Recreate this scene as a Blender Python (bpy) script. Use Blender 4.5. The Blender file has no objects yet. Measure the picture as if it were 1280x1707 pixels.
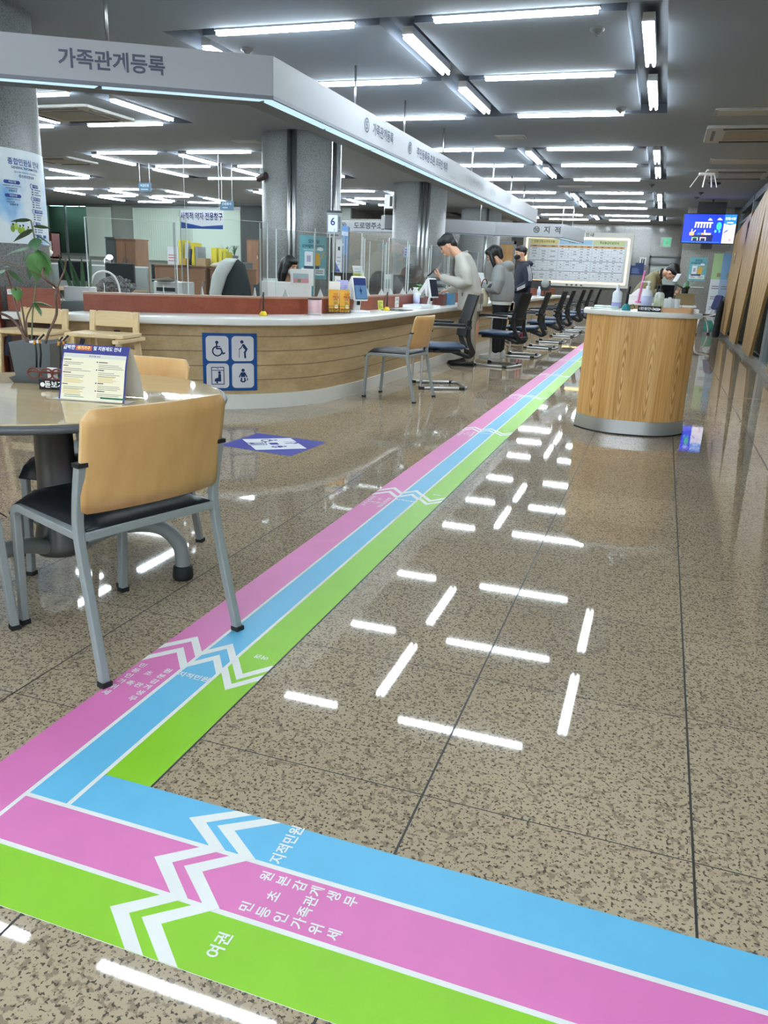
import bpy, bmesh, math, random
from mathutils import Vector, Matrix, noise as mnoise
random.seed(7)
PI = math.pi
C = bpy.context.scene.collection
SC = bpy.context.scene

# ------------------------------------------------------------------ camera, world, exposure
CAM_H = 1.165
FOCAL_PX, PITCH, ROLL, YAW = 1305.716, 0.296842, 0.0409222, -0.320220
def setup_camera():
    p, r, y = PITCH, ROLL, YAW
    f = Vector((math.sin(y)*math.cos(p), math.cos(y)*math.cos(p), -math.sin(p)))
    right = Vector((math.cos(y), -math.sin(y), 0)); up = right.cross(f)
    r2 = right*math.cos(r) + up*math.sin(r); u2 = -right*math.sin(r) + up*math.cos(r)
    m = Matrix((r2, u2, -f)).transposed().to_4x4(); m.translation = (0, 0, CAM_H)
    cd = bpy.data.cameras.new('camera'); cd.sensor_fit = 'VERTICAL'; cd.sensor_height = 36.0
    cd.lens = FOCAL_PX/1707*36.0; cd.clip_start = .05; cd.clip_end = 200
    o = bpy.data.objects.new('camera', cd); o.matrix_world = m; C.objects.link(o); SC.camera = o
setup_camera()
SC.view_settings.view_transform = 'Standard'; SC.view_settings.look = 'None'
SC.view_settings.gamma = 1.0; SC.view_settings.use_curve_mapping = False
SC.view_settings.exposure = 1.1
TUBE_STRENGTH = 33.0
FASCIA_STRENGTH = 0.5
w = bpy.data.worlds.new('world'); SC.world = w; w.use_nodes = True
w.node_tree.nodes['Background'].inputs[0].default_value = (.55, .6, .62, 1)
w.node_tree.nodes['Background'].inputs[1].default_value = .25
SC.cycles.use_denoising = True
SC.cycles.max_bounces = 8; SC.cycles.diffuse_bounces = 4; SC.cycles.glossy_bounces = 4
SC.cycles.transparent_max_bounces = 24; SC.cycles.sample_clamp_indirect = 6
SC.cycles.caustics_reflective = False; SC.cycles.caustics_refractive = False

# ------------------------------------------------------------------ materials
def lin(h):
    if not isinstance(h, str): return tuple(h)
    h = h.lstrip('#'); o = []
    for i in (0, 2, 4):
        c = int(h[i:i+2], 16)/255
        o.append(c/12.92 if c <= .04045 else ((c+.055)/1.055)**2.4)
    return tuple(o)
def _new(name):
    m = bpy.data.materials.new(name); m.use_nodes = True
    return m, m.node_tree.nodes, m.node_tree.links, m.node_tree.nodes['Principled BSDF']
def mat(name, col, rough=.5, metal=0.0, spec=.5, noise=None, bump=None, coat=0):
    m, N, L, b = _new(name); c = lin(col)
    b.inputs['Base Color'].default_value = (*c, 1); b.inputs['Roughness'].default_value = rough
    b.inputs['Metallic'].default_value = metal; b.inputs['Specular IOR Level'].default_value = spec
    b.inputs['Coat Weight'].default_value = coat
    if noise or bump:
        tc = N.new('ShaderNodeTexCoord')
    if noise:
        sc, amt = noise; n = N.new('ShaderNodeTexNoise'); n.inputs['Scale'].default_value = sc; n.inputs['Detail'].default_value = 4
        L.new(tc.outputs['Object'], n.inputs['Vector'])
        mr = N.new('ShaderNodeMapRange'); mr.inputs[1].default_value = .3; mr.inputs[2].default_value = .7
        mr.inputs[3].default_value = 1-amt; mr.inputs[4].default_value = 1+amt
        L.new(n.outputs['Fac'], mr.inputs[0])
        mx = N.new('ShaderNodeVectorMath'); mx.operation = 'SCALE'; mx.inputs[0].default_value = c
        L.new(mr.outputs[0], mx.inputs['Scale']); L.new(mx.outputs[0], b.inputs['Base Color'])
    if bump:
        sc, st = bump; n = N.new('ShaderNodeTexNoise'); n.inputs['Scale'].default_value = sc; n.inputs['Detail'].default_value = 3
        L.new(tc.outputs['Object'], n.inputs['Vector']); bp = N.new('ShaderNodeBump'); bp.inputs['Strength'].default_value = st
        bp.inputs['Distance'].default_value = .01; L.new(n.outputs['Fac'], bp.inputs['Height']); L.new(bp.outputs[0], b.inputs['Normal'])
    return m
_cm = {}
def cm(h, rough=.6):
    k = (h, rough)
    if k not in _cm: _cm[k] = mat('print_'+h.strip('#'), h, rough, spec=.3)
    return _cm[k]
_em = {}
def em(h, s=1.0):
    k = (h, s)
    if k not in _em:
        m, N, L, b = _new('glow_'+(h.strip('#') if isinstance(h, str) else 'tube')); c = lin(h)
        b.inputs['Base Color'].default_value = (*[x*.3 for x in c], 1)
        b.inputs['Emission Color'].default_value = (*c, 1); b.inputs['Emission Strength'].default_value = s
        b.inputs['Roughness'].default_value = .3; _em[k] = m
    return _em[k]
def ramp(N, stops, interp='LINEAR'):
    r = N.new('ShaderNodeValToRGB'); r.color_ramp.interpolation = interp; e = r.color_ramp.elements
    while len(e) < len(stops): e.new(.5)
    for i, (p, c) in enumerate(stops):
        e[i].position = p; e[i].color = (*lin(c), 1)
    return r
def wood(name, stops, axis=2, scale=1.0, rough=.45, stretch=14, fine=.35, obj=True):
    """grain along AXIS"""
    m, N, L, b = _new(name); tc = N.new('ShaderNodeTexCoord'); mp = N.new('ShaderNodeMapping')
    s = [stretch*scale]*3; s[axis] = scale; mp.inputs['Scale'].default_value = s
    L.new(tc.outputs['Object'], mp.inputs['Vector'])
    n1 = N.new('ShaderNodeTexNoise'); n1.inputs['Scale'].default_value = .9; n1.inputs['Detail'].default_value = 3; n1.inputs['Distortion'].default_value = .6
    n2 = N.new('ShaderNodeTexNoise'); n2.inputs['Scale'].default_value = 6; n2.inputs['Detail'].default_value = 5
    L.new(mp.outputs[0], n1.inputs['Vector']); L.new(mp.outputs[0], n2.inputs['Vector'])
    mx = N.new('ShaderNodeMix'); mx.data_type = 'FLOAT'; mx.inputs[0].default_value = fine
    L.new(n1.outputs['Fac'], mx.inputs[2]); L.new(n2.outputs['Fac'], mx.inputs[3])
    r = ramp(N, stops); L.new(mx.outputs[0], r.inputs[0]); L.new(r.outputs[0], b.inputs['Base Color'])
    b.inputs['Roughness'].default_value = rough
    return m
def granite(name, base, dark, mid, scale=60, rough=.35, tint=.12, joints=None):
    m, N, L, b = _new(name); tc = N.new('ShaderNodeTexCoord')
    P = tc.outputs['Object']
    n1 = N.new('ShaderNodeTexNoise'); n1.inputs['Scale'].default_value = scale*1.6; n1.inputs['Detail'].default_value = 2.5
    n2 = N.new('ShaderNodeTexNoise'); n2.inputs['Scale'].default_value = scale; n2.inputs['Detail'].default_value = 2
    n3 = N.new('ShaderNodeTexNoise'); n3.inputs['Scale'].default_value = 1.1; n3.inputs['Detail'].default_value = 2
    off = N.new('ShaderNodeVectorMath'); off.operation = 'ADD'; off.inputs[1].default_value = (13.1, 7.7, 3.3); L.new(P, off.inputs[0])
    L.new(P, n1.inputs['Vector']); L.new(off.outputs[0], n2.inputs['Vector']); L.new(P, n3.inputs['Vector'])
    r1 = ramp(N, [(.385, '#ffffff'), (.425, '#000000')]); r2 = ramp(N, [(.40, '#ffffff'), (.47, '#000000')])
    L.new(n1.outputs['Fac'], r1.inputs[0]); L.new(n2.outputs['Fac'], r2.inputs[0])
    a = N.new('ShaderNodeMix'); a.data_type = 'RGBA'; a.inputs[6].default_value = (*lin(base), 1); a.inputs[7].default_value = (*lin(mid), 1)
    L.new(r2.outputs[0], a.inputs[0])
    c = N.new('ShaderNodeMix'); c.data_type = 'RGBA'; c.inputs[7].default_value = (*lin(dark), 1)
    L.new(a.outputs[2], c.inputs[6]); L.new(r1.outputs[0], c.inputs[0])
    mr = N.new('ShaderNodeMapRange'); mr.inputs[1].default_value = .3; mr.inputs[2].default_value = .7; mr.inputs[3].default_value = 1-tint; mr.inputs[4].default_value = 1+tint
    L.new(n3.outputs['Fac'], mr.inputs[0])
    v = N.new('ShaderNodeVectorMath'); v.operation = 'SCALE'; L.new(c.outputs[2], v.inputs[0]); L.new(mr.outputs[0], v.inputs['Scale'])
    out = v.outputs[0]
    if joints:
        x0, y0, sx, sy, lw, lh = joints; sep = N.new('ShaderNodeSeparateXYZ'); L.new(P, sep.inputs[0])
        def M(op, a_, b_=None):
            k = N.new('ShaderNodeMath'); k.operation = op
            for i, q in enumerate((a_, b_)):
                if q is None: continue
                if isinstance(q, (int, float)): k.inputs[i].default_value = q
                else: L.new(q, k.inputs[i])
            return k.outputs[0]
        cells, lines = [], []
        for o_, z0, s_, w_ in ((sep.outputs[0], x0, sx, lw), (sep.outputs[1], y0, sy, lh)):
            t = M('DIVIDE', M('SUBTRACT', o_, z0), s_); cells.append(M('FLOOR', t))
            fr = M('FRACT', t); d = M('MULTIPLY', M('MINIMUM', fr, M('SUBTRACT', 1.0, fr)), s_)
            lines.append(M('LESS_THAN', d, w_/2))
        line = M('MAXIMUM', lines[0], lines[1])
        cb = N.new('ShaderNodeCombineXYZ'); L.new(cells[0], cb.inputs[0]); L.new(cells[1], cb.inputs[1])
        wn = N.new('ShaderNodeTexWhiteNoise'); wn.noise_dimensions = '2D'; L.new(cb.outputs[0], wn.inputs['Vector'])
        t2 = N.new('ShaderNodeMapRange'); t2.inputs[3].default_value = .93; t2.inputs[4].default_value = 1.07; L.new(wn.outputs['Value'], t2.inputs[0])
        v2 = N.new('ShaderNodeVectorMath'); v2.operation = 'SCALE'; L.new(out, v2.inputs[0]); L.new(t2.outputs[0], v2.inputs['Scale'])
        g = N.new('ShaderNodeMix'); g.data_type = 'RGBA'; g.inputs[7].default_value = (.035, .032, .028, 1)
        L.new(v2.outputs[0], g.inputs[6]); L.new(line, g.inputs[0]); out = g.outputs[2]
        rr = M('ADD', M('MULTIPLY', line, .5), rough); L.new(rr, b.inputs['Roughness'])
    else: b.inputs['Roughness'].default_value = rough
    if joints: b.inputs['Specular IOR Level'].default_value = .36
    L.new(out, b.inputs['Base Color'])
    return m
def acrylic(name, tint=(.985, .99, .988), refl=.3):
    m, N, L, b = _new(name); N.remove(b); out = N['Material Output']
    t = N.new('ShaderNodeBsdfTransparent'); t.inputs[0].default_value = (*tint, 1)
    g = N.new('ShaderNodeBsdfGlossy'); g.inputs['Roughness'].default_value = .02
    f = N.new('ShaderNodeLayerWeight'); f.inputs['Blend'].default_value = .5
    q = N.new('ShaderNodeMath'); q.operation = 'POWER'; q.inputs[1].default_value = 4; L.new(f.outputs['Facing'], q.inputs[0])
    k = N.new('ShaderNodeMath'); k.operation = 'MULTIPLY_ADD'; k.inputs[1].default_value = refl; k.inputs[2].default_value = .035; L.new(q.outputs[0], k.inputs[0])
    mx = N.new('ShaderNodeMixShader'); L.new(k.outputs[0], mx.inputs[0]); L.new(t.outputs[0], mx.inputs[1]); L.new(g.outputs[0], mx.inputs[2])
    L.new(mx.outputs[0], out.inputs[0]); return m

# ------------------------------------------------------------------ geometry
def box(x0, x1, y0, y1, z0, z1):
    x0, x1 = sorted((x0, x1)); y0, y1 = sorted((y0, y1)); z0, z1 = sorted((z0, z1))
    v = [(x0,y0,z0),(x1,y0,z0),(x1,y1,z0),(x0,y1,z0),(x0,y0,z1),(x1,y0,z1),(x1,y1,z1),(x0,y1,z1)]
    return v, [(3,2,1,0),(4,5,6,7),(0,1,5,4),(1,2,6,5),(2,3,7,6),(3,0,4,7)]
def cbox(c, s): return box(c[0]-s[0]/2, c[0]+s[0]/2, c[1]-s[1]/2, c[1]+s[1]/2, c[2]-s[2]/2, c[2]+s[2]/2)
def prism(poly, z0, z1):
    n = len(poly); a = sum(poly[i][0]*poly[(i+1) % n][1]-poly[(i+1) % n][0]*poly[i][1] for i in range(n))
    if a < 0: poly = poly[::-1]
    v = [(x, y, z0) for x, y in poly]+[(x, y, z1) for x, y in poly]
    f = [tuple(range(n-1, -1, -1)), tuple(range(n, 2*n))]+[(i, (i+1) % n, n+(i+1) % n, n+i) for i in range(n)]
    return v, f
def lathe(prof, seg=24, c=(0, 0)):
    v, f = [], []; n = len(prof)
    for r, z in prof:
        for k in range(seg):
            a = 2*PI*k/seg; v.append((c[0]+r*math.cos(a), c[1]+r*math.sin(a), z))
    for i in range(n-1):
        for k in range(seg):
            k2 = (k+1) % seg; f.append((i*seg+k, i*seg+k2, (i+1)*seg+k2, (i+1)*seg+k))
    f.append(tuple(range(seg-1, -1, -1))); f.append(tuple((n-1)*seg+k for k in range(seg)))
    return v, f
def cyl(c, r, z0, z1, seg=20): return lathe([(r, z0), (r, z1)], seg, c)
def sweep(pts, prof, closed=False, up=(0, 0, 1), scales=None, caps=True):
    pts = [Vector(p) for p in pts]; n = len(pts); m = len(prof); v, f = [], []
    U = Vector(up); prev = None
    for i, p in enumerate(pts):
        if closed: t = pts[(i+1) % n]-pts[i-1]
        else: t = pts[min(i+1, n-1)]-pts[max(i-1, 0)]
        t.normalize()
        if prev is None:
            s = t.cross(U)
            if s.length < 1e-3: s = t.cross(Vector((1, 0, 0)))
        else: s = prev - t*prev.dot(t)
        s.normalize(); prev = s; nrm = s.cross(t)
        k = scales[i] if scales else 1
        for a, b_ in prof: v.append(tuple(p+s*a*k+nrm*b_*k))
    for i in range(n if closed else n-1):
        j = (i+1) % n
        for q in range(m):
            q2 = (q+1) % m; f.append((i*m+q, i*m+q2, j*m+q2, j*m+q))
    if not closed and caps: f.append(tuple(range(m-1, -1, -1))); f.append(tuple((n-1)*m+q for q in range(m)))
    return v, f
def circ(r, n=10): return [(r*math.cos(2*PI*k/n), r*math.sin(2*PI*k/n)) for k in range(n)]
def tube(pts, r, n=10, closed=False, scales=None, up=(0, 0, 1)): return sweep(pts, circ(r, n), closed, up, scales)
def bar(pts, w_, h_, closed=False, up=(0, 0, 1)): return sweep(pts, [(-w_/2, -h_/2), (w_/2, -h_/2), (w_/2, h_/2), (-w_/2, h_/2)], closed, up)
def ell(c, r, seg=20, rings=12, M=None):
    v = [(0, 0, -1)]; f = []
    for i in range(1, rings):
        t = -PI/2+PI*i/rings
        for k in range(seg):
            a = 2*PI*k/seg; v.append((math.cos(t)*math.cos(a), math.cos(t)*math.sin(a), math.sin(t)))
    v.append((0, 0, 1)); top = len(v)-1
    for k in range(seg):
        k2 = (k+1) % seg; f.append((0, 1+k2, 1+k)); f.append((top, 1+(rings-2)*seg+k, 1+(rings-2)*seg+k2))
    for i in range(rings-2):
        for k in range(seg):
            k2 = (k+1) % seg; f.append((1+i*seg+k, 1+i*seg+k2, 1+(i+1)*seg+k2, 1+(i+1)*seg+k))
    R = M.to_3x3() if M else Matrix.Identity(3)
    return [tuple(Vector(c)+R@Vector((x*r[0], y*r[1], z*r[2]))) for x, y, z in v], f
def loft(rings, n=20):
    """rings: (centre, side vector*halfwidth, depth vector*halfdepth)"""
    v, f = [], []
    for c, a, b_ in rings:
        c, a, b_ = Vector(c), Vector(a), Vector(b_)
        for k in range(n):
            t = 2*PI*k/n; v.append(tuple(c+a*math.cos(t)+b_*math.sin(t)))
    for i in range(len(rings)-1):
        for k in range(n):
            k2 = (k+1) % n; f.append((i*n+k, i*n+k2, (i+1)*n+k2, (i+1)*n+k))
    f.append(tuple(range(n-1, -1, -1))); f.append(tuple((len(rings)-1)*n+k for k in range(n)))
    return v, f
def limb(pts, radii, n=14):
    """tapered round limb with rounded ends"""
    pts = [Vector(p) for p in pts]; P, S = [], []
    d0 = (pts[0]-pts[1]).normalized(); d1 = (pts[-1]-pts[-2]).normalized()
    for a in (80, 50, 20): P.append(pts[0]+d0*radii[0]*math.sin(math.radians(a))); S.append(radii[0]*math.cos(math.radians(a)))
    for i, p in enumerate(pts): P.append(p); S.append(radii[i])
    for a in (20, 50, 80): P.append(pts[-1]+d1*radii[-1]*math.sin(math.radians(a))); S.append(radii[-1]*math.cos(math.radians(a)))
    return sweep(P, circ(1, n), scales=S)
def smooth_path(pts, k=6, closed=False):
    P = [Vector((*p, 0)[:3]) for p in pts]; n = len(P); out = []
    rng = range(n) if closed else range(n-1)
    for i in rng:
        p0, p1, p2, p3 = (P[(i+j) % n] if closed else P[min(max(i+j, 0), n-1)] for j in (-1, 0, 1, 2))
        for s in range(k):
            t = s/k; out.append(.5*((2*p1)+(p2-p0)*t+(2*p0-5*p1+4*p2-p3)*t*t+(3*p1-p0-3*p2+p3)*t**3))
    if not closed: out.append(P[-1])
    return out
def offset_path(pts, d):
    """shift a 2-D polyline to its left by D (mitred)"""
    P = [Vector((p[0], p[1])) for p in pts]; out = []
    for i, p in enumerate(P):
        a = (P[i]-P[i-1]).normalized() if i else (P[1]-P[0]).normalized()
        b_ = (P[i+1]-P[i]).normalized() if i < len(P)-1 else a
        na, nb = Vector((-a.y, a.x)), Vector((-b_.y, b_.x)); m = (na+nb).normalized()
        out.append(p+m*(d/max(.35, m.dot(na))))
    return out
def strip_wall(front, back, z0, z1):
    """solid between two 2-D polylines of equal length"""
    n = len(front); v = []
    for z in (z0, z1):
        for p in front: v.append((p[0], p[1], z))
        for p in back: v.append((p[0], p[1], z))
    F = lambda i: i; B = lambda i: n+i; f = []
    for i in range(n-1):
        f += [(F(i), F(i+1), 2*n+F(i+1), 2*n+F(i)), (B(i+1), B(i), 2*n+B(i), 2*n+B(i+1)),
              (F(i+1), F(i), B(i), B(i+1)), (2*n+F(i), 2*n+F(i+1), 2*n+B(i+1), 2*n+B(i))]
    f += [(F(0), 2*n+F(0), 2*n+B(0), B(0)), (F(n-1), B(n-1), 2*n+B(n-1), 2*n+F(n-1))]
    return v, f
_tx = {}
def text2d(body, size=1.0, bold=0.0, align='CENTER', sx=1.0):
    k = (body, bold, align)
    if k not in _tx:
        c = bpy.data.curves.new('t', 'FONT'); c.body = body; c.align_x = align; c.align_y = 'CENTER'; c.offset = bold; c.resolution_u = 3
        o = bpy.data.objects.new('t', c); C.objects.link(o); bpy.context.view_layer.update()
        me = bpy.data.meshes.new_from_object(o.evaluated_get(bpy.context.evaluated_depsgraph_get()))
        _tx[k] = ([tuple(q.co) for q in me.vertices], [tuple(p.vertices) for p in me.polygons])
        bpy.data.objects.remove(o); bpy.data.curves.remove(c); bpy.data.meshes.remove(me)
    v, f = _tx[k]; return [(x*size*sx, y*size, 0) for x, y, z in v], f
class MB:
    def __init__(s): s.v, s.f, s.mi, s.sm = [], [], [], []
    def add(s, g, M=None, mi=0, sm=False):
        v, f = g; o = len(s.v)
        s.v += [tuple(M@Vector(p)) for p in v] if M is not None else [tuple(p) for p in v]
        for q in f: s.f.append(tuple(i+o for i in q)); s.mi.append(mi); s.sm.append(sm)
        return s
    def mesh(s, name, mats, bev=0, seg=2, fix=True, sub=0):
        me = bpy.data.meshes.new(name); me.from_pydata(s.v, [], s.f); me.validate()
        for m in (mats if isinstance(mats, (list, tuple)) else [mats]): me.materials.append(m)
        if len(me.polygons) == len(s.f):
            me.polygons.foreach_set('material_index', s.mi); me.polygons.foreach_set('use_smooth', s.sm)
        if bev or fix:
            bm = bmesh.new(); bm.from_mesh(me)
            if fix: bmesh.ops.recalc_face_normals(bm, faces=bm.faces)
            if bev:
                es = [e for e in bm.edges if len(e.link_faces) == 2 and e.calc_face_angle(0) > .6]
                bmesh.ops.bevel(bm, geom=es, offset=bev, segments=seg, affect='EDGES', profile=.5, clamp_overlap=True)
                for fc in bm.faces: fc.smooth = True
            bm.to_mesh(me); bm.free()
            if bev:
                try: me.set_sharp_from_angle(angle=.36)
                except Exception: pass
        me.update(); return me
    def build(s, name, mats, parent=None, bev=0, seg=2, loc=None, rotz=0, fix=True):
        o = bpy.data.objects.new(name, s.mesh(name, mats, bev, seg, fix)); C.objects.link(o)
        if parent is not None: o.parent = parent
        if loc is not None: o.location = loc
        if rotz: o.rotation_euler = (0, 0, rotz)
        return o
def G(*gs, sm=False):
    m = MB()
    for g in gs: m.add(g, sm=sm)
    return m
def tag(o, label, cat, group=None, kind=None):
    o['label'] = label; o['category'] = cat
    if group: o['group'] = group
    if kind: o['kind'] = kind
    return o
def struct(o, label=None):
    o['kind'] = 'structure'
    if label: o['label'] = label; o['category'] = 'structure'
    return o
def thing(name, label, cat, loc=(0, 0, 0), rz=0, group=None):
    o = bpy.data.objects.new(name, None); C.objects.link(o); o.empty_display_size = .1
    o.location = loc; o.rotation_euler = (0, 0, rz); return tag(o, label, cat, group)
def dup(root, loc=None, rz=None, label=None):
    r = root.copy(); C.objects.link(r)
    if loc is not None: r.location = loc
    if rz is not None: r.rotation_euler = (0, 0, rz)
    if label: r['label'] = label
    for ch in list(root.children):
        c = ch.copy(); C.objects.link(c); c.parent = r
        for g in list(ch.children):
            d = g.copy(); C.objects.link(d); d.parent = c
    return r
def frame(o, u, v):
    """matrix: local x->u, local y->v, local z->out"""
    u, v = Vector(u).normalized(), Vector(v).normalized(); n = u.cross(v)
    m = Matrix((u, v, n)).transposed().to_4x4(); m.translation = o; return m
UP = (0, 0, 1)
class Board:
    """flat printed object, laid out in its own x/y plane with a real thickness"""
    def __init__(s, w_, h_, bg, th=.01, radius=0, z=None):
        s.mb = MB(); s.mats = []; s.w, s.h = w_, h_; s.z = 0; s.dz = .0006
        if radius: s.mb.add(prism(rrect(0, 0, w_, h_, radius), -th, 0), mi=s.mi(bg))
        else: s.mb.add(box(-w_/2, w_/2, -h_/2, h_/2, -th, 0), mi=s.mi(bg))
    def mi(s, m):
        if isinstance(m, str): m = cm(m)
        if m not in s.mats: s.mats.append(m)
        return s.mats.index(m)
    def _p(s, poly, m, lvl): 
        z = s.dz*lvl
        s.mb.add(prism(poly, z-.0005, z), mi=s.mi(m)); return s
    def rect(s, x, y, w_, h_, m, lvl=1): return s._p([(x-w_/2, y-h_/2), (x+w_/2, y-h_/2), (x+w_/2, y+h_/2), (x-w_/2, y+h_/2)], m, lvl)
    def rr(s, x, y, w_, h_, r, m, lvl=1): return s._p(rrect(x, y, w_, h_, r), m, lvl)
    def poly(s, pts, m, lvl=1): return s._p(pts, m, lvl)
    def disc(s, x, y, r, m, lvl=1, n=20, ry=None): return s._p([(x+r*math.cos(2*PI*k/n), y+(ry or r)*math.sin(2*PI*k/n)) for k in range(n)], m, lvl)
    def line(s, pts, wd, m, lvl=1):
        for a, b_ in zip(pts, pts[1:]):
            a, b_ = Vector(a), Vector(b_); d = (b_-a).normalized()*wd/2; n = Vector((-d.y, d.x))
            s._p([tuple(a-d-n), tuple(b_+d-n), tuple(b_+d+n), tuple(a-d+n)], m, lvl)
        return s
    def text(s, t, x, y, size, m, lvl=2, bold=.012, align='CENTER', sx=1.0, rot=0):
        M = Matrix.Translation((x, y, s.dz*lvl))@Matrix.Rotation(rot, 4, 'Z')
        s.mb.add(text2d(t, size, bold, align, sx), M, s.mi(m)); return s
    def ring(s, x, y, r, wd, m, lvl=1): return s.line([(x+r*math.cos(2*PI*k/24), y+r*math.sin(2*PI*k/24)) for k in range(25)], wd, m, lvl)
    def lines(s, x, y, w_, n, pitch, hh, m, lvl=1, seed=1):
        rd = random.Random(seed)
        for i in range(n):
            ww = w_*rd.uniform(.55, 1); s.rect(x+ww/2, y-i*pitch, ww, hh, m, lvl)
        return s
    def build(s, name, M=None, parent=None, loc=None):
        if M is not None: s.mb.v = [tuple(M@Vector(p)) for p in s.mb.v]
        return s.mb.build(name, s.mats, parent, fix=False, loc=loc)
    def cut(s, axis, n):
        """slice the faces across AXIS so that the board can follow a curve"""
        mb = s.mb; bm = bmesh.new(); vs = [bm.verts.new(v) for v in mb.v]
        for f, mi in zip(mb.f, mb.mi):
            try: bm.faces.new([vs[i] for i in f]).material_index = mi
            except ValueError: pass
        lo = min(v[axis] for v in mb.v); hi = max(v[axis] for v in mb.v); no = [0, 0, 0]; no[axis] = 1
        for k in range(1, n):
            co = [0, 0, 0]; co[axis] = lo+(hi-lo)*k/n
            bmesh.ops.bisect_plane(bm, geom=bm.verts[:]+bm.edges[:]+bm.faces[:], plane_co=co, plane_no=no)
        bm.verts.index_update(); mb.v = [tuple(v.co) for v in bm.verts]; mb.f = [tuple(v.index for v in f.verts) for f in bm.faces]
        mb.mi = [f.material_index for f in bm.faces]; mb.sm = [False]*len(mb.f); bm.free(); return s
    def bent(s, name, c, R, a0, z0, parent=None):
        s.cut(0, max(8, int(s.w/R*14)))
        """wrap round a vertical cylinder of radius R about c, centre at angle a0"""
        out = []
        for x, y, z in s.mb.v:
            a = a0+x/R; out.append((c[0]+(R+z+.004)*math.cos(a), c[1]+(R+z+.004)*math.sin(a), z0+y))
        s.mb.v = out; return s.mb.build(name, s.mats, parent, fix=False)
def rrect(x, y, w_, h_, r, n=6):
    o = []
    for cx, cy, a0 in ((x+w_/2-r, y+h_/2-r, 0), (x-w_/2+r, y+h_/2-r, 90), (x-w_/2+r, y-h_/2+r, 180), (x+w_/2-r, y-h_/2+r, 270)):
        for k in range(n+1):
            a = math.radians(a0+90*k/n); o.append((cx+r*math.cos(a), cy+r*math.sin(a)))
    return o
def remeshed(mb, name, mats, voxel, parent=None, smooth=6, decimate=None):
    me = mb.mesh(name, mats); o = bpy.data.objects.new(name, me); C.objects.link(o)
    r = o.modifiers.new('r', 'REMESH'); r.mode = 'VOXEL'; r.voxel_size = voxel; r.use_smooth_shade = True
    if smooth: s_ = o.modifiers.new('s', 'SMOOTH'); s_.factor = .5; s_.iterations = smooth
    bpy.context.view_layer.update()
    m2 = bpy.data.meshes.new_from_object(o.evaluated_get(bpy.context.evaluated_depsgraph_get()))
    o.modifiers.clear(); o.data = m2; m2.name = name; bpy.data.meshes.remove(me)
    m2.materials.clear()
    for m in (mats if isinstance(mats, (list, tuple)) else [mats]): m2.materials.append(m)
    if parent is not None: o.parent = parent
    return o

# ------------------------------------------------------------------ shared materials
M_FLOOR = granite('floor_granite', '#ad9c83', '#554c42', '#8b7c69', 78, .03, .10, joints=(-.380, 1.518, .596, .6045, .0055, .0034))
M_STONE = granite('grey_granite', '#878989', '#5b5d5d', '#727474', 70, .45, .10)
M_WALLSTONE = granite('wall_granite', '#7d7b74', '#504f4b', '#6a6861', 40, .18, .10)
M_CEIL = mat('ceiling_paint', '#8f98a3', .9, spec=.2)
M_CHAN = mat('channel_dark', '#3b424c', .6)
M_WALL = mat('office_wall', '#8d948d', .8)
M_STEEL = mat('brushed_steel', '#b9bbbd', .32, metal=1.0)
M_CHROME = mat('chrome_tube', '#cfd1d3', .28, metal=.9)
M_ALU = mat('grey_frame', '#7e8488', .4, metal=.4)
M_WHITE = mat('white_solid_surface', '#e6e6e2', .28, coat=.2)
M_WPLAS = mat('white_plastic', '#e9e9e8', .35)
M_BLACK = mat('black_plastic', '#14161a', .45)
M_NAVYBLK = mat('black_leather', '#12161c', .42)
M_RUBBER = mat('black_rubber', '#1b1d1f', .7)
M_GREYMETAL = mat('grey_painted_metal', '#8f9596', .38, spec=.5)
M_FASCIA = mat('fascia_silver', '#94969a', .55)
M_REDWOOD = wood('red_brown_wood', [(.3, '#783620'), (.5, '#86412a'), (.7, '#914c33')], axis=0, scale=1.2, stretch=10, rough=.4)
M_ACR = acrylic('clear_acrylic')
M_ACREDGE = mat('acrylic_edge', '#c8d2d2', .2, spec=.6)
M_TUBE = em((.82, .93, 1.0), TUBE_STRENGTH)
M_LIGHTPANEL = em('#bfe2f0', FASCIA_STRENGTH)
M_REFLECTOR = mat('white_reflector', '#e4e6e6', .45)

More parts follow.
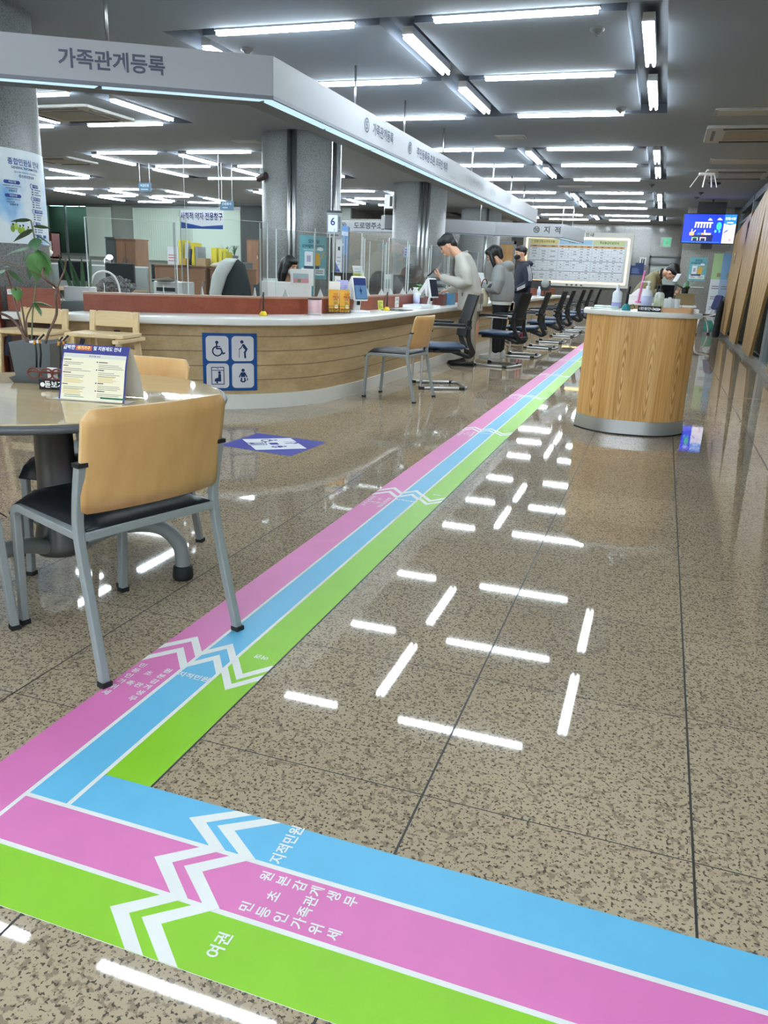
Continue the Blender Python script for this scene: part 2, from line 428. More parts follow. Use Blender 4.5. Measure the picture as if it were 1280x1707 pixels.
# ------------------------------------------------------------------ floor, ceiling, walls
struct(G(box(-23, 6, -7, 30, -.12, 0)).build('floor', M_FLOOR))
XM = [(-4.07, -2.22, -.37), (-10.12, -8.3, -6.47), (-16.3, -14.5, -12.7)]
YM = [(6.43, 8.28, 10.13), (12.65, 14.4, 16.35), (18.75, 20.6, 22.45), (24.95, 26.75)]
HW, HY = .14, .085
def ceiling():
    def in_ch(x, y):
        for xs in XM:
            for ys in YM:
                if xs[0]-HW < x < xs[-1]+HW and ys[0]-HY < y < ys[-1]+HY:
                    if any(abs(x-a) < HW for a in xs) or any(abs(y-a) < HY for a in ys): return True
        return abs(y-3.08) < HY and -4.7 < x < -.2
    bx = sorted({-23, 6, -4.7, -.2}|{a+s for xs in XM for a in xs for s in (-HW, HW)})
    by = sorted({-7, 30, 3.08-HY, 3.08+HY}|{a+s for ys in YM for a in ys for s in (-HY, HY)})
    m = MB(); nx, ny = len(bx)-1, len(by)-1
    H = [[in_ch((bx[i]+bx[i+1])/2, (by[j]+by[j+1])/2) for j in range(ny)] for i in range(nx)]
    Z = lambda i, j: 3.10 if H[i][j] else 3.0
    for i in range(nx):
        for j in range(ny):
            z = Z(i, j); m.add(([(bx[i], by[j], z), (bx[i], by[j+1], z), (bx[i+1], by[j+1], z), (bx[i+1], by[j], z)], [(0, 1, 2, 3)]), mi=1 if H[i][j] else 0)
            if i+1 < nx and H[i][j] != H[i+1][j]:
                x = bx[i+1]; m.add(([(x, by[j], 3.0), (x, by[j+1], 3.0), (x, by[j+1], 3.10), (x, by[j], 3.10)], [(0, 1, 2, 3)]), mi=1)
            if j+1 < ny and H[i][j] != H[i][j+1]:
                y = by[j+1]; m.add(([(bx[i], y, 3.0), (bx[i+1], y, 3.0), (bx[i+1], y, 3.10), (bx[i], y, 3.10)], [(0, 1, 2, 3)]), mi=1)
    m.add(box(-23, 6, -7, 30, 3.2, 3.3))
    return m.build('ceiling', [M_CEIL, M_CHAN], fix=False)
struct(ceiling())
struct(G(box(-23, 6, -7.2, -7, 0, 3.3)).build('wall_front', mat('bounce_wall_white', '#d9dad8', .8)))  # unseen wall behind the camera, coloured white to bounce light forward
struct(G(box(-23.2, -23, -7, 30, 0, 3.3)).build('wall_left', M_WALL))
struct(G(box(6, 6.2, -7, 30, 0, 3.3)).build('wall_right', M_WALL))
M_BACKSTONE = granite('back_wall_granite', '#6f6c66', '#4c4a46', '#5f5c56', 30, .12, .08, joints=(-.6, 28.5, .9, 50, .008, .0))
back = MB()
for x0, x1, z0 in ((-9.4, -.60, 0), (.38, 6, 0), (-.60, .38, 2.02)): back.add(box(x0, x1, 28.5, 28.7, z0, 3.1))
struct(back.build('wall_back', M_BACKSTONE))
struct(G(box(-9.6, -9.4, 24, 28.7, 0, 3.1)).build('wall_office_side', M_BACKSTONE))
# office window wall
wb = MB()
for x0, x1, z0, z1 in ((-23, -20.9, 0, 3.1), (-20.9, -19.0, 0, 1.35), (-20.9, -19.0, 2.95, 3.1), (-19.0, -9.4, 0, 3.1)): wb.add(box(x0, x1, 23.9, 24.05, z0, z1))
struct(wb.build('wall_office_back', M_WALL))
M_GLASSGREEN = acrylic('window_glass', (.55, .68, .62), 1.0)
wn = thing('window_1', 'aluminium framed office window with greenish night glass beyond the desks', 'window', (-19.95, 23.9, 2.12)); wn['kind'] = 'structure'
G(box(-.95, .95, 0, .03, -.77, .83)).build('pane', M_GLASSGREEN, wn)
fr = MB()
for x in (-.93, -.1, .93): fr.add(cbox((x, -.01, .02), (.06, .08, 1.6)))
for z in (-.77, .84): fr.add(cbox((0, -.01, z), (1.9, .08, .06)))
fr.build('window_frame', M_ALU, wn)
struct(G(box(-22, -18, 24.9, 25.0, 0, 3)).build('wall_outside_window', mat('night_green', '#46584f', .8)))

# door and pieces on the far wall
d = thing('door_1', 'pale glazed door in a grey stone surround in the far wall', 'door', (-.11, 28.5, 0)); d['kind'] = 'structure'
fd = MB()
for x in (-.46, .46): fd.add(box(x-.03, x+.03, -.06, .1, 0, 2.02))
fd.add(box(-.49, .49, -.06, .1, 1.96, 2.02)); fd.add(box(-.49, .49, -.06, .1, 1.72, 1.78)); fd.build('door_frame', mat('door_frame_grey', '#4a4b4a', .4), d)
G(box(-.43, .43, 0, .04, 0, 1.72)).build('door_leaf', mat('door_pale', '#aab4ae', .25), d)
G(box(-.43, .43, 0, .03, 1.78, 1.96)).build('transom_pane', mat('transom_dark', '#3c3f40', .1), d)
# stone pier at right carrying the poster
struct(G(box(.30, 1.36, 22.0, 22.7, 0, 3.02)).build('pillar_right', M_WALLSTONE))

# round granite columns
def column(x, y, R, label, pipes):
    t = thing('column', label, 'column', (x, y, 0)); t['kind'] = 'structure'
    G(lathe([(R, 0), (R, 3.02)], 64), sm=True).build('shaft', M_STONE, t, fix=True)
    for a in pipes:
        a = math.radians(a); px, py = (R+.028)*math.cos(a), (R+.028)*math.sin(a)
        G(cyl((px, py), .032, 0, 3.0, 14), sm=True).build('steel_pipe', M_STEEL, t)
    return t
column(-5.50, 5.42, .58, 'round grey granite column at left carrying the curved information poster', [])
column(-5.27, 11.4, .58, 'round grey granite column behind the counter with teal poster and steel pipes', [-82, -75, -15])
column(-5.27, 17.5, .58, 'round granite column behind the standing man with steel pipes', [-72, -64, -56])
column(-5.27, 23.7, .58, 'distant round granite column above the far hanging sign band', [-60])

# ------------------------------------------------------------------ ceiling lights
def fixture(wd=0):
    t = thing('ceiling_light', 'x', 'ceiling light', (0, 0, 0))
    G(box(-.61, .61, -.030-wd, .030+wd, 3.0, 3.06)).build('housing', M_REFLECTOR, t)
    for s in (-1, 1):
        G(tube([(-.595, s*(.014+wd), 2.980), (.595, s*(.014+wd), 2.980)], .012, 12), sm=True).build('light_tube', M_TUBE, t)
    return t
fx = [None, None]
def light_at(x, y, along_x, label, group):
    k = 0 if along_x else 1
    if fx[k] is None: o = fx[k] = fixture(0 if along_x else .014)
    else: o = dup(fx[k])
    o.location = (x, y, 0); o.rotation_euler = (0, 0, 0 if along_x else PI/2); o['label'] = label; o['group'] = group
    return o
ORD = ['nearest', 'second', 'third', 'fourth']
XN = ['over aisle', 'over office', 'over far-left office']
for a, xs in enumerate(XM):
    for b_, ys in enumerate(YM):
        if a == 2 and b_ == 0: continue
        if a > 0 and b_ == 3: continue
        bay = f'{ORD[b_]} bay {XN[a]}'; g = f'fluorescent lights of the {bay}'
        for j, y in enumerate(ys):
            for i in range(2):
                xc = (xs[i]+xs[i+1])/2
                side = ('left', 'right')[i]; row = ('front', 'middle', 'rear')[j]
                light_at(xc, y, True, f'crosswise twin-tube ceiling light, {side} in {row} row, {bay}', g)
        for i, x in enumerate(xs):
            for j in range(len(ys)-1):
                yc = (ys[j]+ys[j+1])/2
                if b_ == 0: yc += (.05, .07)[j]
                light_at(x, yc, False, f'lengthwise twin-tube ceiling light, {("left", "middle", "right")[i]} line, {("nearer", "farther")[j]} one, {bay}', g)
for x, s in ((-3.9, 'left'), (-2.15, 'middle'), (-.75, 'right')):
    light_at(x, 3.08, True, f'twin-tube light overhead nearest the camera, {s} one, mirrored in the floor', 'fluorescent lights overhead nearest the camera')
for y in (-.5, -1.7, -2.9, -4.1, -5.3, -6.4):  # unseen rows added behind the camera to brighten surfaces facing it
    for x in (-6.6, -5.0, -3.4, -1.8, -.2, 1.4, 3.0, 4.6): light_at(x, y, True, 'added twin-tube fill light, unseen behind the camera', 'added fill lights behind the camera')

for x in (-20.6, -19.3): light_at(x, 24.5, True, 'twin-tube light in the corridor beyond the office window', 'fluorescent lights beyond the office window')
# ------------------------------------------------------------------ overhead fascia above the counter
def fascia(name, label, path, z0, z1, depth, rods, seg_len, texts, lightw=.11):
    t = thing(name, label, 'sign band', (0, 0, 0))
    P = [Vector(p) for p in path]; B = offset_path(P, depth); I = offset_path(P, .012)
    G(strip_wall([tuple(p) for p in P], [tuple(p) for p in B], z0+.02, z1)).build('band_body', M_FASCIA, t)
    # bottom tray
    Q = offset_path(P, lightw+.02)
    G(strip_wall([tuple(p) for p in Q], [tuple(p) for p in B], z0, z0+.02)).build('soffit_tray', mat('soffit_dark', '#5c6266', .5), t)
    G(strip_wall([tuple(p) for p in P], [tuple(p) for p in offset_path(P, .016)], z0-.004, z0+.02)).build('front_lip', mat('lip_dark', '#5a5f6a', .5), t)
    Li, Lo = offset_path(P, .019), offset_path(P, lightw+.015)
    for k in range(len(P)-1):
        a0, a1, b0, b1 = Li[k], Li[k+1], Lo[k], Lo[k+1]; L_ = (a1-a0).length; n = max(1, round(L_/seg_len))
        for q in range(n):
            u0, u1 = (q+.022)/n, (q+1-.022)/n
            pf = [a0.lerp(a1, u0), a0.lerp(a1, u1)]; pb = [b0.lerp(b1, u0), b0.lerp(b1, u1)]
            G(strip_wall([tuple(p) for p in pf], [tuple(p) for p in pb], z0-.002, z0+.018)).build('light_panel', M_LIGHTPANEL, t)
    for x, y in rods: G(cyl((x, y), .011, z1-.01, 3.02, 8), sm=True).build('hanging_rod', M_STEEL, t)
    for (x, y, z, ux, uy, s, size, sx, bold, col) in texts:
        u = Vector((ux, uy, 0)).normalized(); n = u.cross(Vector((0, 0, 1)))
        M = frame(Vector((x, y, z))+n*.003, u, UP)
        for str_, x_, sz in (s if isinstance(s, list) else [(s, 0, size)]):
            m = MB(); m.add(text2d(str_, sz, bold, 'CENTER', sx), M@Matrix.Translation((x_, 0, 0))); m.build('lettering', cm(col), t, fix=False)
    return t
u1 = (Vector((-2.80, 5.57))-Vector((-4.37, 4.68))).normalized()
FP = [(-6.9, 3.25), (-4.37, 4.68), (-2.80, 5.57), (-2.80, 18.1)]
FP = [tuple(Vector((-2.80, 5.57))-u1*4.6), (-2.80, 5.57), (-2.80, 18.1)]
def on1(d, z): q = Vector((-2.80, 5.57))-u1*d; return q.x, q.y, z
D1 = '#474d5e'
fascia('sign_band', 'silver hanging sign band with lit underside curving over the main counter', FP, 2.31, 2.58, .30,
       [(-3.0, y) for y in (7.67, 9.21, 10.9, 12.6, 14.2, 15.9, 17.4)]+[tuple(on1(1.15, 0)[:2]+Vector((-u1.y, u1.x))*.2) if False else (-3.86, 5.15)], 1.1,
       [(*on1(1.085, 2.45), u1.x, u1.y, '가족관계등록', .127, 1.0, .024, D1),
        (-2.80, 7.94, 2.45, 0, 1, [('⑤', -.47, .145), ('가족관계등록', .0, .112)], .112, 1.0, .024, D1),
        (-2.80, 9.72, 2.45, 0, 1, [('⑥', -.90, .145), ('주민등록등·초본, 외국인 체류', .03, .112)], .112, 1.0, .024, D1),
        (-2.80, 10.7, 2.38, 0, 1, 'GENERAL AFFAIRS', .04, 1.0, .002, '#7d8286'),
        (-2.80, 12.0, 2.45, 0, 1, '⑦ 인감·본인서명사실', .13, 1.0, .004, '#83888c'),
        (-2.80, 13.3, 2.45, 0, 1, '통합민원', .12, 1.0, .004, '#83888c'),
        (-2.80, 14.7, 2.45, 0, 1, '⑧ 세무', .12, 1.0, .004, '#83888c')])
D2 = '#3f4347'
fascia('sign_band', 'far grey sign band behind the standing people, its end reading window ten', [(-6.2, 17.9), (-5.05, 18.85), (-4.0, 19.6), (-2.43, 19.9), (-2.16, 22.2)], 2.10, 2.41, .25,
       [(-4.4, 19.7), (-3.2, 20.0), (-2.6, 20.9), (-2.45, 21.8)], 1.2,
       [(-4.72, 19.09, 2.26, 1.05, .75, '⑨ 신고 검인', .15, 1.0, .025, D2),
        (-2.85, 19.82, 2.26, 1.57, .3, [('⑩', -.2, .17), ('지  적', .17, .17)], .17, 1.0, .025, D2)])
fascia('sign_band', 'pale far sign band reading road-name address, seen between the two nearer columns', [(-9.3, 20.0), (-5.9, 20.0)], 2.13, 2.41, .25,
       [(-8.6, 20.15), (-7, 20.15)], 1.2, [(-7.3, 20.0, 2.275, 1, 0, [('⑪', -.75, .17), ('도로명주소 부여', .1, .17)], .17, 1.0, .025, D2)])

# ------------------------------------------------------------------ main counter
EDGE = smooth_path([(-4.55, 5.10), (-4.25, 5.235), (-3.9, 5.41), (-3.5, 5.64), (-3.08, 5.98), (-2.79, 6.45), (-2.67, 7.1), (-2.65, 7.8), (-2.65, 10), (-2.65, 14.3)], 6)
EDGE = [(p.x, p.y) for p in EDGE]
def off(d): return [tuple(p) for p in offset_path(EDGE, d)]
def resample(P, n):
    P = [Vector(p) for p in P]; cu = [0]
    for a, b_ in zip(P, P[1:]): cu.append(cu[-1]+(b_-a).length)
    out = []
    for k in range(n):
        s = cu[-1]*k/(n-1); i = max(j for j in range(len(cu)-1) if cu[j] <= s+1e-9); out.append(P[i].lerp(P[i+1], min(1, (s-cu[i])/(cu[i+1]-cu[i]))))
    return out
LEDGE = smooth_path([(-4.55, 5.56), (-4.15, 5.86), (-3.72, 6.25), (-3.38, 6.62), (-3.14, 7.05), (-3.06, 7.6), (-3.05, 8.3), (-3.05, 10), (-3.05, 14.3)], 6)
LEDGE = [(p.x, p.y) for p in LEDGE]
def led(d): return [tuple(p) for p in offset_path(LEDGE, d)]
M_PANELWOOD = wood('light_ash_panel', [(.35, '#a58d66'), (.5, '#b39a72'), (.68, '#bda680')], axis=1, scale=.8, stretch=12, rough=.5)
ct = thing('service_counter', 'long curved ash-fronted service counter with white top and blue accessibility sign', 'counter', (0, 0, 0))
G(strip_wall([tuple(p) for p in resample(off(0), 70)], [tuple(p) for p in resample(led(.06), 70)], .70, .757)).build('countertop', M_WHITE, ct, bev=.012, seg=3)
G(strip_wall(off(.10), off(.16), .125, .70)).build('front_panel', M_PANELWOOD, ct)
gr = MB()
for z in (.245, .365, .485, .605): gr.add(strip_wall(off(.0985), off(.11), z-.003, z+.003))
gr.build('panel_joints', mat('joint_brown', '#6d5a3f', .7), ct)
G(strip_wall(off(.085), off(.17), 0, .125)).build('plinth', mat('plinth_white', '#d8d8d2', .4), ct)
G(strip_wall(led(0), led(.04), .757, .895)).build('screen_ledge', M_REDWOOD, ct)
G(strip_wall(led(-.005), led(.10), .895, .912)).build('ledge_cap', mat('ledge_cap_wood', '#a9826f', .4), ct)
G(strip_wall(led(.06), led(.12), 0, .757)).build('rear_panel', M_REDWOOD, ct)
G(strip_wall(led(.12), led(.62), .69, .72)).build('staff_desk', mat('desk_beech', '#b79a77', .4), ct)
EXT = [(-4.85, 4.965), (-4.70, 5.032), (-4.551, 5.0985)]
def offx(d): return [tuple(p) for p in offset_path(EXT, d)]
G(strip_wall(offx(0), offx(.12), .70, .757)).build('countertop_end', M_WHITE, ct, bev=.008)
G(strip_wall(offx(.09), offx(.14), .0, .70)).build('end_panel', mat('dark_red_brown', '#4b2a22', .5), ct)
# red-brown panel in front of the granite column
lb = thing('side_cabinet', 'dark red-brown cabinet at left frame edge in front of the granite column', 'cabinet', (0, 0, 0))
SP = [(-7.2, 3.975), (-4.862, 4.965)]; SQ = [tuple(p) for p in offset_path(SP, .07)]
G(strip_wall(SP, SQ, .05, .945)).build('body', M_REDWOOD, lb, bev=.004)
G(strip_wall([tuple(p) for p in offset_path(SP, .01)], [tuple(p) for p in offset_path(SP, .06)], 0, .05)).build('plinth', M_BLACK, lb)
SP2 = [(-4.86, 5.055), (-4.50, 5.21)]
G(strip_wall(SP2, [tuple(p) for p in offset_path(SP2, .05)], .757, .94)).build('upstand', M_REDWOOD, lb, bev=.004)
b = Board(.11, .04, '#e4e4e8', .001); b.lines(-.045, .008, .09, 2, .012, .004, '#8a8aa0', 1, 1); b.build('paper_label', frame((-4.80, 5.075, .905), (.918, .395, 0), UP), lb)
# accessibility sign on the counter front (follows its curve)
def edge_pt(i_f, d):
    e = offset_path(EDGE, d); i = int(i_f); t = i_f-i; return e[i].lerp(e[min(i+1, len(e)-1)], t)

# ------------------------------------------------------------------ floor guide strips
K_PINK, K_BLUE, K_GREEN, K_WHT = '#d676b0', '#64b4da', '#88c428', '#e2e3df'
S_PINK, S_BLUE, S_GREEN, S_WHT = (mat('sticker_'+n, c, .42, spec=.35, noise=(9, .03)) for n, c in (('pink', K_PINK), ('blue', K_BLUE), ('green', K_GREEN), ('white', K_WHT)))
def flat(poly, z, th=.0006): return prism(poly, z-th, z)
def rct(x0, x1, y0, y1): return [(x0, y0), (x1, y0), (x1, y1), (x0, y1)]
def chevron(c0, c1, tip, back, t, axis, sgn):
    """two-armed bar: c0..c1 across, tip at TIP along the run, arms drop back by BACK, thickness T"""
    m = (c0+c1)/2; P = [(c0, tip-back), (m, tip), (c1, tip-back), (c1, tip-back-t), (m, tip-t), (c0, tip-back-t)]
    if sgn < 0: P = [(a, 2*tip-b_) for a, b_ in P]
    return P if axis == 'y' else [(b_, a) for a, b_ in P]
def txt(m, s, x, y, z, size, rot=0, bold=.022, sx=1.0):
    v, f = text2d(s, size, bold, 'CENTER', sx); m.add((v, f), Matrix.Translation((x, y, z))@Matrix.Rotation(rot, 4, 'Z'))
t = thing('floor_guide_strip', 'long pink, blue and green floor guide strip running up the aisle to the far counters', 'floor sticker', (0, 0, 0))
Y1 = 24.0
G(flat(rct(-1.362, -.978, 1.3055, Y1), .0012, .0012), flat(rct(-1.362, -1.1015, 1.187, 1.3055), .0012, .0012), flat(rct(-1.362, -1.2265, .80, 1.187), .0012, .0012), flat(rct(-1.2265, -1.2145, .80, 1.187), .0013, .0013)).build('white_backing', S_WHT, t)
G(flat(rct(-1.362, -1.2265, .80, Y1), .0018)).build('pink_band', S_PINK, t)
G(flat([(-1.2145, 1.187), (-1.1135, 1.187), (-1.1135, Y1), (-1.2145, Y1)], .0018)).build('blue_band', S_BLUE, t)
G(flat(rct(-1.1015, -.978, 1.3055, Y1), .0018)).build('green_band', S_GREEN, t)
PINKROWS = [('민', '원'), ('등', '초', '본'), ('인', '감'), ('가', '족', '관', '계'), ('위', '생'), ('세', '무')]
def pink_text(m, cx, cy, z, rot, sz=.027, w_=.088, pitch=.031):
    for i, r in enumerate(PINKROWS):
        for k, ch in enumerate(r):
            u = -w_/2+w_*k/(len(r)-1); v_ = (2.5-i)*pitch; c, s = math.cos(rot), math.sin(rot)
            txt(m, ch, cx+u*c-v_*s, cy+u*s+v_*c, z, sz, rot)
for k in range(8):
    y = 2.02+2.07*k
    for nm, c0, c1, tip, sg in (('pink', -1.362, -1.2265, y, 1), ('blue', -1.2265, -1.102, y, 1), ('green', -1.1015, -.978, y-.20, -1)):
        G(flat(chevron(c0, c1, tip, .085*sg*sg, .038, 'y', sg), .0024), flat(chevron(c0, c1, tip-.083 if sg > 0 else tip-.065, .085, .038, 'y', sg), .0024)).build(nm+'_arrow', S_WHT, t)
    if k < 6:
        m = MB(); pink_text(m, -1.295, y-.32, .0026, 0, pitch=.034); m.build('pink_lettering', S_WHT, t, fix=False)
        m = MB(); txt(m, '지적민원', -1.163, y-.235, .0026, .029); m.build('blue_lettering', S_WHT, t, fix=False)
        m = MB(); txt(m, '여권', -1.037, y-.045, .0026, .026, PI); m.build('green_lettering', S_WHT, t, fix=False)
t = thing('floor_guide_strip', 'short blue, pink and green floor guide strip crossing in front of the camera', 'floor sticker', (0, 0, 0))
X1 = 2.2
G(flat(rct(-1.2265, X1, .905, 1.187), .0011, .0011), flat(rct(-1.1015, X1, 1.187, 1.305), .0011, .0011)).build('white_backing', S_WHT, t)
G(flat(rct(-1.1015, X1, 1.187, 1.305), .0018)).build('blue_band', S_BLUE, t)
G(flat(rct(-1.215, X1, 1.046, 1.175), .0018)).build('pink_band', S_PINK, t)
G(flat(rct(-1.2145, X1, .905, 1.034), .0018)).build('green_band', S_GREEN, t)
for nm, c0, c1 in (('blue', 1.187, 1.305), ('pink', 1.046, 1.187), ('green', .905, 1.046)):
    def ch(tip): 
        P = [(c0, .085), ((c0+c1)/2, 0), (c1, .085), (c1, .085+.038), ((c0+c1)/2, .042), (c0, .085+.038)]
        return [(tip+b_, a) for a, b_ in P]
    G(flat(ch(-.835), .0025), flat(ch(-.765), .0025)).build(nm+'_arrow', S_WHT, t)
m = MB(); pink_text(m, -.505, 1.110, .0027, PI/2, sz=.029, w_=.085, pitch=.036); m.build('pink_lettering', S_WHT, t, fix=False)
m = MB(); txt(m, '지적민원', -.597, 1.250, .0027, .033, PI/2); m.build('blue_lettering', S_WHT, t, fix=False)
m = MB(); txt(m, '여권', -.597, .972, .0027, .032, PI/2); m.build('green_lettering', S_WHT, t, fix=False)

# ------------------------------------------------------------------ pictogram artwork (shared by sign and floor sticker)
def p_wheelchair(b, x, y, s, m, L=3):
    b.disc(x-.02*s, y+.36*s, .095*s, m, L); b.line([(x-.03*s, y+.24*s), (x-.03*s, y+.0*s), (x+.20*s, y+.0*s), (x+.32*s, y-.30*s), (x+.42*s, y-.26*s)], .085*s, m, L)
    b.line([(x-.03*s, y+.12*s), (x+.16*s, y+.12*s)], .06*s, m, L)
    b.line([(x-.0*s+.27*s*math.cos(math.radians(a)), y-.15*s+.27*s*math.sin(math.radians(a))) for a in range(112, 345, 14)], .075*s, m, L)
def p_elder(b, x, y, s, m, L=3):
    b.disc(x-.05*s, y+.40*s, .10*s, m, L); b.poly([(x-.02*s, y+.28*s), (x+.10*s, y+.26*s), (x+.30*s, y-.02*s), (x+.18*s, y-.10*s), (x+.02*s, y+.06*s)], m, L)
    b.line([(x+.22*s, y-.04*s), (x+.12*s, y-.22*s), (x+.14*s, y-.50*s)], .11*s, m, L)
    b.line([(x+.0*s, y+.22*s), (x-.10*s, y+.05*s), (x-.20*s, y-.02*s)], .055*s, m, L); b.line([(x-.20*s, y+.0*s), (x-.22*s, y-.52*s)], .03*s, m, L)
def p_pregnant(b, x, y, s, m, L=3):
    b.rect(x, y, .76*s, 1.04*s, m, L); b.rect(x, y-.085*s, .67*s, .78*s, '#c9c9cf', L+1); b.rect(x, y+.41*s, .67*s, .13*s, '#c9c9cf', L+1)
    b.rect(x, y+.42*s, .10*s, .03*s, m, L+2)
    b.disc(x+.10*s, y+.19*s, .085*s, m, L+2); b.poly([(x+.03*s, y+.10*s), (x+.19*s, y+.10*s), (x+.19*s, y-.34*s), (x-.02*s, y-.34*s), (x-.2*s, y-.34*s), (x-.17*s, y-.18*s), (x+.02*s, y-.1*s)], m, L+2)
    b.rect(x-.05*s, y-.37*s, .1*s, .16*s, m, L+2)
def p_baby(b, x, y, s, m, L=3):
    b.disc(x, y+.32*s, .10*s, m, L); b.poly([(x-.11*s, y+.20*s), (x+.11*s, y+.20*s), (x+.13*s, y-.08*s), (x-.13*s, y-.08*s)], m, L)
    b.line([(x-.10*s, y+.17*s), (x-.22*s, y-.06*s)], .07*s, m, L); b.line([(x+.10*s, y+.17*s), (x+.22*s, y-.06*s)], .07*s, m, L)
    b.line([(x-.09*s, y-.16*s), (x-.12*s, y-.30*s), (x-.04*s, y-.36*s)], .09*s, m, L); b.line([(x+.09*s, y-.16*s), (x+.12*s, y-.30*s), (x+.04*s, y-.36*s)], .09*s, m, L)
    b.rect(x+.26*s, y-.22*s, .06*s, .14*s, m, L)
SGN = '#0e3b7c'
b = Board(.45, .475, '#17498a', .004, z=0)
PIX = '#16305f'
for i, (dx, dy) in enumerate(((-.105, .112), (.105, .112), (-.105, -.112), (.105, -.112))):
    b.rr(dx, dy, .185, .205, .032, '#c9c9cf', 1)
    (p_wheelchair, p_elder, p_pregnant, p_baby)[i](b, dx, dy, .14, PIX, 3)
b.cut(0, 12)
# bend onto the counter front: x runs along the curve
arc = offset_path(EDGE, .095); cum = [0]
for p, q in zip(arc, arc[1:]): cum.append(cum[-1]+(q-p).length)
def on_arc(s):
    for i in range(len(cum)-1):
        if cum[i+1] >= s:
            t_ = (s-cum[i])/(cum[i+1]-cum[i]); d_ = (arc[i+1]-arc[i]).normalized(); return arc[i].lerp(arc[i+1], t_), Vector((d_.y, -d_.x))
S0 = min(range(len(arc)), key=lambda i: (arc[i]-Vector((-3.37, 5.83))).length)
nv = []
for x, y, z in b.mb.v:
    p, n = on_arc(cum[S0]+.075+x); nv.append((p.x+n.x*(z+.005), p.y+n.y*(z+.005), .395+y))
b.mb.v = nv
o = b.mb.build('accessibility_sign', b.mats, ct, fix=False); o['label'] = 'blue sign with wheelchair, elder, pregnant and infant pictograms'

# floor sticker
def floor_sticker():
    b = Board(.01, .01, '#3b3f96', .0005); b.mb = MB(); b.mats = []
    A, B_, C_, D_ = (Vector(p) for p in ((-2.71, 4.58), (-2.68, 5.07), (-2.11, 5.02), (-2.15, 4.51)))
    Pt = lambda u, v: tuple(A.lerp(D_, u).lerp(B_.lerp(C_, u), v))
    S_ = '#e4e6ea'; Pu = '#3b3f96'
    b.poly([tuple(A), tuple(D_), tuple(C_), tuple(B_)], Pu, 2)
    cx = lambda pts, m, L: b.poly([Pt(*p) for p in pts], m, L)
    cx([(.5, .04), (.96, .5), (.5, .96), (.04, .5)], S_, 3); cx([(.5, .42), (.58, .5), (.5, .58), (.42, .5)], Pu, 4)
    for pts in ([(.0, .0), (.42, .0), (.0, .42)], ): pass
    s = .15
    class T:  # draws pictograms rotated 45 degrees on the floor
        def __init__(q, c): q.c = Vector(c)
        def f(q, p): p = Vector(p); k = math.radians(-52); return tuple(q.c+Vector((p.x*math.cos(k)-p.y*math.sin(k), p.x*math.sin(k)+p.y*math.cos(k))))
        def disc(q, x, y, r, m, L=1): b.poly([q.f((x+r*math.cos(a*PI/8), y+r*math.sin(a*PI/8))) for a in range(16)], m, L)
        def poly(q, P, m, L=1): b.poly([q.f(p) for p in P], m, L)
        def rect(q, x, y, w_, h_, m, L=1): q.poly([(x-w_/2, y-h_/2), (x+w_/2, y-h_/2), (x+w_/2, y+h_/2), (x-w_/2, y+h_/2)], m, L)
        def line(q, P, wd, m, L=1): b.line([q.f(p) for p in P], wd, m, L)
    for fn, uv in ((p_wheelchair, (.36, .64)), (p_elder, (.68, .72)), (p_baby, (.64, .38)), (p_pregnant, (.33, .36))):
        fn(T(Pt(*uv)), 0, 0, s*.85, Pu, 5)
    return b.build('floor_sticker')
tag(floor_sticker(), 'square purple floor sticker with white pictogram panels in front of the counter', 'floor sticker')

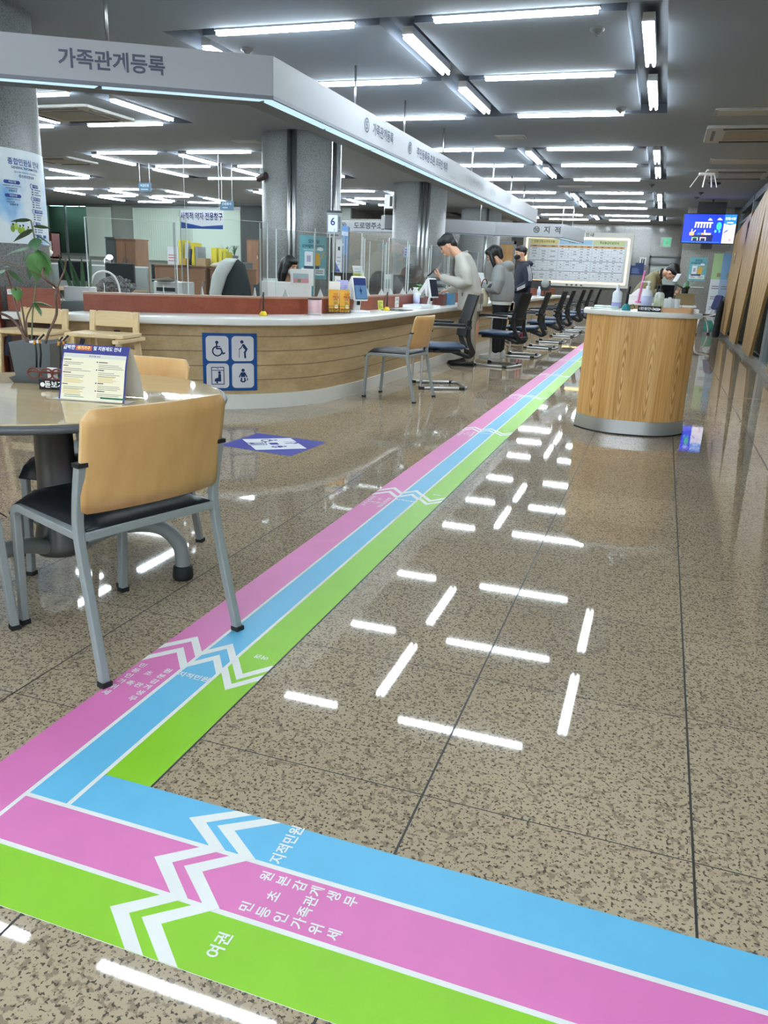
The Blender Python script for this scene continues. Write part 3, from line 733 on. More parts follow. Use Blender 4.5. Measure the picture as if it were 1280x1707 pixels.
# ------------------------------------------------------------------ plywood-backed visitor chairs
M_PLY = wood('birch_plywood', [(.3, '#c2955a'), (.5, '#d3a66b'), (.72, '#dcb57e')], axis=2, scale=1.6, stretch=3, rough=.38, fine=.25)
M_PLYEDGE = mat('plywood_edge', '#d8b98c', .5)
def visitor_chair():
    t = thing('visitor_chair', 'x', 'chair', (0, 0, 0))
    for s in (-1, 1):
        o = G(bar(smooth_path([(-.285, s*.250, .012), (-.235, s*.243, .22), (-.195, s*.240, .42), (-.200, s*.240, .52), (-.225, s*.240, .635)], 4), .026, .026, up=(0, 1, 0))).build('leg', M_GREYMETAL, t, bev=.004)
        G(cbox((-.287, s*.2505, .008), (.031, .031, .016))).build('foot_cap', M_RUBBER, o); G(cbox((-.226, s*.240, .639), (.031, .031, .012))).build('top_cap', M_RUBBER, o)
        o = G(bar([(.268, s*.19, .012), (.255, s*.192, .20), (.245, s*.194, .36)]+smooth_path([(.243, s*.195, .385), (.232, s*.196, .408), (.205, s*.197, .418)], 3)+[(-.195, s*.232, .425)], .026, .026, up=(0, 1, 0))).build('leg', M_GREYMETAL, t, bev=.004)
        G(cbox((.268, s*.19, .008), (.031, .031, .016))).build('foot_cap', M_RUBBER, o)
    G(cbox((-.195, 0, .425), (.024, .46, .026))).build('seat_rail', M_GREYMETAL, t, bev=.003); G(cbox((.17, 0, .416), (.022, .39, .022))).build('seat_rail', M_GREYMETAL, t, bev=.003)
    m = MB(); nx, ny = 12, 8   # cushion with waterfall front
    def top(u, v):
        x = -.20+.475*u; yy = (-.5+v)*(.44-.04*u); e = min(1, min(v, 1-v)*9, u*9, (1-u)*6); z = .442+.028*math.sin(min(1, e)*PI/2)
        if u > .8: z -= .055*((u-.8)/.2)**2
        return (x, yy, z)
    V = [top(i/nx, j/ny) for i in range(nx+1) for j in range(ny+1)]; n0 = len(V)
    V += [(x, y, min(.438-(.035*((i/nx-.8)/.2)**2 if i/nx > .8 else 0), z-.004)) for (x, y, z), i in zip(V, [i for i in range(nx+1) for j in range(ny+1)])]
    F = []
    I = lambda i, j: i*(ny+1)+j
    for i in range(nx):
        for j in range(ny): F += [(I(i, j), I(i+1, j), I(i+1, j+1), I(i, j+1)), (n0+I(i, j), n0+I(i, j+1), n0+I(i+1, j+1), n0+I(i+1, j))]
    for i in range(nx): F += [(I(i, 0), n0+I(i, 0), n0+I(i+1, 0), I(i+1, 0)), (I(i+1, ny), n0+I(i+1, ny), n0+I(i, ny), I(i, ny))]
    for j in range(ny): F += [(I(0, j+1), n0+I(0, j+1), n0+I(0, j), I(0, j)), (I(nx, j), n0+I(nx, j), n0+I(nx, j+1), I(nx, j+1))]
    m.add((V, F), sm=True); m.build('seat', M_NAVYBLK, t)
    # curved plywood back
    m = MB(); n = 14; V = []
    R_ = rrect(0, .645, .43, .30, .03, 5); th = .012
    def bend(y, z, d): return (-.205-.06*((z-.48)/.32)-.028*(1-(y/.243)**2)+d, y, z)
    # grid the rounded rectangle by columns so that it can bend
    ys = [-.243+.486*k/24 for k in range(25)]
    def zlim(y):
        r = .03; a = abs(y)-(.243-r)
        k = 0 if a <= 0 else r-math.sqrt(max(0, r*r-a*a)); return .492+k*.5, .792-k
    for d in (0, th):
        for y in ys:
            z0, z1 = zlim(y)
            for q in range(7): V.append(bend(y, z0+(z1-z0)*q/6, d))
    F = []; J = lambda s, i, q: s*175+i*7+q
    for i in range(24):
        for q in range(6): F += [(J(0, i, q), J(0, i, q+1), J(0, i+1, q+1), J(0, i+1, q)), (J(1, i, q), J(1, i+1, q), J(1, i+1, q+1), J(1, i, q+1))]
        F += [(J(0, i, 0), J(0, i+1, 0), J(1, i+1, 0), J(1, i, 0)), (J(0, i+1, 6), J(0, i, 6), J(1, i, 6), J(1, i+1, 6))]
    for q in range(6): F += [(J(0, 0, q+1), J(0, 0, q), J(1, 0, q), J(1, 0, q+1)), (J(0, 24, q), J(0, 24, q+1), J(1, 24, q+1), J(1, 24, q))]
    m.v = V; m.f = F; m.mi = [0]*len(F); m.sm = [len(f) == 4 for f in F]
    for k in range(48*6): pass
    o = m.build('backrest', [M_PLY, M_PLYEDGE], t)
    for p in o.data.polygons: p.use_smooth = False
    for p in o.data.polygons:
        if abs(p.normal.x) > .5: p.use_smooth = True
        else: p.material_index = 1
    G(cyl((0, 0), .004, 0, .004, 8)).build('screw', M_STEEL, t).matrix_local = Matrix.Translation((-.262, -.19, .752))@Matrix.Rotation(-PI/2, 4, 'Y')
    return t
vc = visitor_chair(); vc['label'] = 'plywood-backed visitor chair with black seat, nearest the camera at round table'
vc.location = (-1.555, 1.975, 0); vc.rotation_euler = (0, 0, math.radians(161))
G_ = 'plywood-backed visitor chairs'; vc['group'] = G_
dup(vc, (-2.0, 2.52, 0), math.radians(-83), 'plywood-backed visitor chair tucked under the far side of round table')
dup(vc, (-2.16, 1.69, 0), math.radians(62), 'plywood-backed visitor chair at left frame edge, only seat front and leg showing')
dup(vc, (-2.34, 7.31, 0), math.radians(174), 'plywood-backed visitor chair drawn up alone to the counter curve')

# ------------------------------------------------------------------ round table
TX, TY = -1.97, 2.20
t = thing('round_table', 'round beige-topped table with grey pedestal and curved tube legs', 'table', (TX, TY, 0))
M_TT = wood('table_laminate', [(.3, '#b9a179'), (.5, '#c3ac84'), (.7, '#cab48d')], axis=0, scale=.7, stretch=6, rough=.03)
G(lathe([(.575, .695), (.59, .70), (.592, .716), (.585, .72)], 72)).build('tabletop', M_TT, t)
G(lathe([(.588, .690), (.602, .694), (.606, .703), (.602, .713), (.592, .7175), (.588, .70)], 72), sm=True).build('edge_band', mat('edge_band_grey', '#4c4f52', .4), t)
G(lathe([(.085, .14), (.095, .15), (.095, .18), (.068, .30), (.064, .66), (.15, .69)], 40), sm=True).build('pedestal', mat('pedestal_grey', '#6c6e70', .3, metal=.8), t)
for k in range(3):
    a = math.radians((34, 154, 270)[k]); P = [(.06, 0, .17), (.18, 0, .215), (.28, 0, .225), (.36, 0, .205), (.41, 0, .15), (.425, 0, .09), (.425, 0, .03)]
    P = [(x*math.cos(a), x*math.sin(a), z) for x, _, z in P]
    o = G(tube(smooth_path(P, 4), .028, 14), sm=True).build('leg', M_GREYMETAL, t)
    c_ = (.425*math.cos(a), .425*math.sin(a)); G(lathe([(.030, .055), (.036, .05), (.040, .012), (.036, .0)], 18, c_), sm=True).build('rubber_foot', M_RUBBER, o)

# ------------------------------------------------------------------ pine high chairs
M_PINE = wood('pale_pine', [(.3, '#d6b98a'), (.5, '#e2c99c'), (.72, '#e9d4ac')], axis=0, scale=1.4, stretch=8, rough=.5)
M_STRAP = mat('navy_strap', '#10182a', .7)
def high_chair():
    t = thing('high_chair', 'x', 'high chair', (0, 0, 0))
    for s in (-1, 1):
        G(bar([(.20, s*.205, 0), (.14, s*.185, .63)], .045, .03, up=(1, 0, 0))).build('leg', M_PINE, t, bev=.005)
        G(bar([(-.22, s*.205, 0), (-.13, s*.18, .62), (-.155, s*.178, .80)], .045, .03, up=(1, 0, 0))).build('leg', M_PINE, t, bev=.005)
        G(bar([(-.17, s*.212, .605), (.24, s*.212, .605)], .05, .028)).build('arm_rail', M_PINE, t, bev=.004)
    pr = [(-.175, .685), (.175, .685), (.175, .775), (.13, .80), (-.13, .80), (-.175, .775)]
    G(prism(pr, -.012, .012)).build('backrest', M_PINE, t, bev=.004).matrix_local = Matrix.Translation((-.15, 0, 0))@Matrix(((0, 0, 1, 0), (1, 0, 0, 0), (0, 1, 0, 0), (0, 0, 0, 1)))
    G(box(-.12, .17, -.235, .235, .622, .65)).build('seat', M_PINE, t, bev=.006)
    G(box(-.155, -.13, -.17, .17, .47, .52)).build('rear_rail', M_PINE, t, bev=.004)
    G(box(.12, .15, -.18, .18, .20, .26)).build('foot_rest', M_PINE, t, bev=.004)
    G(bar([(-.14, .02, .66), (-.13, .02, .60), (-.11, .025, .45), (-.10, .03, .40)], .05, .004, up=(1, 0, 0))).build('strap', M_STRAP, t)
    G(bar([(.14, -.10, .61), (.16, -.11, .55), (.165, -.13, .46)], .035, .004, up=(1, 0, 0))).build('strap', M_STRAP, t)
    return t
h = high_chair(); h['group'] = 'pine baby high chairs'; h['label'] = 'pale pine baby high chair with navy straps, beside the blue accessibility sign'
h.location = (-3.93, 5.02, 0); h.rotation_euler = (0, 0, math.radians(-82))
dup(h, (-4.47, 4.88, 0), math.radians(-84), 'pale pine baby high chair with navy straps, behind the grey planter')

# ------------------------------------------------------------------ on the round table
TZ = .72
M_POT = mat('grey_pot', '#565c5e', .6)
t = thing('potted_plant', 'grey square planter with sparse woody plant on the round table', 'plant', (-2.19, 2.41, TZ), math.radians(18))
t.scale = (.92, .92, .95)
m = MB()
def sq(a, z): return [(-a, -a, z), (a, -a, z), (a, a, z), (-a, a, z)]
V = sq(.072, .018)+sq(.084, .155)+sq(.076, .155)+sq(.072, .135); F = [(3, 2, 1, 0), (12, 13, 14, 15)]
for k in range(3):
    for q in range(4): F.append((k*4+q, k*4+(q+1) % 4, (k+1)*4+(q+1) % 4, (k+1)*4+q))
m.add((V, F)).build('pot', M_POT, t, bev=.003)
V = sq(.080, 0)+sq(.092, .022)+sq(.086, .022)+sq(.076, .010); G((V, F)).build('saucer', M_POT, t, bev=.002)
G(box(-.07, .07, -.07, .07, .12, .138)).build('soil', mat('soil_brown', '#3a3129', .95, bump=(60, .6)), t)
G(([(-.01, -.05, .13), (.04, -.055, .13), (.038, -.06, .168), (-.012, -.055, .16)], [(0, 1, 2, 3)])).build('plant_tag', cm('#e8e8e6'), t, fix=False)
M_STEM = mat('woody_stem', '#6b5348', .7); M_LEAF = mat('leaf_green', '#5d8a50', .4, noise=(20, .2)); M_LEAF2 = mat('leaf_dark_green', '#45694a', .4, noise=(20, .2))
def leaf_mesh(L_, W_, bendz=.15, n=8):
    V, F = [], []
    for i in range(n+1):
        u = i/n; w_ = W_*math.sin(PI*min(1, u**.75))*.5+.0004; z = -bendz*L_*u*u
        V += [(u*L_, -w_, z-.1*w_), (u*L_, 0, z+.22*w_), (u*L_, w_, z-.1*w_)]
    for i in range(n): a = i*3; F += [(a, a+3, a+4, a+1), (a+1, a+4, a+5, a+2)]
    return V, F
def leaf(m, p, az, el, L_, W_, roll=0, mi=0, b_=.2):
    M = Matrix.Translation(p)@Matrix.Rotation(az, 4, 'Z')@Matrix.Rotation(-el, 4, 'Y')@Matrix.Rotation(roll, 4, 'X'); m.add(leaf_mesh(L_, W_, b_), M, mi, True)
# branches are drawn in the plane seen from the aisle: a = right of view, z up
vd = Vector((math.cos(math.radians(30.2)), math.sin(math.radians(30.2)), 0)); vd = Matrix.Rotation(-math.radians(18), 3, 'Z')@vd
vo = Vector((-vd.y, vd.x, 0))
def BP(a, z, d=0): q = vd*a+vo*d; return (q.x, q.y, z)
brs = [([(.02, .13), (.045, .19), (.075, .26), (.085, .33), (.078, .36), (.05, .40), (.035, .44)], .0052), ([(.085, .33), (.10, .38), (.12, .43), (.135, .47)], .0035),
       ([(-.03, .13), (-.05, .18), (-.10, .24), (-.16, .27)], .005), ([(-.05, .18), (-.065, .26), (-.085, .34), (-.09, .42)], .0038),
       ([(-.045, .17), (-.045, .25), (-.06, .32), (-.065, .36)], .0036), ([(-.04, .17), (-.035, .24), (-.01, .30)], .003),
       ([(-.10, .45), (-.03, .43), (.03, .40), (.07, .365), (.10, .33), (.105, .30)], .0018)]
m = MB()
for P, r_ in brs: m.add(tube(smooth_path([BP(a, z, .01*i*(-1)**i) for i, (a, z) in enumerate(P)], 4), r_, 8, scales=None), sm=True)
m.build('stems', M_STEM, t)
rd = random.Random(4)
for (a, z, az, L_, W_, el) in ((-.01, .30, 10, .075, .05, .1), (0, .30, -40, .06, .042, -.6), (-.065, .36, -60, .055, .045, -1.0), (-.09, .42, 170, .08, .05, -.15), (-.09, .42, 20, .07, .045, -.5), (-.10, .43, 60, .05, .035, .3), (-.14, .42, 200, .05, .04, -.3)):
    m = MB(); leaf(m, BP(a, z), math.radians(az+12), el, L_, W_, rd.uniform(-.5, .5), b_=.3); m.build('leaf', M_LEAF2 if z > .4 else M_LEAF, t, fix=False)

# tall thin plant stem rising from the pot's far corner, with broad leaves against the column
t2 = thing('leafy_branch', 'leafy green branch spread in front of the stone column and poster', 'plant', (-2.19, 2.41, TZ-.085))
m = MB(); V0 = Matrix.Rotation(math.radians(18), 3, 'Z')
def BW(a, z, d=0): q = V0@Vector(BP(a, z, d)); return tuple(q)
m.add(tube(smooth_path([BW(-.03, .225, .03), BW(-.02, .34, .05), BW(.0, .44, .05), BW(.012, .56, .04), BW(.005, .66, .03)], 5), .0028, 8), sm=True)
m.build('stem', mat('green_stem', '#6d7a56', .6), t2)
for (a, z, az, L_, W_, el, dk) in ((.005, .66, 200, .07, .035, .1, 1), (.012, .63, 190, .085, .05, -.35, 1), (.01, .64, 15, .06, .035, .15, 1), (.012, .61, 10, .07, .035, -.35, 1), (.012, .57, 185, .11, .04, -.1, 1),
       (.012, .56, 5, .10, .045, -.75, 0), (.008, .55, 200, .10, .06, -1.1, 1), (.01, .55, -60, .10, .085, -1.2, 0), (.015, .56, -20, .10, .07, -1.05, 0), (.01, .60, -80, .06, .05, -.6, 1), (-.02, .55, 215, .045, .03, -.9, 1)):
    m = MB(); leaf(m, BW(a, z, .035), math.radians(az+30), el, L_, W_, rd.uniform(-.6, .6), b_=.25); m.build('leaf', M_LEAF2 if dk else M_LEAF, t2, fix=False)

# tent card
def tent_card():
    t = thing('tent_card', 'folded white information card with blue header standing on the round table', 'card', (-1.745, 2.185, TZ), math.radians(7))
    t.scale = (1, .95, .95)
    w_ = .238; prof = [(-.062, .001), (-.052, .03), (-.042, .07), (-.030, .12), (-.012, .165), (.0, .186)]
    def sheet(pr):
        P = smooth_path(pr, 5); V = []; F = []
        for i, p in enumerate(P):
            for s in (-1, 1): V.append((s*w_/2, p.x, p.y))
        for i in range(len(P)-1): F.append((2*i, 2*i+1, 2*i+3, 2*i+2))
        return V, F
    bk = [(.0, .186), (.035, .13), (.062, .07), (.078, .001)]
    G(sheet(prof), sheet(bk)).build('card', mat('card_white', '#e6e4dc', .45), t, fix=False)
    G(([(-w_/2-.02, -.078, .0015), (w_/2+.012, -.066, .0015), (w_/2+.012, .0, .0015), (-w_/2-.02, -.0, .0015)], [(0, 1, 2, 3)])).build('base_flap', mat('card_white2', '#eceae4', .45), t, fix=False)
    b = Board(.01, .01, '#e9e3d2', .0004); b.mb = MB(); b.mats = []; b.dz = .0003
    H = .19; NV = '#3a3f86'; IV = '#e6dfc6'
    b.rect(0, 0, w_, H, NV, 1); b.rect(0, -.016, w_-.012, H-.034, IV, 2); b.rect(0, .0545, w_-.012, .012, '#cfcfc8', 3)
    b.text('급박한', -.098, .082, .017, '#f2f2ee', 3, .02, sx=.9); b.rect(-.045, .082, .058, .016, '#c96a3a', 3); b.text('위기가구', -.045, .082, .014, '#ffe9a0', 4, .02, sx=.9)
    b.text('및 지원제도 안내', .040, .082, .016, '#f2f2ee', 3, .02, sx=.9); b.text('복지지원 안내', 0, .0545, .007, '#40407a', 4, .02)
    for i, yy in enumerate((.040, .019, -.003, -.042)): b.rect(-.117, yy, .004, .004, '#2a2a30', 3); b.lines(-.11, yy, .030, 1, .01, .003, '#55534c', 3, i); b.lines(-.106, yy-.009, .098, 2, .0055, .0018, '#8d887a', 3, i+7)
    for i, yy in enumerate((.036, .010, -.034, -.060)): b.rect(.012, yy, .004, .004, '#2a2a30', 3); b.lines(.018, yy, .032, 1, .01, .003, '#55534c', 3, i+2); b.lines(.018, yy-.009, .092, 3, .0055, .0018, '#8d887a', 3, i+17)
    for xx, yy, n_ in ((-.106, -.024, 3), (.018, -.012, 4), (-.106, -.060, 3)): b.lines(xx, yy, .09, n_, .0055, .003, '#d5c083', 3, n_)
    b.rect(.075, -.082, .085, .006, '#1f6b53', 3); b.lines(-.10, -.078, .09, 2, .006, .002, '#507a6a', 3, 3)
    # wrap onto the concave front sheet
    P = smooth_path(prof, 8); cu = [0]
    for p, q in zip(P, P[1:]): cu.append(cu[-1]+(q-p).length)
    T_ = cu[-1]; nv = []
    b.cut(1, 22)
    for x, y, z in b.mb.v:
        s = (y+H/2)/H*T_; i = max(k for k in range(len(cu)) if cu[k] <= s+1e-9); i = min(i, len(cu)-2)
        q = P[i].lerp(P[i+1], (s-cu[i])/(cu[i+1]-cu[i])); d = (P[i+1]-P[i]).normalized(); n = Vector((-d.y, d.x))
        nv.append((x, q.x+n.x*(z+.0006), q.y+n.y*(z+.0006)))
    b.mb.v = nv; b.mb.build('front_print', b.mats, t, fix=False)
tent_card()
# reading-glasses stand
t = thing('glasses_stand', 'black reading-glasses stand with white lettering beside the tent card', 'stand', (-1.99, 2.28, TZ), math.radians(14))
G(box(-.07, .07, -.02, .03, 0, .035)).build('stand_base', M_BLACK, t, bev=.002)
b = Board(.135, .033, '#1a1a1c', .001); b.text('돋보기안경', .012, 0, .026, '#f1f1f1', 2, .02); b.disc(-.055, 0, .008, '#f1f1f1', 2); b.build('stand_label', frame((0, -.0215, .0175), (1, 0, 0), UP), t)
G(box(-.045, -.01, .0, .006, .035, .075)).build('card_slot', M_WPLAS, t)
for k, x in enumerate((-.055, .03)):
    g = thing('reading_glasses', ('black reading glasses with orange temple tips hung beside the planter', 'black reading glasses with orange temple tips hung behind the tent card')[k], 'glasses', (-1.99+x*1.0-.015, 2.262+x*.25, TZ), math.radians(14), 'reading glasses on the stand')
    G(tube([(0, 0, .075), (.004, 0, .12), (0, .005, .17), (.012, .01, .185)], .0035, 8), tube([(.008, .01, .075), (.014, .012, .12), (.012, .014, .172), (.03, .015, .19)], .0035, 8), sm=True).build('temple', M_BLACK, g)
    G(tube([(-.001, 0, .155), (.0, .005, .168)], .0045, 8), tube([(.012, .013, .158), (.012, .014, .170)], .0045, 8), sm=True).build('temple_tip', mat('orange_tip', '#c8842f', .4), g)
    G(tube([(.022*math.cos(a*PI/8)-.012, -.002, .055+.018*math.sin(a*PI/8)) for a in range(16)], .003, 6, closed=True), tube([(.022*math.cos(a*PI/8)+.036, -.002, .055+.018*math.sin(a*PI/8)) for a in range(16)], .003, 6, closed=True), tube([(-.03, 0, .06), (.0, -.01, .062), (.05, 0, .06)], .0035, 6), sm=True).build('glasses_frame', mat('orange_red_frame', '#6a2c1c', .4), g)

# ------------------------------------------------------------------ things on the service counter
CZ = .757
def yp(name, label, x, y, col='#e3c321'):
    t = thing(name, label, 'pen', (x, y, CZ))
    G(lathe([(.035, 0), (.036, .012), (.022, .035), (.014, .040)], 18), sm=True).build('weighted_base', mat('yellow_base', col, .4), t)
    G(tube([(0, 0, .035), (.002, .002, .20)], .0075, 10), sm=True).build('pen', M_BLACK, t)
    G(tube(smooth_path([(.0, 0, .19), (-.03, .01, .13), (-.045, .02, .05), (-.03, .03, .01)], 4), .0025, 6), sm=True).build('cord', M_BLACK, t)
    return t
yp('counter_pen', 'black pen upright in yellow base near the accessibility sign', -3.30, 6.36)
yp('counter_pen', 'black pen upright in yellow base beside the white tablet kiosk', -2.90, 8.55)
t = thing('diffuser_jar', 'pink cylindrical jar on the counter left of the yellow leaflets', 'jar', (-3.06, 6.93, CZ))
G(lathe([(.062, 0), (.064, .004), (.064, .022), (.058, .025), (.064, .028), (.065, .135), (.062, .14)], 30), sm=True).build('jar_body', mat('pale_pink', '#d9b3b8', .4), t)
G(lathe([(.064, .14), (.066, .142), (.066, .150), (.05, .152)], 30), sm=True).build('rim', M_BLACK, t)
G(lathe([(.0655, .006), (.0655, .024)], 30), sm=True).build('base_ring', mat('grey_ring', '#b9bcbe', .3), t)
# leaflet holder
t = thing('leaflet_holder', 'wire leaflet holder with yellow and violet leaflets on the counter', 'leaflet holder', (-2.985, 7.33, CZ), math.radians(32))
for k, (x, ry) in enumerate(((-.052, .04), (.055, -.02))):
    b = Board(.098, .21, '#d9a23c', .012); b.text('여권', .02, .06, .022, '#c2401f', 2, .02); b.text('재발급', .018, .035, .024, '#b8452a', 2, .02, sx=.9); b.text('신청', .018, .010, .022, '#6a4a7a', 2, .02); b.lines(0, -.015, .04, 3, .010, .004, '#8a6a2a', 2, k); b.disc(.025, -.055, .018, '#e8d9b0', 2); b.rect(-.005, -.085, .07, .022, '#b98426', 2)
    b.build('leaflet', frame((x, -.02, .125), (1, ry, 0), (0, .12, 1)), t)
for k, (x, y, z, c, w_) in enumerate(((-.035, .03, .20, '#e9e8e2', .11), (.045, .05, .215, '#b3b6e0', .115), (.0, .07, .25, '#e3e2da', .06))):
    b = Board(w_, .21, c, .006)
    if k == 1: b.lines(-.04, .05, .03, 5, .014, .006, '#8489c4', 2, 1); b.lines(.01, .05, .035, 5, .014, .006, '#8489c4', 2, 2)
    b.build('leaflet', frame((x, y, z), (1, 0, 0), (0, .1, 1)), t)
wr = MB()
for z in (.012, .05, .075): wr.add(tube([(-.11, -.05, z), (.11, -.05, z), (.11, .08, z), (-.11, .08, z)], .002, 6, closed=True))
for x in (-.11, -.055, 0, .055, .11): wr.add(tube([(x, .08, .012), (x, -.05, .012), (x, -.05, .075)], .002, 6))
for x in (-.09, -.03, .03, .09): wr.add(tube([(x+.014*math.cos(a*PI/5), -.05, .032+.014*math.sin(a*PI/5)) for a in range(10)], .002, 6, closed=True))
wr.build('wire_rack', M_BLACK, t)
def tablet_kiosk(label, x, y, rz, lit):
    t = thing('tablet_kiosk', label, 'tablet', (x, y, CZ), rz)   # faces +x
    G(prism(rrect(0, 0, .17, .22, .03), 0, .022)).build('base_plate', M_WPLAS, t, bev=.004)
    G(bar([(-.03, 0, .02), (-.0, 0, .16)], .085, .022, up=(1, 0, 0))).build('neck', M_WPLAS, t, bev=.006)
    G(box(.0, .012, -.018, .018, .075, .115)).build('card_reader', M_BLACK, t)
    M = Matrix.Translation((.02, 0, .235))@Matrix.Rotation(math.radians(-14), 4, 'Y')
    def put(o): o.matrix_local = M; return o
    put(G(box(-.02, .012, -.088, .088, -.12, .125)).build('screen_body', M_WPLAS, t, bev=.012))
    b = Board(.155, .215, '#1b2030', .002)
    if lit:
        b.rect(0, 0, .145, .205, em('#1e2f66', .45), 1); b.rect(0, -.035, .145, .135, em('#4f7498', .45), 2); b.disc(.0, -.02, .017, '#24406a', 3); b.line([(0, .015), (0, -.055)], .01, '#24406a', 3)
    b.build('screen', M@frame((.0145, 0, 0), (0, 1, 0), (0, 0, 1)), t)
    G(prism([(.0, .352), (-.025, .360), (-.195, .125), (-.185, .108), (-.155, .108), (-.06, .225), (-.035, .13), (-.02, .13)], -.078, .078)).build('rear_cover', M_WPLAS, t, bev=.005).matrix_local = Matrix(((1, 0, 0, 0), (0, 0, -1, 0), (0, 1, 0, 0), (0, 0, 0, 1)))
    return t
tablet_kiosk('white tablet kiosk with glowing blue screen beside the yellow leaflets', -2.96, 7.80, math.radians(-32), True)
tablet_kiosk('white tablet kiosk with dark screen in front of the jacketed man', -2.84, 10.15, math.radians(-20), False)
t = thing('telephone', 'black and teal object behind the first tablet kiosk', 'telephone', (-3.02, 7.62, CZ))
G(tube(smooth_path([(0, 0, .02), (-.02, .0, .10), (.0, .02, .18), (.02, .03, .2)], 4), .018, 12), sm=True).build('handset', M_BLACK, t); G(box(-.06, .03, -.04, .05, 0, .025)).build('cradle', mat('teal', '#1f6f74', .4), t, bev=.004)
b = Board(.075, .10, '#d9dc6a', .001); b.lines(-.03, .035, .06, 6, .013, .005, '#6d7030', 1, 2)
tag(b.build('notice_card', frame((-3.0, 8.62, CZ+.052), (.55, .83, 0), (-.15, .1, 1))), 'yellow printed notice leaning on the red-brown ledge', 'notice')
tag(G(prism(rrect(-2.84, 8.75, .26, .42, .02), CZ, CZ+.006)).build('writing_mat', mat('mat_green_grey', '#4c5a58', .25)), 'dark green writing mat by the yellow-based pen', 'mat')
def pump(name, label, x, y, z, s=1, body='#dfe1ea', cap='#eeeeee', rz=0, lab='#b9bfe0'):
    t = thing(name, label, 'bottle', (x, y, z), rz)
    G(lathe([(.034*s, 0), (.037*s, .004*s), (.037*s, .125*s), (.030*s, .142*s), (.014*s, .15*s)], 24), sm=True).build('bottle_body', mat('b_'+body, body, .3), t)
    G(lathe([(.016*s, .15*s), (.016*s, .172*s), (.006*s, .176*s), (.006*s, .195*s), (.015*s, .197*s), (.015*s, .207*s)], 16), box(-.045*s, .012*s, -.007*s, .007*s, .198*s, .208*s), sm=False).build('pump_head', mat('c_'+cap, cap, .35), t)
    G(lathe([(.0374*s, .03*s), (.0374*s, .105*s)], 24), sm=True).build('bottle_label', mat('l_'+lab, lab, .5), t)
    return t
pump('sanitizer_bottle', 'white pump sanitizer bottle on the service counter beside the document tray', -2.98, 9.95, CZ, 1.15)
t = thing('document_tray', 'flat white tray of papers on the counter before the pink pot', 'tray', (-2.86, 9.63, CZ), math.radians(88))
G(box(-.24, .24, -.12, .12, 0, .035)).build('tray_body', M_WPLAS, t, bev=.008); G(box(-.235, .235, -.11, .115, .035, .042)).build('papers', cm('#cdd3e6'), t)
t = thing('potted_plant', 'small leafy plant in a pink pot beside the second tablet kiosk', 'plant', (-2.99, 10.32, CZ))
G(lathe([(.06, 0), (.075, .02), (.085, .13), (.09, .15), (.08, .15), (.075, .13)], 24), sm=True).build('pot', mat('dusty_pink', '#b9837f', .5), t)
m = MB()
for k in range(46):
    a = rd.uniform(0, 2*PI); e = rd.uniform(-.5, .9); r_ = rd.uniform(.0, .05); leaf(m, (r_*math.cos(a), r_*math.sin(a), .16+rd.uniform(0, .08)), a, e, rd.uniform(.08, .13), .04, rd.uniform(-.8, .8))
m.build('foliage', M_LEAF, t, fix=False)
tag(G(cyl((-3.05, 10.1), .035, CZ, CZ+.05, 14), ell((-3.03, 10.05, CZ+.03), (.04, .03, .03), 10, 6)).build('tissue', cm('#aebbd6')), 'crumpled pale blue tissue beside the pink pot', 'tissue')
b = Board(.16, .12, '#e9e9e4', .001); b.rect(0, .03, .15, .045, '#d8d2d0', 1); b.text('안 내', 0, .03, .035, '#4a4a52', 2, .02); b.lines(-.06, -.01, .12, 4, .013, .005, '#a08a86', 1, 2)
tag(b.build('ledge_notice', frame((-3.045, 9.35, .825), (0, 1, 0), UP)), 'small white notice stuck on the red-brown ledge left of sanitizer bottle', 'notice')
t = thing('calculator_screen', 'white angled signing pad standing in front of the pink pot', 'signing pad', (-2.98, 10.0, CZ), math.radians(-30))
G(bar([(-.1, 0, .19), (.02, 0, .10)], .13, .014, up=(0, 1, 0))).build('pad', M_WPLAS, t, bev=.003); G(cyl((-.08, 0), .012, .0, .19, 10)).build('pad_stem', M_WPLAS, t); G(cyl((-.08, 0), .05, 0, .012, 20)).build('pad_base', M_WPLAS, t)
t = thing('tote_bag', 'cream canvas tote bag standing on the counter before the hooded woman', 'bag', (-2.52, 11.70, CZ-.03), math.radians(60))
t['label'] = 'cream canvas tote bag hanging between the jacketed man and the hooded woman'
o = remeshed(G(loft([((0, 0, .01), (.13, 0, 0), (0, .06, 0)), ((.005, 0, .10), (.14, 0, 0), (0, .075, 0)), ((0, 0, .20), (.135, 0, 0), (0, .05, 0)), ((-.01, 0, .27), (.125, 0, 0), (0, .03, 0))], 24)), 'bag_body', mat('cream_canvas', '#cfc8ab', .85, bump=(30, .25)), .012, t)
G(tube(smooth_path([(.06, -.03, .26), (.05, -.05, .36), (0, -.05, .40), (-.05, -.05, .36), (-.06, -.03, .26)], 4), .008, 8), sm=True).build('bag_handle', M_BLACK, t)
b = Board(.14, .20, '#dfe3e4', .004); tag(b.build('paper_form', frame((-2.60, 11.96, 1.12), (.7, .7, 0), (-.3, .2, 1))), 'white sheet the hooded woman is reading', 'paper')
tag(G(box(-2.98, -2.83, 11.15, 11.4, CZ, CZ+.16)).build('supply_box', mat('blue_box', '#4f87ad', .5)), 'blue box on the counter beside the jacketed man', 'box')
tag(G(box(-2.96, -2.84, 10.75, 10.95, CZ, CZ+.15)).build('brown_box', mat('brown_box', '#7c4a45', .5)), 'small brown box on the counter behind the dark tablet kiosk', 'box')

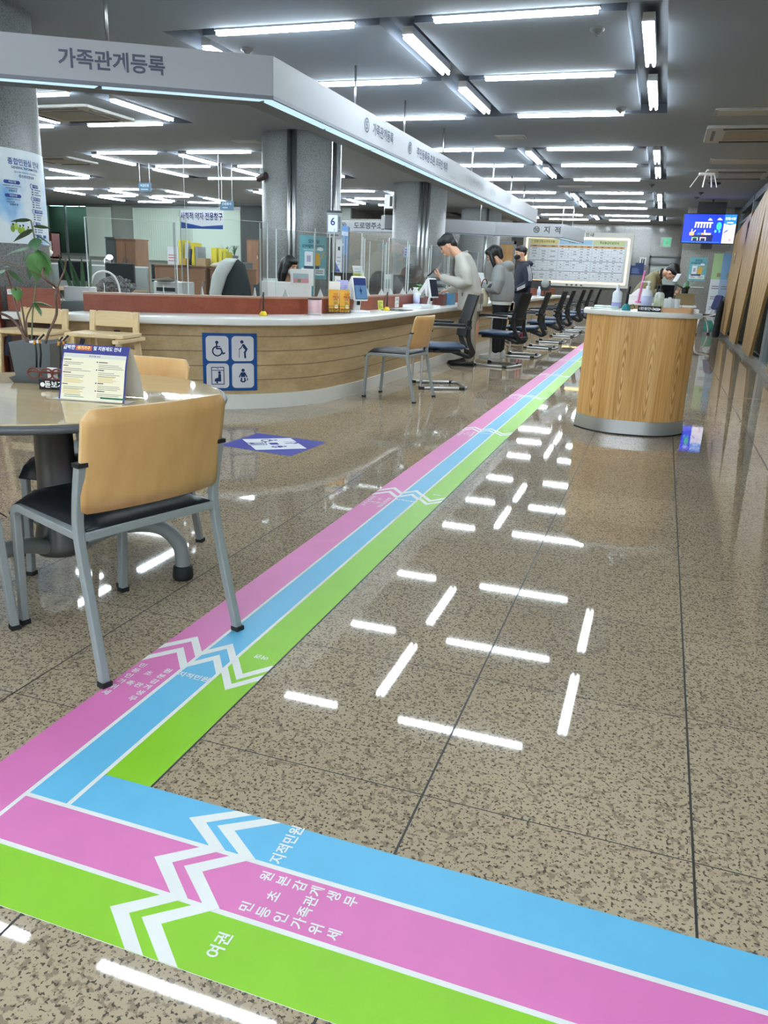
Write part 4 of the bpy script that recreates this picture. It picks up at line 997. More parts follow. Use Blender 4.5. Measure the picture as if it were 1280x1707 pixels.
# ------------------------------------------------------------------ acrylic screens along the ledge
def path_at(d, s):
    e = offset_path(LEDGE, d); acc = 0
    for p, q in zip(e, e[1:]):
        L_ = (q-p).length
        if acc+L_ >= s: return p.lerp(q, (s-acc)/L_), (q-p).normalized()
        acc += L_
    return e[-1], (e[-1]-e[-2]).normalized()
LEN = sum((q-p).length for p, q in zip(offset_path(LEDGE, .04), offset_path(LEDGE, .04)[1:]))
def screen(s0, s1, z1, label, wings=True, wing=.32):
    (p, d0), (q, d1) = path_at(.04, s0), path_at(.04, s1); d = (q-p).normalized(); n = Vector((-d.y, d.x)); L_ = (q-p).length
    t = thing('acrylic_screen', label, 'screen', (p.x, p.y, .912), math.atan2(d.y, d.x), 'clear acrylic screens on the counter ledge')
    G(box(0, L_, -.003, .003, .0, z1-.912)).build('pane', M_ACR, t)
    e = MB()
    for x in (0, L_): e.add(box(x-.004, x+.004, -.004, .004, 0, z1-.912))
    e.add(box(0, L_, -.004, .004, z1-.915, z1-.912)); e.build('edge', M_ACREDGE, t)
    if wings:
        for x in (.0, L_):
            G(box(x-.003, x+.003, .006, wing, 0, z1-.912)).build('side_wing', M_ACR, t); G(box(x-.004, x+.004, wing, wing+.007, 0, z1-.912)).build('edge', M_ACREDGE, t)
    for x in (.12, L_-.12):
        m = MB(); m.add(prism([(-.04, 0), (.04, 0), (.0, .075)], -.003, .003), Matrix(((0, 0, 1, x), (1, 0, 0, 0), (0, 1, 0, 0), (0, 0, 0, 1)))); m.build('bracket', M_ACREDGE, t)
SN = ['at the counter end by the column', 'in front of the snake plant', 'in front of the shawl-draped chair', 'facing the towel-draped chair', 'left of the woman at her desk', 'behind the yellow leaflets', 'behind the first tablet kiosk', 'beside the sanitizer bottle', 'behind the second tablet kiosk', 'behind the jacketed man', 'behind the tote bag', 'farthest along the main counter']
s_ = .05
for k, nm in enumerate(SN):
    L_ = .72 if k < 6 else .92
    if s_+L_ > LEN-.05: break
    screen(s_, s_+L_, 1.50+.05*(k % 2), 'clear acrylic counter screen '+nm, wing=.2 if k < 5 else .32); s_ += L_+.09

# ------------------------------------------------------------------ reception desk in the aisle
def veneer():
    m, N, L, b = _new('oak_veneer'); tc = N.new('ShaderNodeTexCoord'); sep = N.new('ShaderNodeSeparateXYZ'); L.new(tc.outputs['Object'], sep.inputs[0])
    def M(op, a_, b_=None):
        k = N.new('ShaderNodeMath'); k.operation = op
        for i, q in enumerate((a_, b_)):
            if q is None: continue
            if isinstance(q, (int, float)): k.inputs[i].default_value = q
            else: L.new(q, k.inputs[i])
        return k.outputs[0]
    # arc position: use x; flames repeat every .22 m
    at = M('DIVIDE', sep.outputs[0], .205); u = M('SUBTRACT', M('FRACT', at), .5); zz = M('SUBTRACT', sep.outputs[2], .46)
    nz = N.new('ShaderNodeTexNoise'); nz.inputs['Scale'].default_value = 1.0; nz.inputs['Detail'].default_value = 3
    mp = N.new('ShaderNodeMapping'); mp.inputs['Scale'].default_value = (7, 7, 1.6); L.new(tc.outputs['Object'], mp.inputs[0]); L.new(mp.outputs[0], nz.inputs['Vector'])
    wob = M('MULTIPLY', M('SUBTRACT', nz.outputs['Fac'], .5), .5)
    # elongated ovals round a heart: sqrt((u/.1)^2 + (z/.5)^2)
    e = M('SQRT', M('ADD', M('POWER', M('MULTIPLY', M('ADD', u, M('MULTIPLY', wob, .35)), 5.0), 2), M('POWER', M('MULTIPLY', M('ADD', zz, M('MULTIPLY', wob, .3)), 2.4), 2)))
    rings = M('SINE', M('MULTIPLY', M('ADD', e, wob), 24)); fade = M('MULTIPLY', rings, M('MAXIMUM', M('SUBTRACT', 1.15, e), .12))
    mp2 = N.new('ShaderNodeMapping'); mp2.inputs['Scale'].default_value = (70, 70, 2.2); L.new(tc.outputs['Object'], mp2.inputs[0])
    n2 = N.new('ShaderNodeTexNoise'); n2.inputs['Scale'].default_value = 1; n2.inputs['Detail'].default_value = 4; L.new(mp2.outputs[0], n2.inputs['Vector'])
    mp3 = N.new('ShaderNodeMapping'); mp3.inputs['Scale'].default_value = (12, 12, .5); L.new(tc.outputs['Object'], mp3.inputs[0])
    n3 = N.new('ShaderNodeTexNoise'); n3.inputs['Scale'].default_value = 1; n3.inputs['Detail'].default_value = 2; L.new(mp3.outputs[0], n3.inputs['Vector'])
    v = M('ADD', M('ADD', M('MULTIPLY', fade, .24), M('MULTIPLY', n2.outputs['Fac'], .55)), M('MULTIPLY', n3.outputs['Fac'], .45))
    r = ramp(N, [(.30, '#b57e3c'), (.50, '#d9a663'), (.74, '#eac48a')]); L.new(v, r.inputs[0]); L.new(r.outputs[0], b.inputs['Base Color'])
    b.inputs['Roughness'].default_value = .38; return m
M_VENEER = veneer()
def arc_pts(h, d, n=24, inset=0):
    """front-bowed plan: full width 2h, bow d (towards -y), straight back"""
    R = (h*h+d*d)/(2*d); a = math.asin(h/R); P = []
    for i in range(n+1):
        t_ = -a+2*a*i/n; P.append((R*math.sin(t_), R-R*math.cos(t_)-0))
    return P
KX, KY = -.125, 6.44
t = thing('reception_desk', 'bow-fronted oak reception desk with white top and steel kick band in the aisle', 'reception desk', (KX, KY, 0), math.radians(4))
def plan(hw, y0, bow, depth, n=28):
    P = []
    for i in range(n+1):
        x = -hw+2*hw*i/n; P.append((x, y0+bow*abs(x/hw)**3.2+bow*.25*(x/hw)**2))
    r = .05; yb = y0+depth
    return P+[(hw, yb-r), (hw-r, yb), (-hw+r, yb), (-hw, yb-r)]
G(prism(plan(.425, .005, .20, .52), .0, .115)).build('kick_band', mat('kick_steel', '#c6c8ca', .3, metal=.75), t)
G(prism(plan(.43, .0, .20, .52), .0, .01)).build('floor_gasket', M_RUBBER, t)
o = G(prism(plan(.42, .012, .20, .51), .115, .915)).build('front_panel', M_VENEER, t)
G(prism(plan(.448, -.022, .20, .57), .915, .955)).build('desk_top', M_WHITE, t, bev=.01, seg=3)
G(box(.03, .36, .08, .10, .955, .99), box(.03, .36, .32, .34, .955, .99), box(.34, .36, .08, .34, .955, .99)).build('low_tray_rail', mat('tray_oak', '#c8986a', .45), t)
KZ = .955
def kp(x, y): q = Matrix.Rotation(math.radians(4), 3, 'Z')@Vector((x, y, 0)); return (KX+q.x, KY+q.y, KZ)
tag(G(prism(rrect(-.26, .22, .30, .24, .03), 0, .006)).build('desk_mat', mat('clear_mat', '#b9cbc4', .15), loc=(KX, KY, KZ)), 'pale translucent mat at the left of the reception desk top', 'mat')
# spray bottle
t = thing('spray_bottle', 'white lidded bottle with violet label at the left of the reception desk', 'bottle', kp(-.20, .42))
G(lathe([(.036, 0), (.038, .004), (.038, .12), (.030, .135), (.015, .145), (.013, .165), (.008, .19), (.004, .195)], 24), sm=True).build('bottle_body', mat('milky_white', '#dfe0ea', .3), t)
G(lathe([(.0385, .008), (.0385, .05)], 24), sm=True).build('bottle_label', mat('violet_label', '#a5a6dc', .5), t)
t = thing('counter_pen', 'dark pen upright in teal base on the reception desk', 'pen', kp(-.13, .12))
G(lathe([(.034, 0), (.035, .012), (.024, .04), (.014, .05)], 18), sm=True).build('weighted_base', mat('teal_base', '#1f7f86', .4), t); G(tube([(0, 0, .04), (.002, .0, .12), (.008, 0, .18)], .011, 10), sm=True).build('pen', M_BLACK, t)
G(tube(smooth_path([(.02, 0, .03), (.05, .02, .045), (.06, .03, .02), (.04, .04, .008)], 4), .003, 6), sm=True).build('cord', M_BLACK, t)
pump('sanitizer_bottle', 'white pump sanitizer bottle standing at the middle of the reception desk', *kp(.02, .22), 1.08)
pump('pump_bottle', 'clear pump bottle with green dot and black collar on the reception desk', *kp(.115, .26), .98, body='#c9cfc8', cap='#26282a', lab='#c3ccae')
t = thing('name_plate', 'small black desk name plate with white lettering on the reception desk', 'name plate', kp(.04, .07), math.radians(4))
G(prism([(-.02, 0), (.02, 0), (.004, .042), (-.004, .042)], -.085, .085), sm=False).build('plate_body', M_BLACK, t).matrix_local = Matrix(((0, 0, 1, 0), (-1, 0, 0, 0), (0, 1, 0, 0), (0, 0, 0, 1)))
b = Board(.165, .038, '#17181a', .001); b.text('민원안내', -.015, 0, .026, '#f2f2f2', 2, .02); b.disc(.055, 0, .026, '#f2f2f2', 2, ry=.010); b.text('문의', .055, 0, .012, '#222222', 3, .01); b.text('ⓘ', -.068, 0, .022, '#f2f2f2', 2, .01)
b.build('plate_print', frame((0, -.0135, .0205), (1, 0, 0), (0, .016, .042)), t)
t = thing('leaflet_box', 'clear acrylic leaflet box with white leaflets on the reception desk', 'leaflet holder', kp(.20, .22), math.radians(4))
G(box(-.06, .07, .03, .05, 0, .10), box(-.02, .0, -.02, .03, 0, .11), box(.03, .05, -.01, .03, 0, .10)).build('leaflets', cm('#dfe2e4'), t); G(box(-.075, .085, -.045, -.041, 0, .075), box(-.075, -.071, -.045, .06, 0, .075), box(.081, .085, -.045, .06, 0, .075)).build('acrylic_box', M_ACR, t)
tag(G(box(-.05, .06, -.10, .02, 0, .028)).build('paper_stack', cm('#e4e3dd'), loc=kp(.36, .30)), 'little stack of white paper at the right of the reception desk', 'paper')
G(prism(rrect(-.3, .42, .2, .12, .02), 0, .02)).build('document_folder', mat('folder_glass', '#cfdcd8', .2), loc=(KX, KY, KZ)); tag(bpy.data.objects['document_folder'], 'flat clear folder at the back left of the reception desk', 'folder')

# ------------------------------------------------------------------ cantilever chairs along the counter
M_SEATBLUE = mat('navy_blue_leather', '#0f2f4e', .45); M_MESHBLK = mat('black_mesh_back', '#090d14', .7, bump=(220, .4))
def conference_chair():
    t = thing('cantilever_chair', 'x', 'chair', (0, 0, 0)); P = []
    def side(s): return [(-.20, s*.265, .655), (.14, s*.27, .655)]+[(.20, s*.27, .648), (.24, s*.27, .615), (.25, s*.27, .57)]+[(.235, s*.265, .30), (.235, s*.262, .10)]+[(.24, s*.26, .05), (.225, s*.258, .022), (.18, s*.256, .016)]+[(-.20, s*.25, .016), (-.25, s*.235, .016), (-.275, s*.19, .016)]
    P = side(-1)+side(1)[::-1]
    G(tube(P, .0145, 10), sm=True).build('tube_frame', M_CHROME, t)
    for s in (-1, 1):
        G(bar(smooth_path([(-.20, s*.267, .672), (.0, s*.272, .678), (.15, s*.272, .675), (.22, s*.272, .655)], 4), .05, .026)).build('armrest', M_BLACK, t, bev=.008)
        for x in (.225, -.21): G(box(x-.03, x+.03, s*.255-.02, s*.255+.02, .0, .03)).build('floor_glide', M_RUBBER, t, bev=.004)
    m = G(loft([((-.23, 0, .44), (0, .22, 0), (0, 0, .02)), ((-.20, 0, .44), (0, .235, 0), (0, 0, .035)), ((.0, 0, .435), (0, .24, 0), (0, 0, .035)), ((.18, 0, .44), (0, .235, 0), (0, 0, .036)), ((.245, 0, .43), (0, .22, 0), (0, 0, .03)), ((.27, 0, .42), (0, .2, 0), (0, 0, .012))], 28))
    # square the cushion section off
    nv = []
    for x, y, z in m.v:
        zc = .437; dy = y/.24; dz = (z-zc)/.036; k = max(abs(dy), abs(dz), 1e-6); r_ = math.hypot(dy, dz); f_ = 1+.28*(r_/k-1); nv.append((x, y*min(f_, 1.12), zc+(z-zc)*f_))
    m.v = nv; m.sm = [True]*len(m.f); m.build('seat', M_SEATBLUE, t)
    G(box(-.2, .2, -.16, .16, .375, .405), box(.05, .10, -.262, .262, .385, .405)).build('seat_pan', M_BLACK, t, bev=.004)
    # curved back: side profile (x,z) with half width
    prof = [(-.345, .975, .20), (-.335, .94, .215), (-.30, .82, .225), (-.268, .70, .225), (-.25, .60, .22), (-.245, .54, .205)]
    V, F = [], []; P2 = smooth_path([(a, z, h_) for a, z, h_ in prof], 4); n = 12
    for d in (0, -.03):
        for p in P2:
            for k in range(n+1):
                y = -1+2*k/n; V.append((p.x-.03*(1-y*y)*.8+.02+d*(1-.6*y**4), y*p.z, p.y))
    r_ = len(P2); I = lambda q, i, k: q*r_*(n+1)+i*(n+1)+k
    for i in range(r_-1):
        for k in range(n): F += [(I(0, i, k), I(0, i+1, k), I(0, i+1, k+1), I(0, i, k+1)), (I(1, i, k), I(1, i, k+1), I(1, i+1, k+1), I(1, i+1, k))]
        F += [(I(0, i, 0), I(1, i, 0), I(1, i+1, 0), I(0, i+1, 0)), (I(0, i+1, n), I(1, i+1, n), I(1, i, n), I(0, i, n))]
    for k in range(n): F += [(I(0, 0, k), I(0, 0, k+1), I(1, 0, k+1), I(1, 0, k)), (I(0, r_-1, k+1), I(0, r_-1, k), I(1, r_-1, k), I(1, r_-1, k+1))]
    m = MB(); m.add((V, F), sm=True); m.build('backrest', M_MESHBLK, t)
    for s in (-1, 1):
        G(bar(smooth_path([(-.262, s*.19, .72), (-.258, s*.185, .60), (-.275, s*.17, .50), (-.315, s*.15, .42), (-.335, s*.12, .37), (-.30, s*.10, .335), (-.22, s*.10, .36), (-.12, s*.10, .39)], 4), .05, .028, up=(0, 1, 0))).build('back_bracket', M_BLACK, t, bev=.006)
    G(bar([(-.335, -.13, .385), (-.335, .13, .385)], .06, .04), bar([(-.22, -.27, .645), (-.285, -.16, .64), (-.285, .16, .64), (-.22, .27, .645)], .035, .03)).build('rear_crossbar', M_BLACK, t, bev=.005)
    return t
cc = conference_chair(); cc['group'] = 'cantilever chairs along the counter'
spots = [(-2.20, 8.30, 207, 'nearest of the row, in front of the jacketed man'), (-2.04, 10.84, 168, 'second of the row, between the jacketed man and the hooded woman'), (-1.98, 12.45, 180, 'third of the row, behind the hooded woman'),
         (-1.93, 14.2, 178, 'fourth of the row, beside the man in navy tracksuit'), (-1.95, 15.7, 181, 'fifth of the row, at the far counter'), (-1.93, 17.6, 179, 'sixth of the row, at the far counter'),
         (-1.92, 19.3, 180, 'seventh of the row, its back under the lit notice board'), (-1.85, 21.0, 182, 'farthest of the row, under the lit notice board')]
for k, (x, y, a, nm) in enumerate(spots):
    o = cc if k == 0 else dup(cc); o.location = (x, y, 0); o.rotation_euler = (0, 0, math.radians(a)); o['label'] = 'blue-seated cantilever chair, '+nm

# ------------------------------------------------------------------ second counter beyond the walkway
t = thing('far_counter', 'farther service counter with white top and red-brown ledge below the far sign band', 'counter', (0, 0, 0))
E2 = [(-2.60, 15.4), (-2.60, 21.2), (-2.4, 22.4)]
def off2(d): return [tuple(p) for p in offset_path(E2, d)]
G(strip_wall(off2(0), off2(.5), .70, .757)).build('countertop', M_WHITE, t, bev=.01); G(strip_wall(off2(.08), off2(.14), 0, .70)).build('front_panel', M_PANELWOOD, t)
G(strip_wall(off2(.42), off2(.47), .757, .93)).build('screen_ledge', M_REDWOOD, t); G(box(-3.1, -2.66, 15.40, 15.44, 0, .70)).build('end_panel', M_PANELWOOD, t)
G(strip_wall(off2(.5), off2(1.1), .69, .72)).build('staff_desk', mat('desk_beech2', '#b79a77', .4), t)
def monitor(label, x, y, z, rz, w_=.5, h_=.3, white=False, screen=None, cat='monitor', stand=.12):
    t = thing('monitor', label, cat, (x, y, z), rz)   # screen faces +x
    G(box(-.02, .012, -w_/2, w_/2, stand, stand+h_)).build('housing', M_WPLAS if white else M_BLACK, t, bev=.006)
    G(box(.013, .015, -w_/2+.015, w_/2-.015, stand+.02, stand+h_-.015)).build('display', screen or mat('screen_off', '#15181d', .15), t)
    G(bar([(-.02, 0, stand+.08), (-.03, 0, .01)], .06, .02, up=(1, 0, 0)), cyl((-.02, 0), .10, 0, .012, 24)).build('stand', M_WPLAS if white else M_BLACK, t); return t
monitor('black monitor on the far counter below the lit notice board', -2.95, 20.6, .757, math.radians(100), .5, .25)
for k, (x, y, c, nm) in enumerate(((-2.78, 16.4, '#9fb6cf', 'blue-capped bottle'), (-2.8, 19.4, '#a9b4c6', 'pale sanitizer bottle'))):
    tt = thing('bottle', nm+' standing on the far counter', 'bottle', (x, y, .757)); G(lathe([(.04, 0), (.042, .15), (.02, .19), (.02, .23)], 16), sm=True).build('bottle_body', cm('#dde3ea', .3), tt); G(lathe([(.043, .03), (.043, .10)], 16), sm=True).build('bottle_label', cm(c), tt)
t = thing('desk_fan', 'small grey desk fan on the far counter', 'fan', (-2.75, 20.0, .757)); G(cyl((0, 0), .07, 0, .02), cyl((0, 0), .012, 0, .22, 10)).build('fan_stand', M_BLACK, t); G(ell((0, 0, .30), (.10, .045, .10), 20, 10), sm=True).build('fan_head', mat('fan_grey', '#8d8f8e', .4), t)
b = Board(.13, .09, '#b6dc3c', .02); tag(b.build('notice_card', frame((-2.62, 19.9, .81), (1, .1, 0), UP)), 'lime green card on the far counter', 'notice')

# ------------------------------------------------------------------ lit notice board on the far wall
YB = 28.49
b = Board(3.62, 1.75, '#d5d5d0', .05); b.dz = .004
b.text('민 원   안 내', .2, .79, .13, '#3a3a3e', 2, .02)
GL = em('#ffd27a', 2.6); W_, H_ = 3.36, 1.42
for x, y, w__, h__ in ((0, H_/2-.03, W_, .05), (0, -H_/2-.03, W_, .05), (-W_/2, -.03, .05, H_), (W_/2, -.03, .05, H_)): b.rect(x, y, w__, h__, GL, 1)
b.rect(0, -.03, W_-.14, H_-.14, '#cdd3d8', 1)
for x0, x1, hc, t_, cols in ((-1.56, -.62, '#d8cf86', '민원신청시구비서류', 3), (-.58, .50, '#9fc3dc', '주요민원안내', 5), (.54, 1.56, '#c4d29a', '주요발급민원안내', 5)):
    xm, w__ = (x0+x1)/2, x1-x0
    b.rect(xm, .545, w__, .14, hc, 2); b.text(t_, xm, .545, .085, '#4a4d3c' if hc != '#9fc3dc' else '#2a5a9a', 3, .015)
    b.rect(xm, .405, w__, .07, '#cda06a', 2); b.rect(xm, -.17, w__, 1.06, '#e2e5ea', 2)
    for c_ in range(cols): b.rect(x0+w__*(c_+.5)/cols, .405, w__/cols*.4, .022, '#6d4c22', 3)
    rows = 12
    for r_ in range(rows):
        y = .33-.085*r_
        b.rect(xm, y-.043, w__, .006 if r_ not in (4, 8) else .02, '#9aa0a8' if r_ not in (4, 8) else '#8a8f98', 3)
        for c_ in range(cols):
            if rd.random() < .75: b.rect(x0+w__*(c_+.5)/cols, y, w__/cols*rd.uniform(.15, .6), .020, '#70757e', 3)
    for c_ in range(1, cols): b.rect(x0+w__*c_/cols, -.17, .005, 1.06, '#a4a9b1', 3)
for i in range(4): b.rect(-.2+.16*i, -.83, .07, .045, '#4a4a4c', 2)
tag(b.build('notice_board', frame((-2.98, YB-.06, 1.83), (1, 0, 0), UP)), 'large wall notice board of fee tables with glowing yellow border', 'notice board')
# exit sign, restroom sign, directory
b = Board(.34, .30, '#cfd6d2', .05); b.rect(.03, 0, .22, .24, em('#2f8f62', .9), 1); b.disc(.03, .05, .025, '#e9f4ee', 2); b.line([(.03, .02), (.05, -.03), (.0, -.08)], .03, '#e9f4ee', 2); b.line([(.05, -.03), (.09, -.08)], .03, '#e9f4ee', 2)
tag(b.build('exit_sign', frame((-.16, YB, 2.46), (1, 0, 0), UP)), 'green running-man exit sign above the far door', 'sign')
b = Board(.22, .24, '#d5d8d6', .03); b.disc(-.03, .045, .02, '#333333', 1); b.rect(-.03, -.02, .035, .10, '#333333', 1); b.disc(.035, .045, .02, '#333333', 1); b.rect(.035, -.02, .045, .10, '#333333', 1)
tag(b.build('restroom_sign', frame((-.80, YB, 1.86), (1, 0, 0), UP)), 'small white restroom sign on the wall right of the notice board', 'sign')
b = Board(.44, .30, '#2c3a66', .03); b.rect(.08, .19, .28, .10, '#2c3a66', 1); b.lines(-.16, .06, .3, 5, .035, .012, '#7f8cb2', 1, 3)
tag(b.build('wall_directory', frame((-.96, YB, 1.55), (1, 0, 0), UP)), 'navy wall directory beside the restroom sign', 'sign')
# poster on the stone pier
def service_poster(nm, lab, M, w_, h_, bent=None):
    b = Board(w_, h_, '#6ea9b4', .006); b.dz = .0012; s = w_/.42
    b.text('모바일', 0, h_*.36, .062*s, '#20506a', 2, .02); b.text('모바일민원서비스', 0, h_*.25, .05*s, '#184050', 2, .02, sx=.95); b.rect(0, h_*.17, .30*s, .012*s, '#a9d0d6', 1)
    b.rr(-.075*s, -.03*s, .12*s, .22*s, .012*s, '#e2e6ea', 2); b.rect(-.075*s, -.02*s, .06*s, .09*s, '#a7a7bd', 3); b.rr(.05*s, -.05*s, .10*s, .12*s, .02*s, '#dca73c', 2); b.disc(.06*s, .03*s, .035*s, '#dca73c', 2); b.rect(-.03*s, -.14*s, .23*s, .04*s, '#3d4a66', 3)
    b.disc(.10*s, .12*s, .05*s, '#e6ecee', 2, ry=.028*s); b.line([(.12*s, .0), (.17*s, .07*s)], .02*s, '#dca73c', 2)
    b.rr(0, -h_*.33, .36*s, .10*s, .01*s, '#dfe5e8', 2); b.lines(-.15*s, -h_*.31, .12*s, 2, .028*s, .010*s, '#4a5a66', 3, 1); b.lines(.03*s, -h_*.31, .12*s, 2, .028*s, .010*s, '#4a5a66', 3, 2)
    o = b.bent(nm, *bent) if bent else b.build(nm, M); return tag(o, lab, 'poster')
service_poster('poster', 'teal mobile-service poster on the grey stone pier below the television', frame((.72, 21.995, 1.545), (1, 0, 0), UP), .42, .56)
service_poster('poster', 'teal mobile-service poster on the round column behind the woman at her desk', None, .42, .60, bent=((-5.27, 11.4), .58, math.radians(-47), 1.33))
tag(G(box(.55, .93, 21.97, 21.995, 1.10, 1.125)).build('wall_rail', cm('#c9cbc9')), 'short white rail on the stone pier under the teal poster', 'rail')

# ------------------------------------------------------------------ television hung from the ceiling
t = thing('television', 'ceiling-hung television showing a blue street-market cartoon', 'television', (.765, 20.0, 0))
G(box(-.565, .565, 0, .06, 2.06, 2.70)).build('housing', M_BLACK, t, bev=.008)
G(cyl((0, .10), .03, 2.5, 3.0, 14)).build('ceiling_mount', M_BLACK, t); G(box(-.3, .3, .06, .09, 2.55, 2.95)).build('mount_plate', M_BLACK, t); G(box(-.12, .12, .06, .1, 1.95, 2.1)).build('lower_bracket', M_BLACK, t)
b = Board(1.09, .60, em('#0c2fe0', 1.0), .002); b.dz = .0015; E_ = lambda c: em(c, .85)
b.rect(-.14, -.285, .80, .03, E_('#1f5cf0'), 1)
b.rect(-.12, -.20, .43, .14, E_('#0a1450'), 2); b.rect(.1, -.1, .012, .2, E_('#0a1450'), 2)
for k in range(12): b._p([(-.30+.03*k, .115), (-.27+.03*k, .115), (-.275+.03*k-.012*(6-k)*.15, .02), (-.305+.03*k-.012*(6-k)*.15, .02)], E_('#e9ecfa' if k % 2 == 0 else '#1634b4'), 2)
b.rect(-.12, .125, .37, .03, E_('#eef1fb'), 3)
b.rr(-.35, -.11, .10, .075, .02, E_('#e8a55a'), 3); b.line([(-.36, -.09), (-.35, -.02)], .02, E_('#f0c8c0'), 3); b.line([(-.33, -.09), (-.28, -.04)], .02, E_('#f0c8c0'), 3)
for x, c in ((-.20, '#3f7ae8'), (-.12, '#e8a04a'), (-.05, '#e9d2ea'), (.02, '#f0b8a8')): b.rect(x, -.11, .065, .04, E_(c), 3)
b.rect(-.08, -.06, .03, .07, E_('#f2d6e2'), 3)
for x, c in ((-.27, '#63b84a'), (-.10, '#f0c08a')):
    b.rect(x, -.19, .13, .02, E_(c), 3); b.rect(x-.055, -.225, .015, .06, E_('#f2efe0'), 3); b.rect(x+.055, -.225, .015, .06, E_('#f2efe0'), 3)
b.disc(.20, .06, .055, E_('#38b8a0'), 2, ry=.085); b.disc(.14, -.05, .025, E_('#58c0e8'), 2, ry=.03); b.disc(.225, -.05, .02, E_('#38b8c8'), 2, ry=.03)
for x, y, r_ in ((.0, .19, .045), (.2, .2, .055)): b._p([(x-r_, y-.015), (x+r_*1.1, y-.015), (x+r_*.3, y+.025), (x-r_*.2, y+.035), (x-r_*.7, y+.015)], E_('#cfdcf8'), 2)
b.rect(.42, 0, .25, .60, E_('#e4e2f6'), 2); b.rect(.42, .21, .25, .19, E_('#1e7af0'), 3); b._p([(.295, .115), (.42, .085), (.545, .115)], E_('#1e7af0'), 3)
b.text('전통시장', .42, .215, .06, E_('#f4f6ff'), 4, .02); b.rect(.42, .135, .13, .024, E_('#e8ecff'), 4); b.lines(.42, .03, .09, 5, .022, .008, E_('#b9b6d8'), 3, 4); b.line([(.33, -.07), (.38, -.03)], .03, E_('#4a55c8'), 3); b.line([(.31, -.09), (.34, -.07)], .02, E_('#c87ab0'), 3)
b.rect(.42, -.175, .2, .012, E_('#c06a9a'), 3); b.disc(.46, -.23, .03, E_('#d88aa0'), 3); b.rect(.36, -.23, .05, .04, E_('#bcd8ee'), 3)
b.build('screen', frame((0, -.004, 2.38), (1, 0, 0), UP), t)

# ------------------------------------------------------------------ glass partitions with oak fins along the right
M_FIN = wood('oak_fin', [(.3, '#7d603a'), (.5, '#957548'), (.7, '#a88655')], axis=2, scale=1.0, stretch=26, rough=.5)
M_PANE = acrylic('partition_glass', (.80, .86, .83), .5)
def partition(label, y0, y1, x=1.56, post=True):
    t = thing('glass_partition', label, 'partition', (x, 0, 0))
    G(box(-.006, .006, y0+.03, y1-.03, .10, 2.95)).build('pane', M_PANE, t)
    G(box(-.05, .05, y0, y1, 0, .10)).build('base_rail', M_ALU, t); G(box(-.05, .05, y0, y1, 2.86, 3.01)).build('head_rail', mat('dark_header', '#3a444c', .5), t)
    G(box(-.04, .04, y0, y1, 2.60, 2.66)).build('transom', M_ALU, t)
    for y in (y0, y1): G(box(-.055, .055, y-.06, y+.06, 0, 2.9)).build('post', M_ALU, t)
    return t
partition('glass partition bay farthest along the right side, ending near the stone pier', 18.95, 22.0)
partition('middle glass partition bay along the right side of the aisle', 15.9, 18.85)
partition('nearer glass partition bay at right frame edge with grey post', 13.3, 15.8)
partition('glass partition bay nearest the camera on the right, outside the frame', 9.5, 13.15)
def fin(label, bot, top, x=1.45, n=6):
    """slanted boards fanning from a narrow foot to a wide head: bot=(ya,yb), top=((ya,za),(yb,zb))"""
    t = thing('oak_fin', label, 'wood fin', (x, 0, 0), 0, 'slanted oak fins on the glass partitions')
    for k in range(n):
        u0, u1 = k/n, (k+.93)/n; L2 = lambda a, b_, u: a+(b_-a)*u
        y0, y1 = L2(bot[0], bot[1], u0), L2(bot[0], bot[1], u1); (ya, za), (yb, zb) = top
        P = [(y0, .10), (y1, .10), (L2(ya, yb, u1), L2(za, zb, u1)), (L2(ya, yb, u0), L2(za, zb, u0))]
        d = (.06, .035, .075, .045, .065, .04)[k % 6]
        m = MB(); m.add(prism(P, -d/2, .03), Matrix(((0, 0, -1, 0), (1, 0, 0, 0), (0, 1, 0, 0), (0, 0, 0, 1)))); m.build('board', M_FIN, t, bev=.003)
    return t
fin('farthest slanted oak fin, by the black draped stand', (21.5, 19.7), ((21.3, 2.33), (17.7, 2.60)))
fin('second slanted oak fin from the far end of the partitions', (18.4, 16.85), ((18.3, 2.40), (15.0, 2.85)))
fin('third slanted oak fin, cut by the right frame edge', (15.35, 14.0), ((15.25, 2.62), (11.9, 2.95)))
fin('slanted oak fin nearest the camera, outside the right frame edge', (11.6, 10.3), ((11.6, 2.62), (8.6, 2.95)))
b = Board(.16, .24, '#8f8784', .02); b.rect(0, .085, .15, .05, em('#e8b070', .8), 1); b.rect(0, .0, .14, .08, '#b9b3b4', 1); tag(b.build('wall_tag', frame((1.40, 20.2, 1.78), (0, -1, 0), UP)), 'small grey sign plate fixed to the farthest oak fin', 'sign')
# banners and draped stand beyond
for x, y, c1, c2, nm in ((1.20, 21.85, '#a9c793', '#d9dde2', 'green and white'), (1.40, 21.6, '#7ba3cc', '#9db4cf', 'blue')):
    t = thing('banner_stand', nm+' roll-up banner standing beside the stone pier', 'banner', (x, y, 0)); b = Board(.30, 1.85, c2, .01); b.dz = .002; b.rect(0, .62, .30, .61, c1, 1); b.rect(.03, .42, .1, .09, '#8d8a6a', 2)
    for q in range(3): b.lines(-.1, .15-.25*q, .2, 2, .05, .02, '#70757e', 1, q)
    b.rect(0, -.8, .30, .25, '#4f9f8f', 1); b.build('banner_cloth', frame((0, 0, 1.0), (1, 0, 0), UP), t); G(box(-.17, .17, -.08, .08, 0, .06)).build('banner_base', M_ALU, t)
t = thing('draped_stand', 'black cloth-draped stand at the foot of the farthest oak fin', 'stand', (1.29, 20.6, 0))
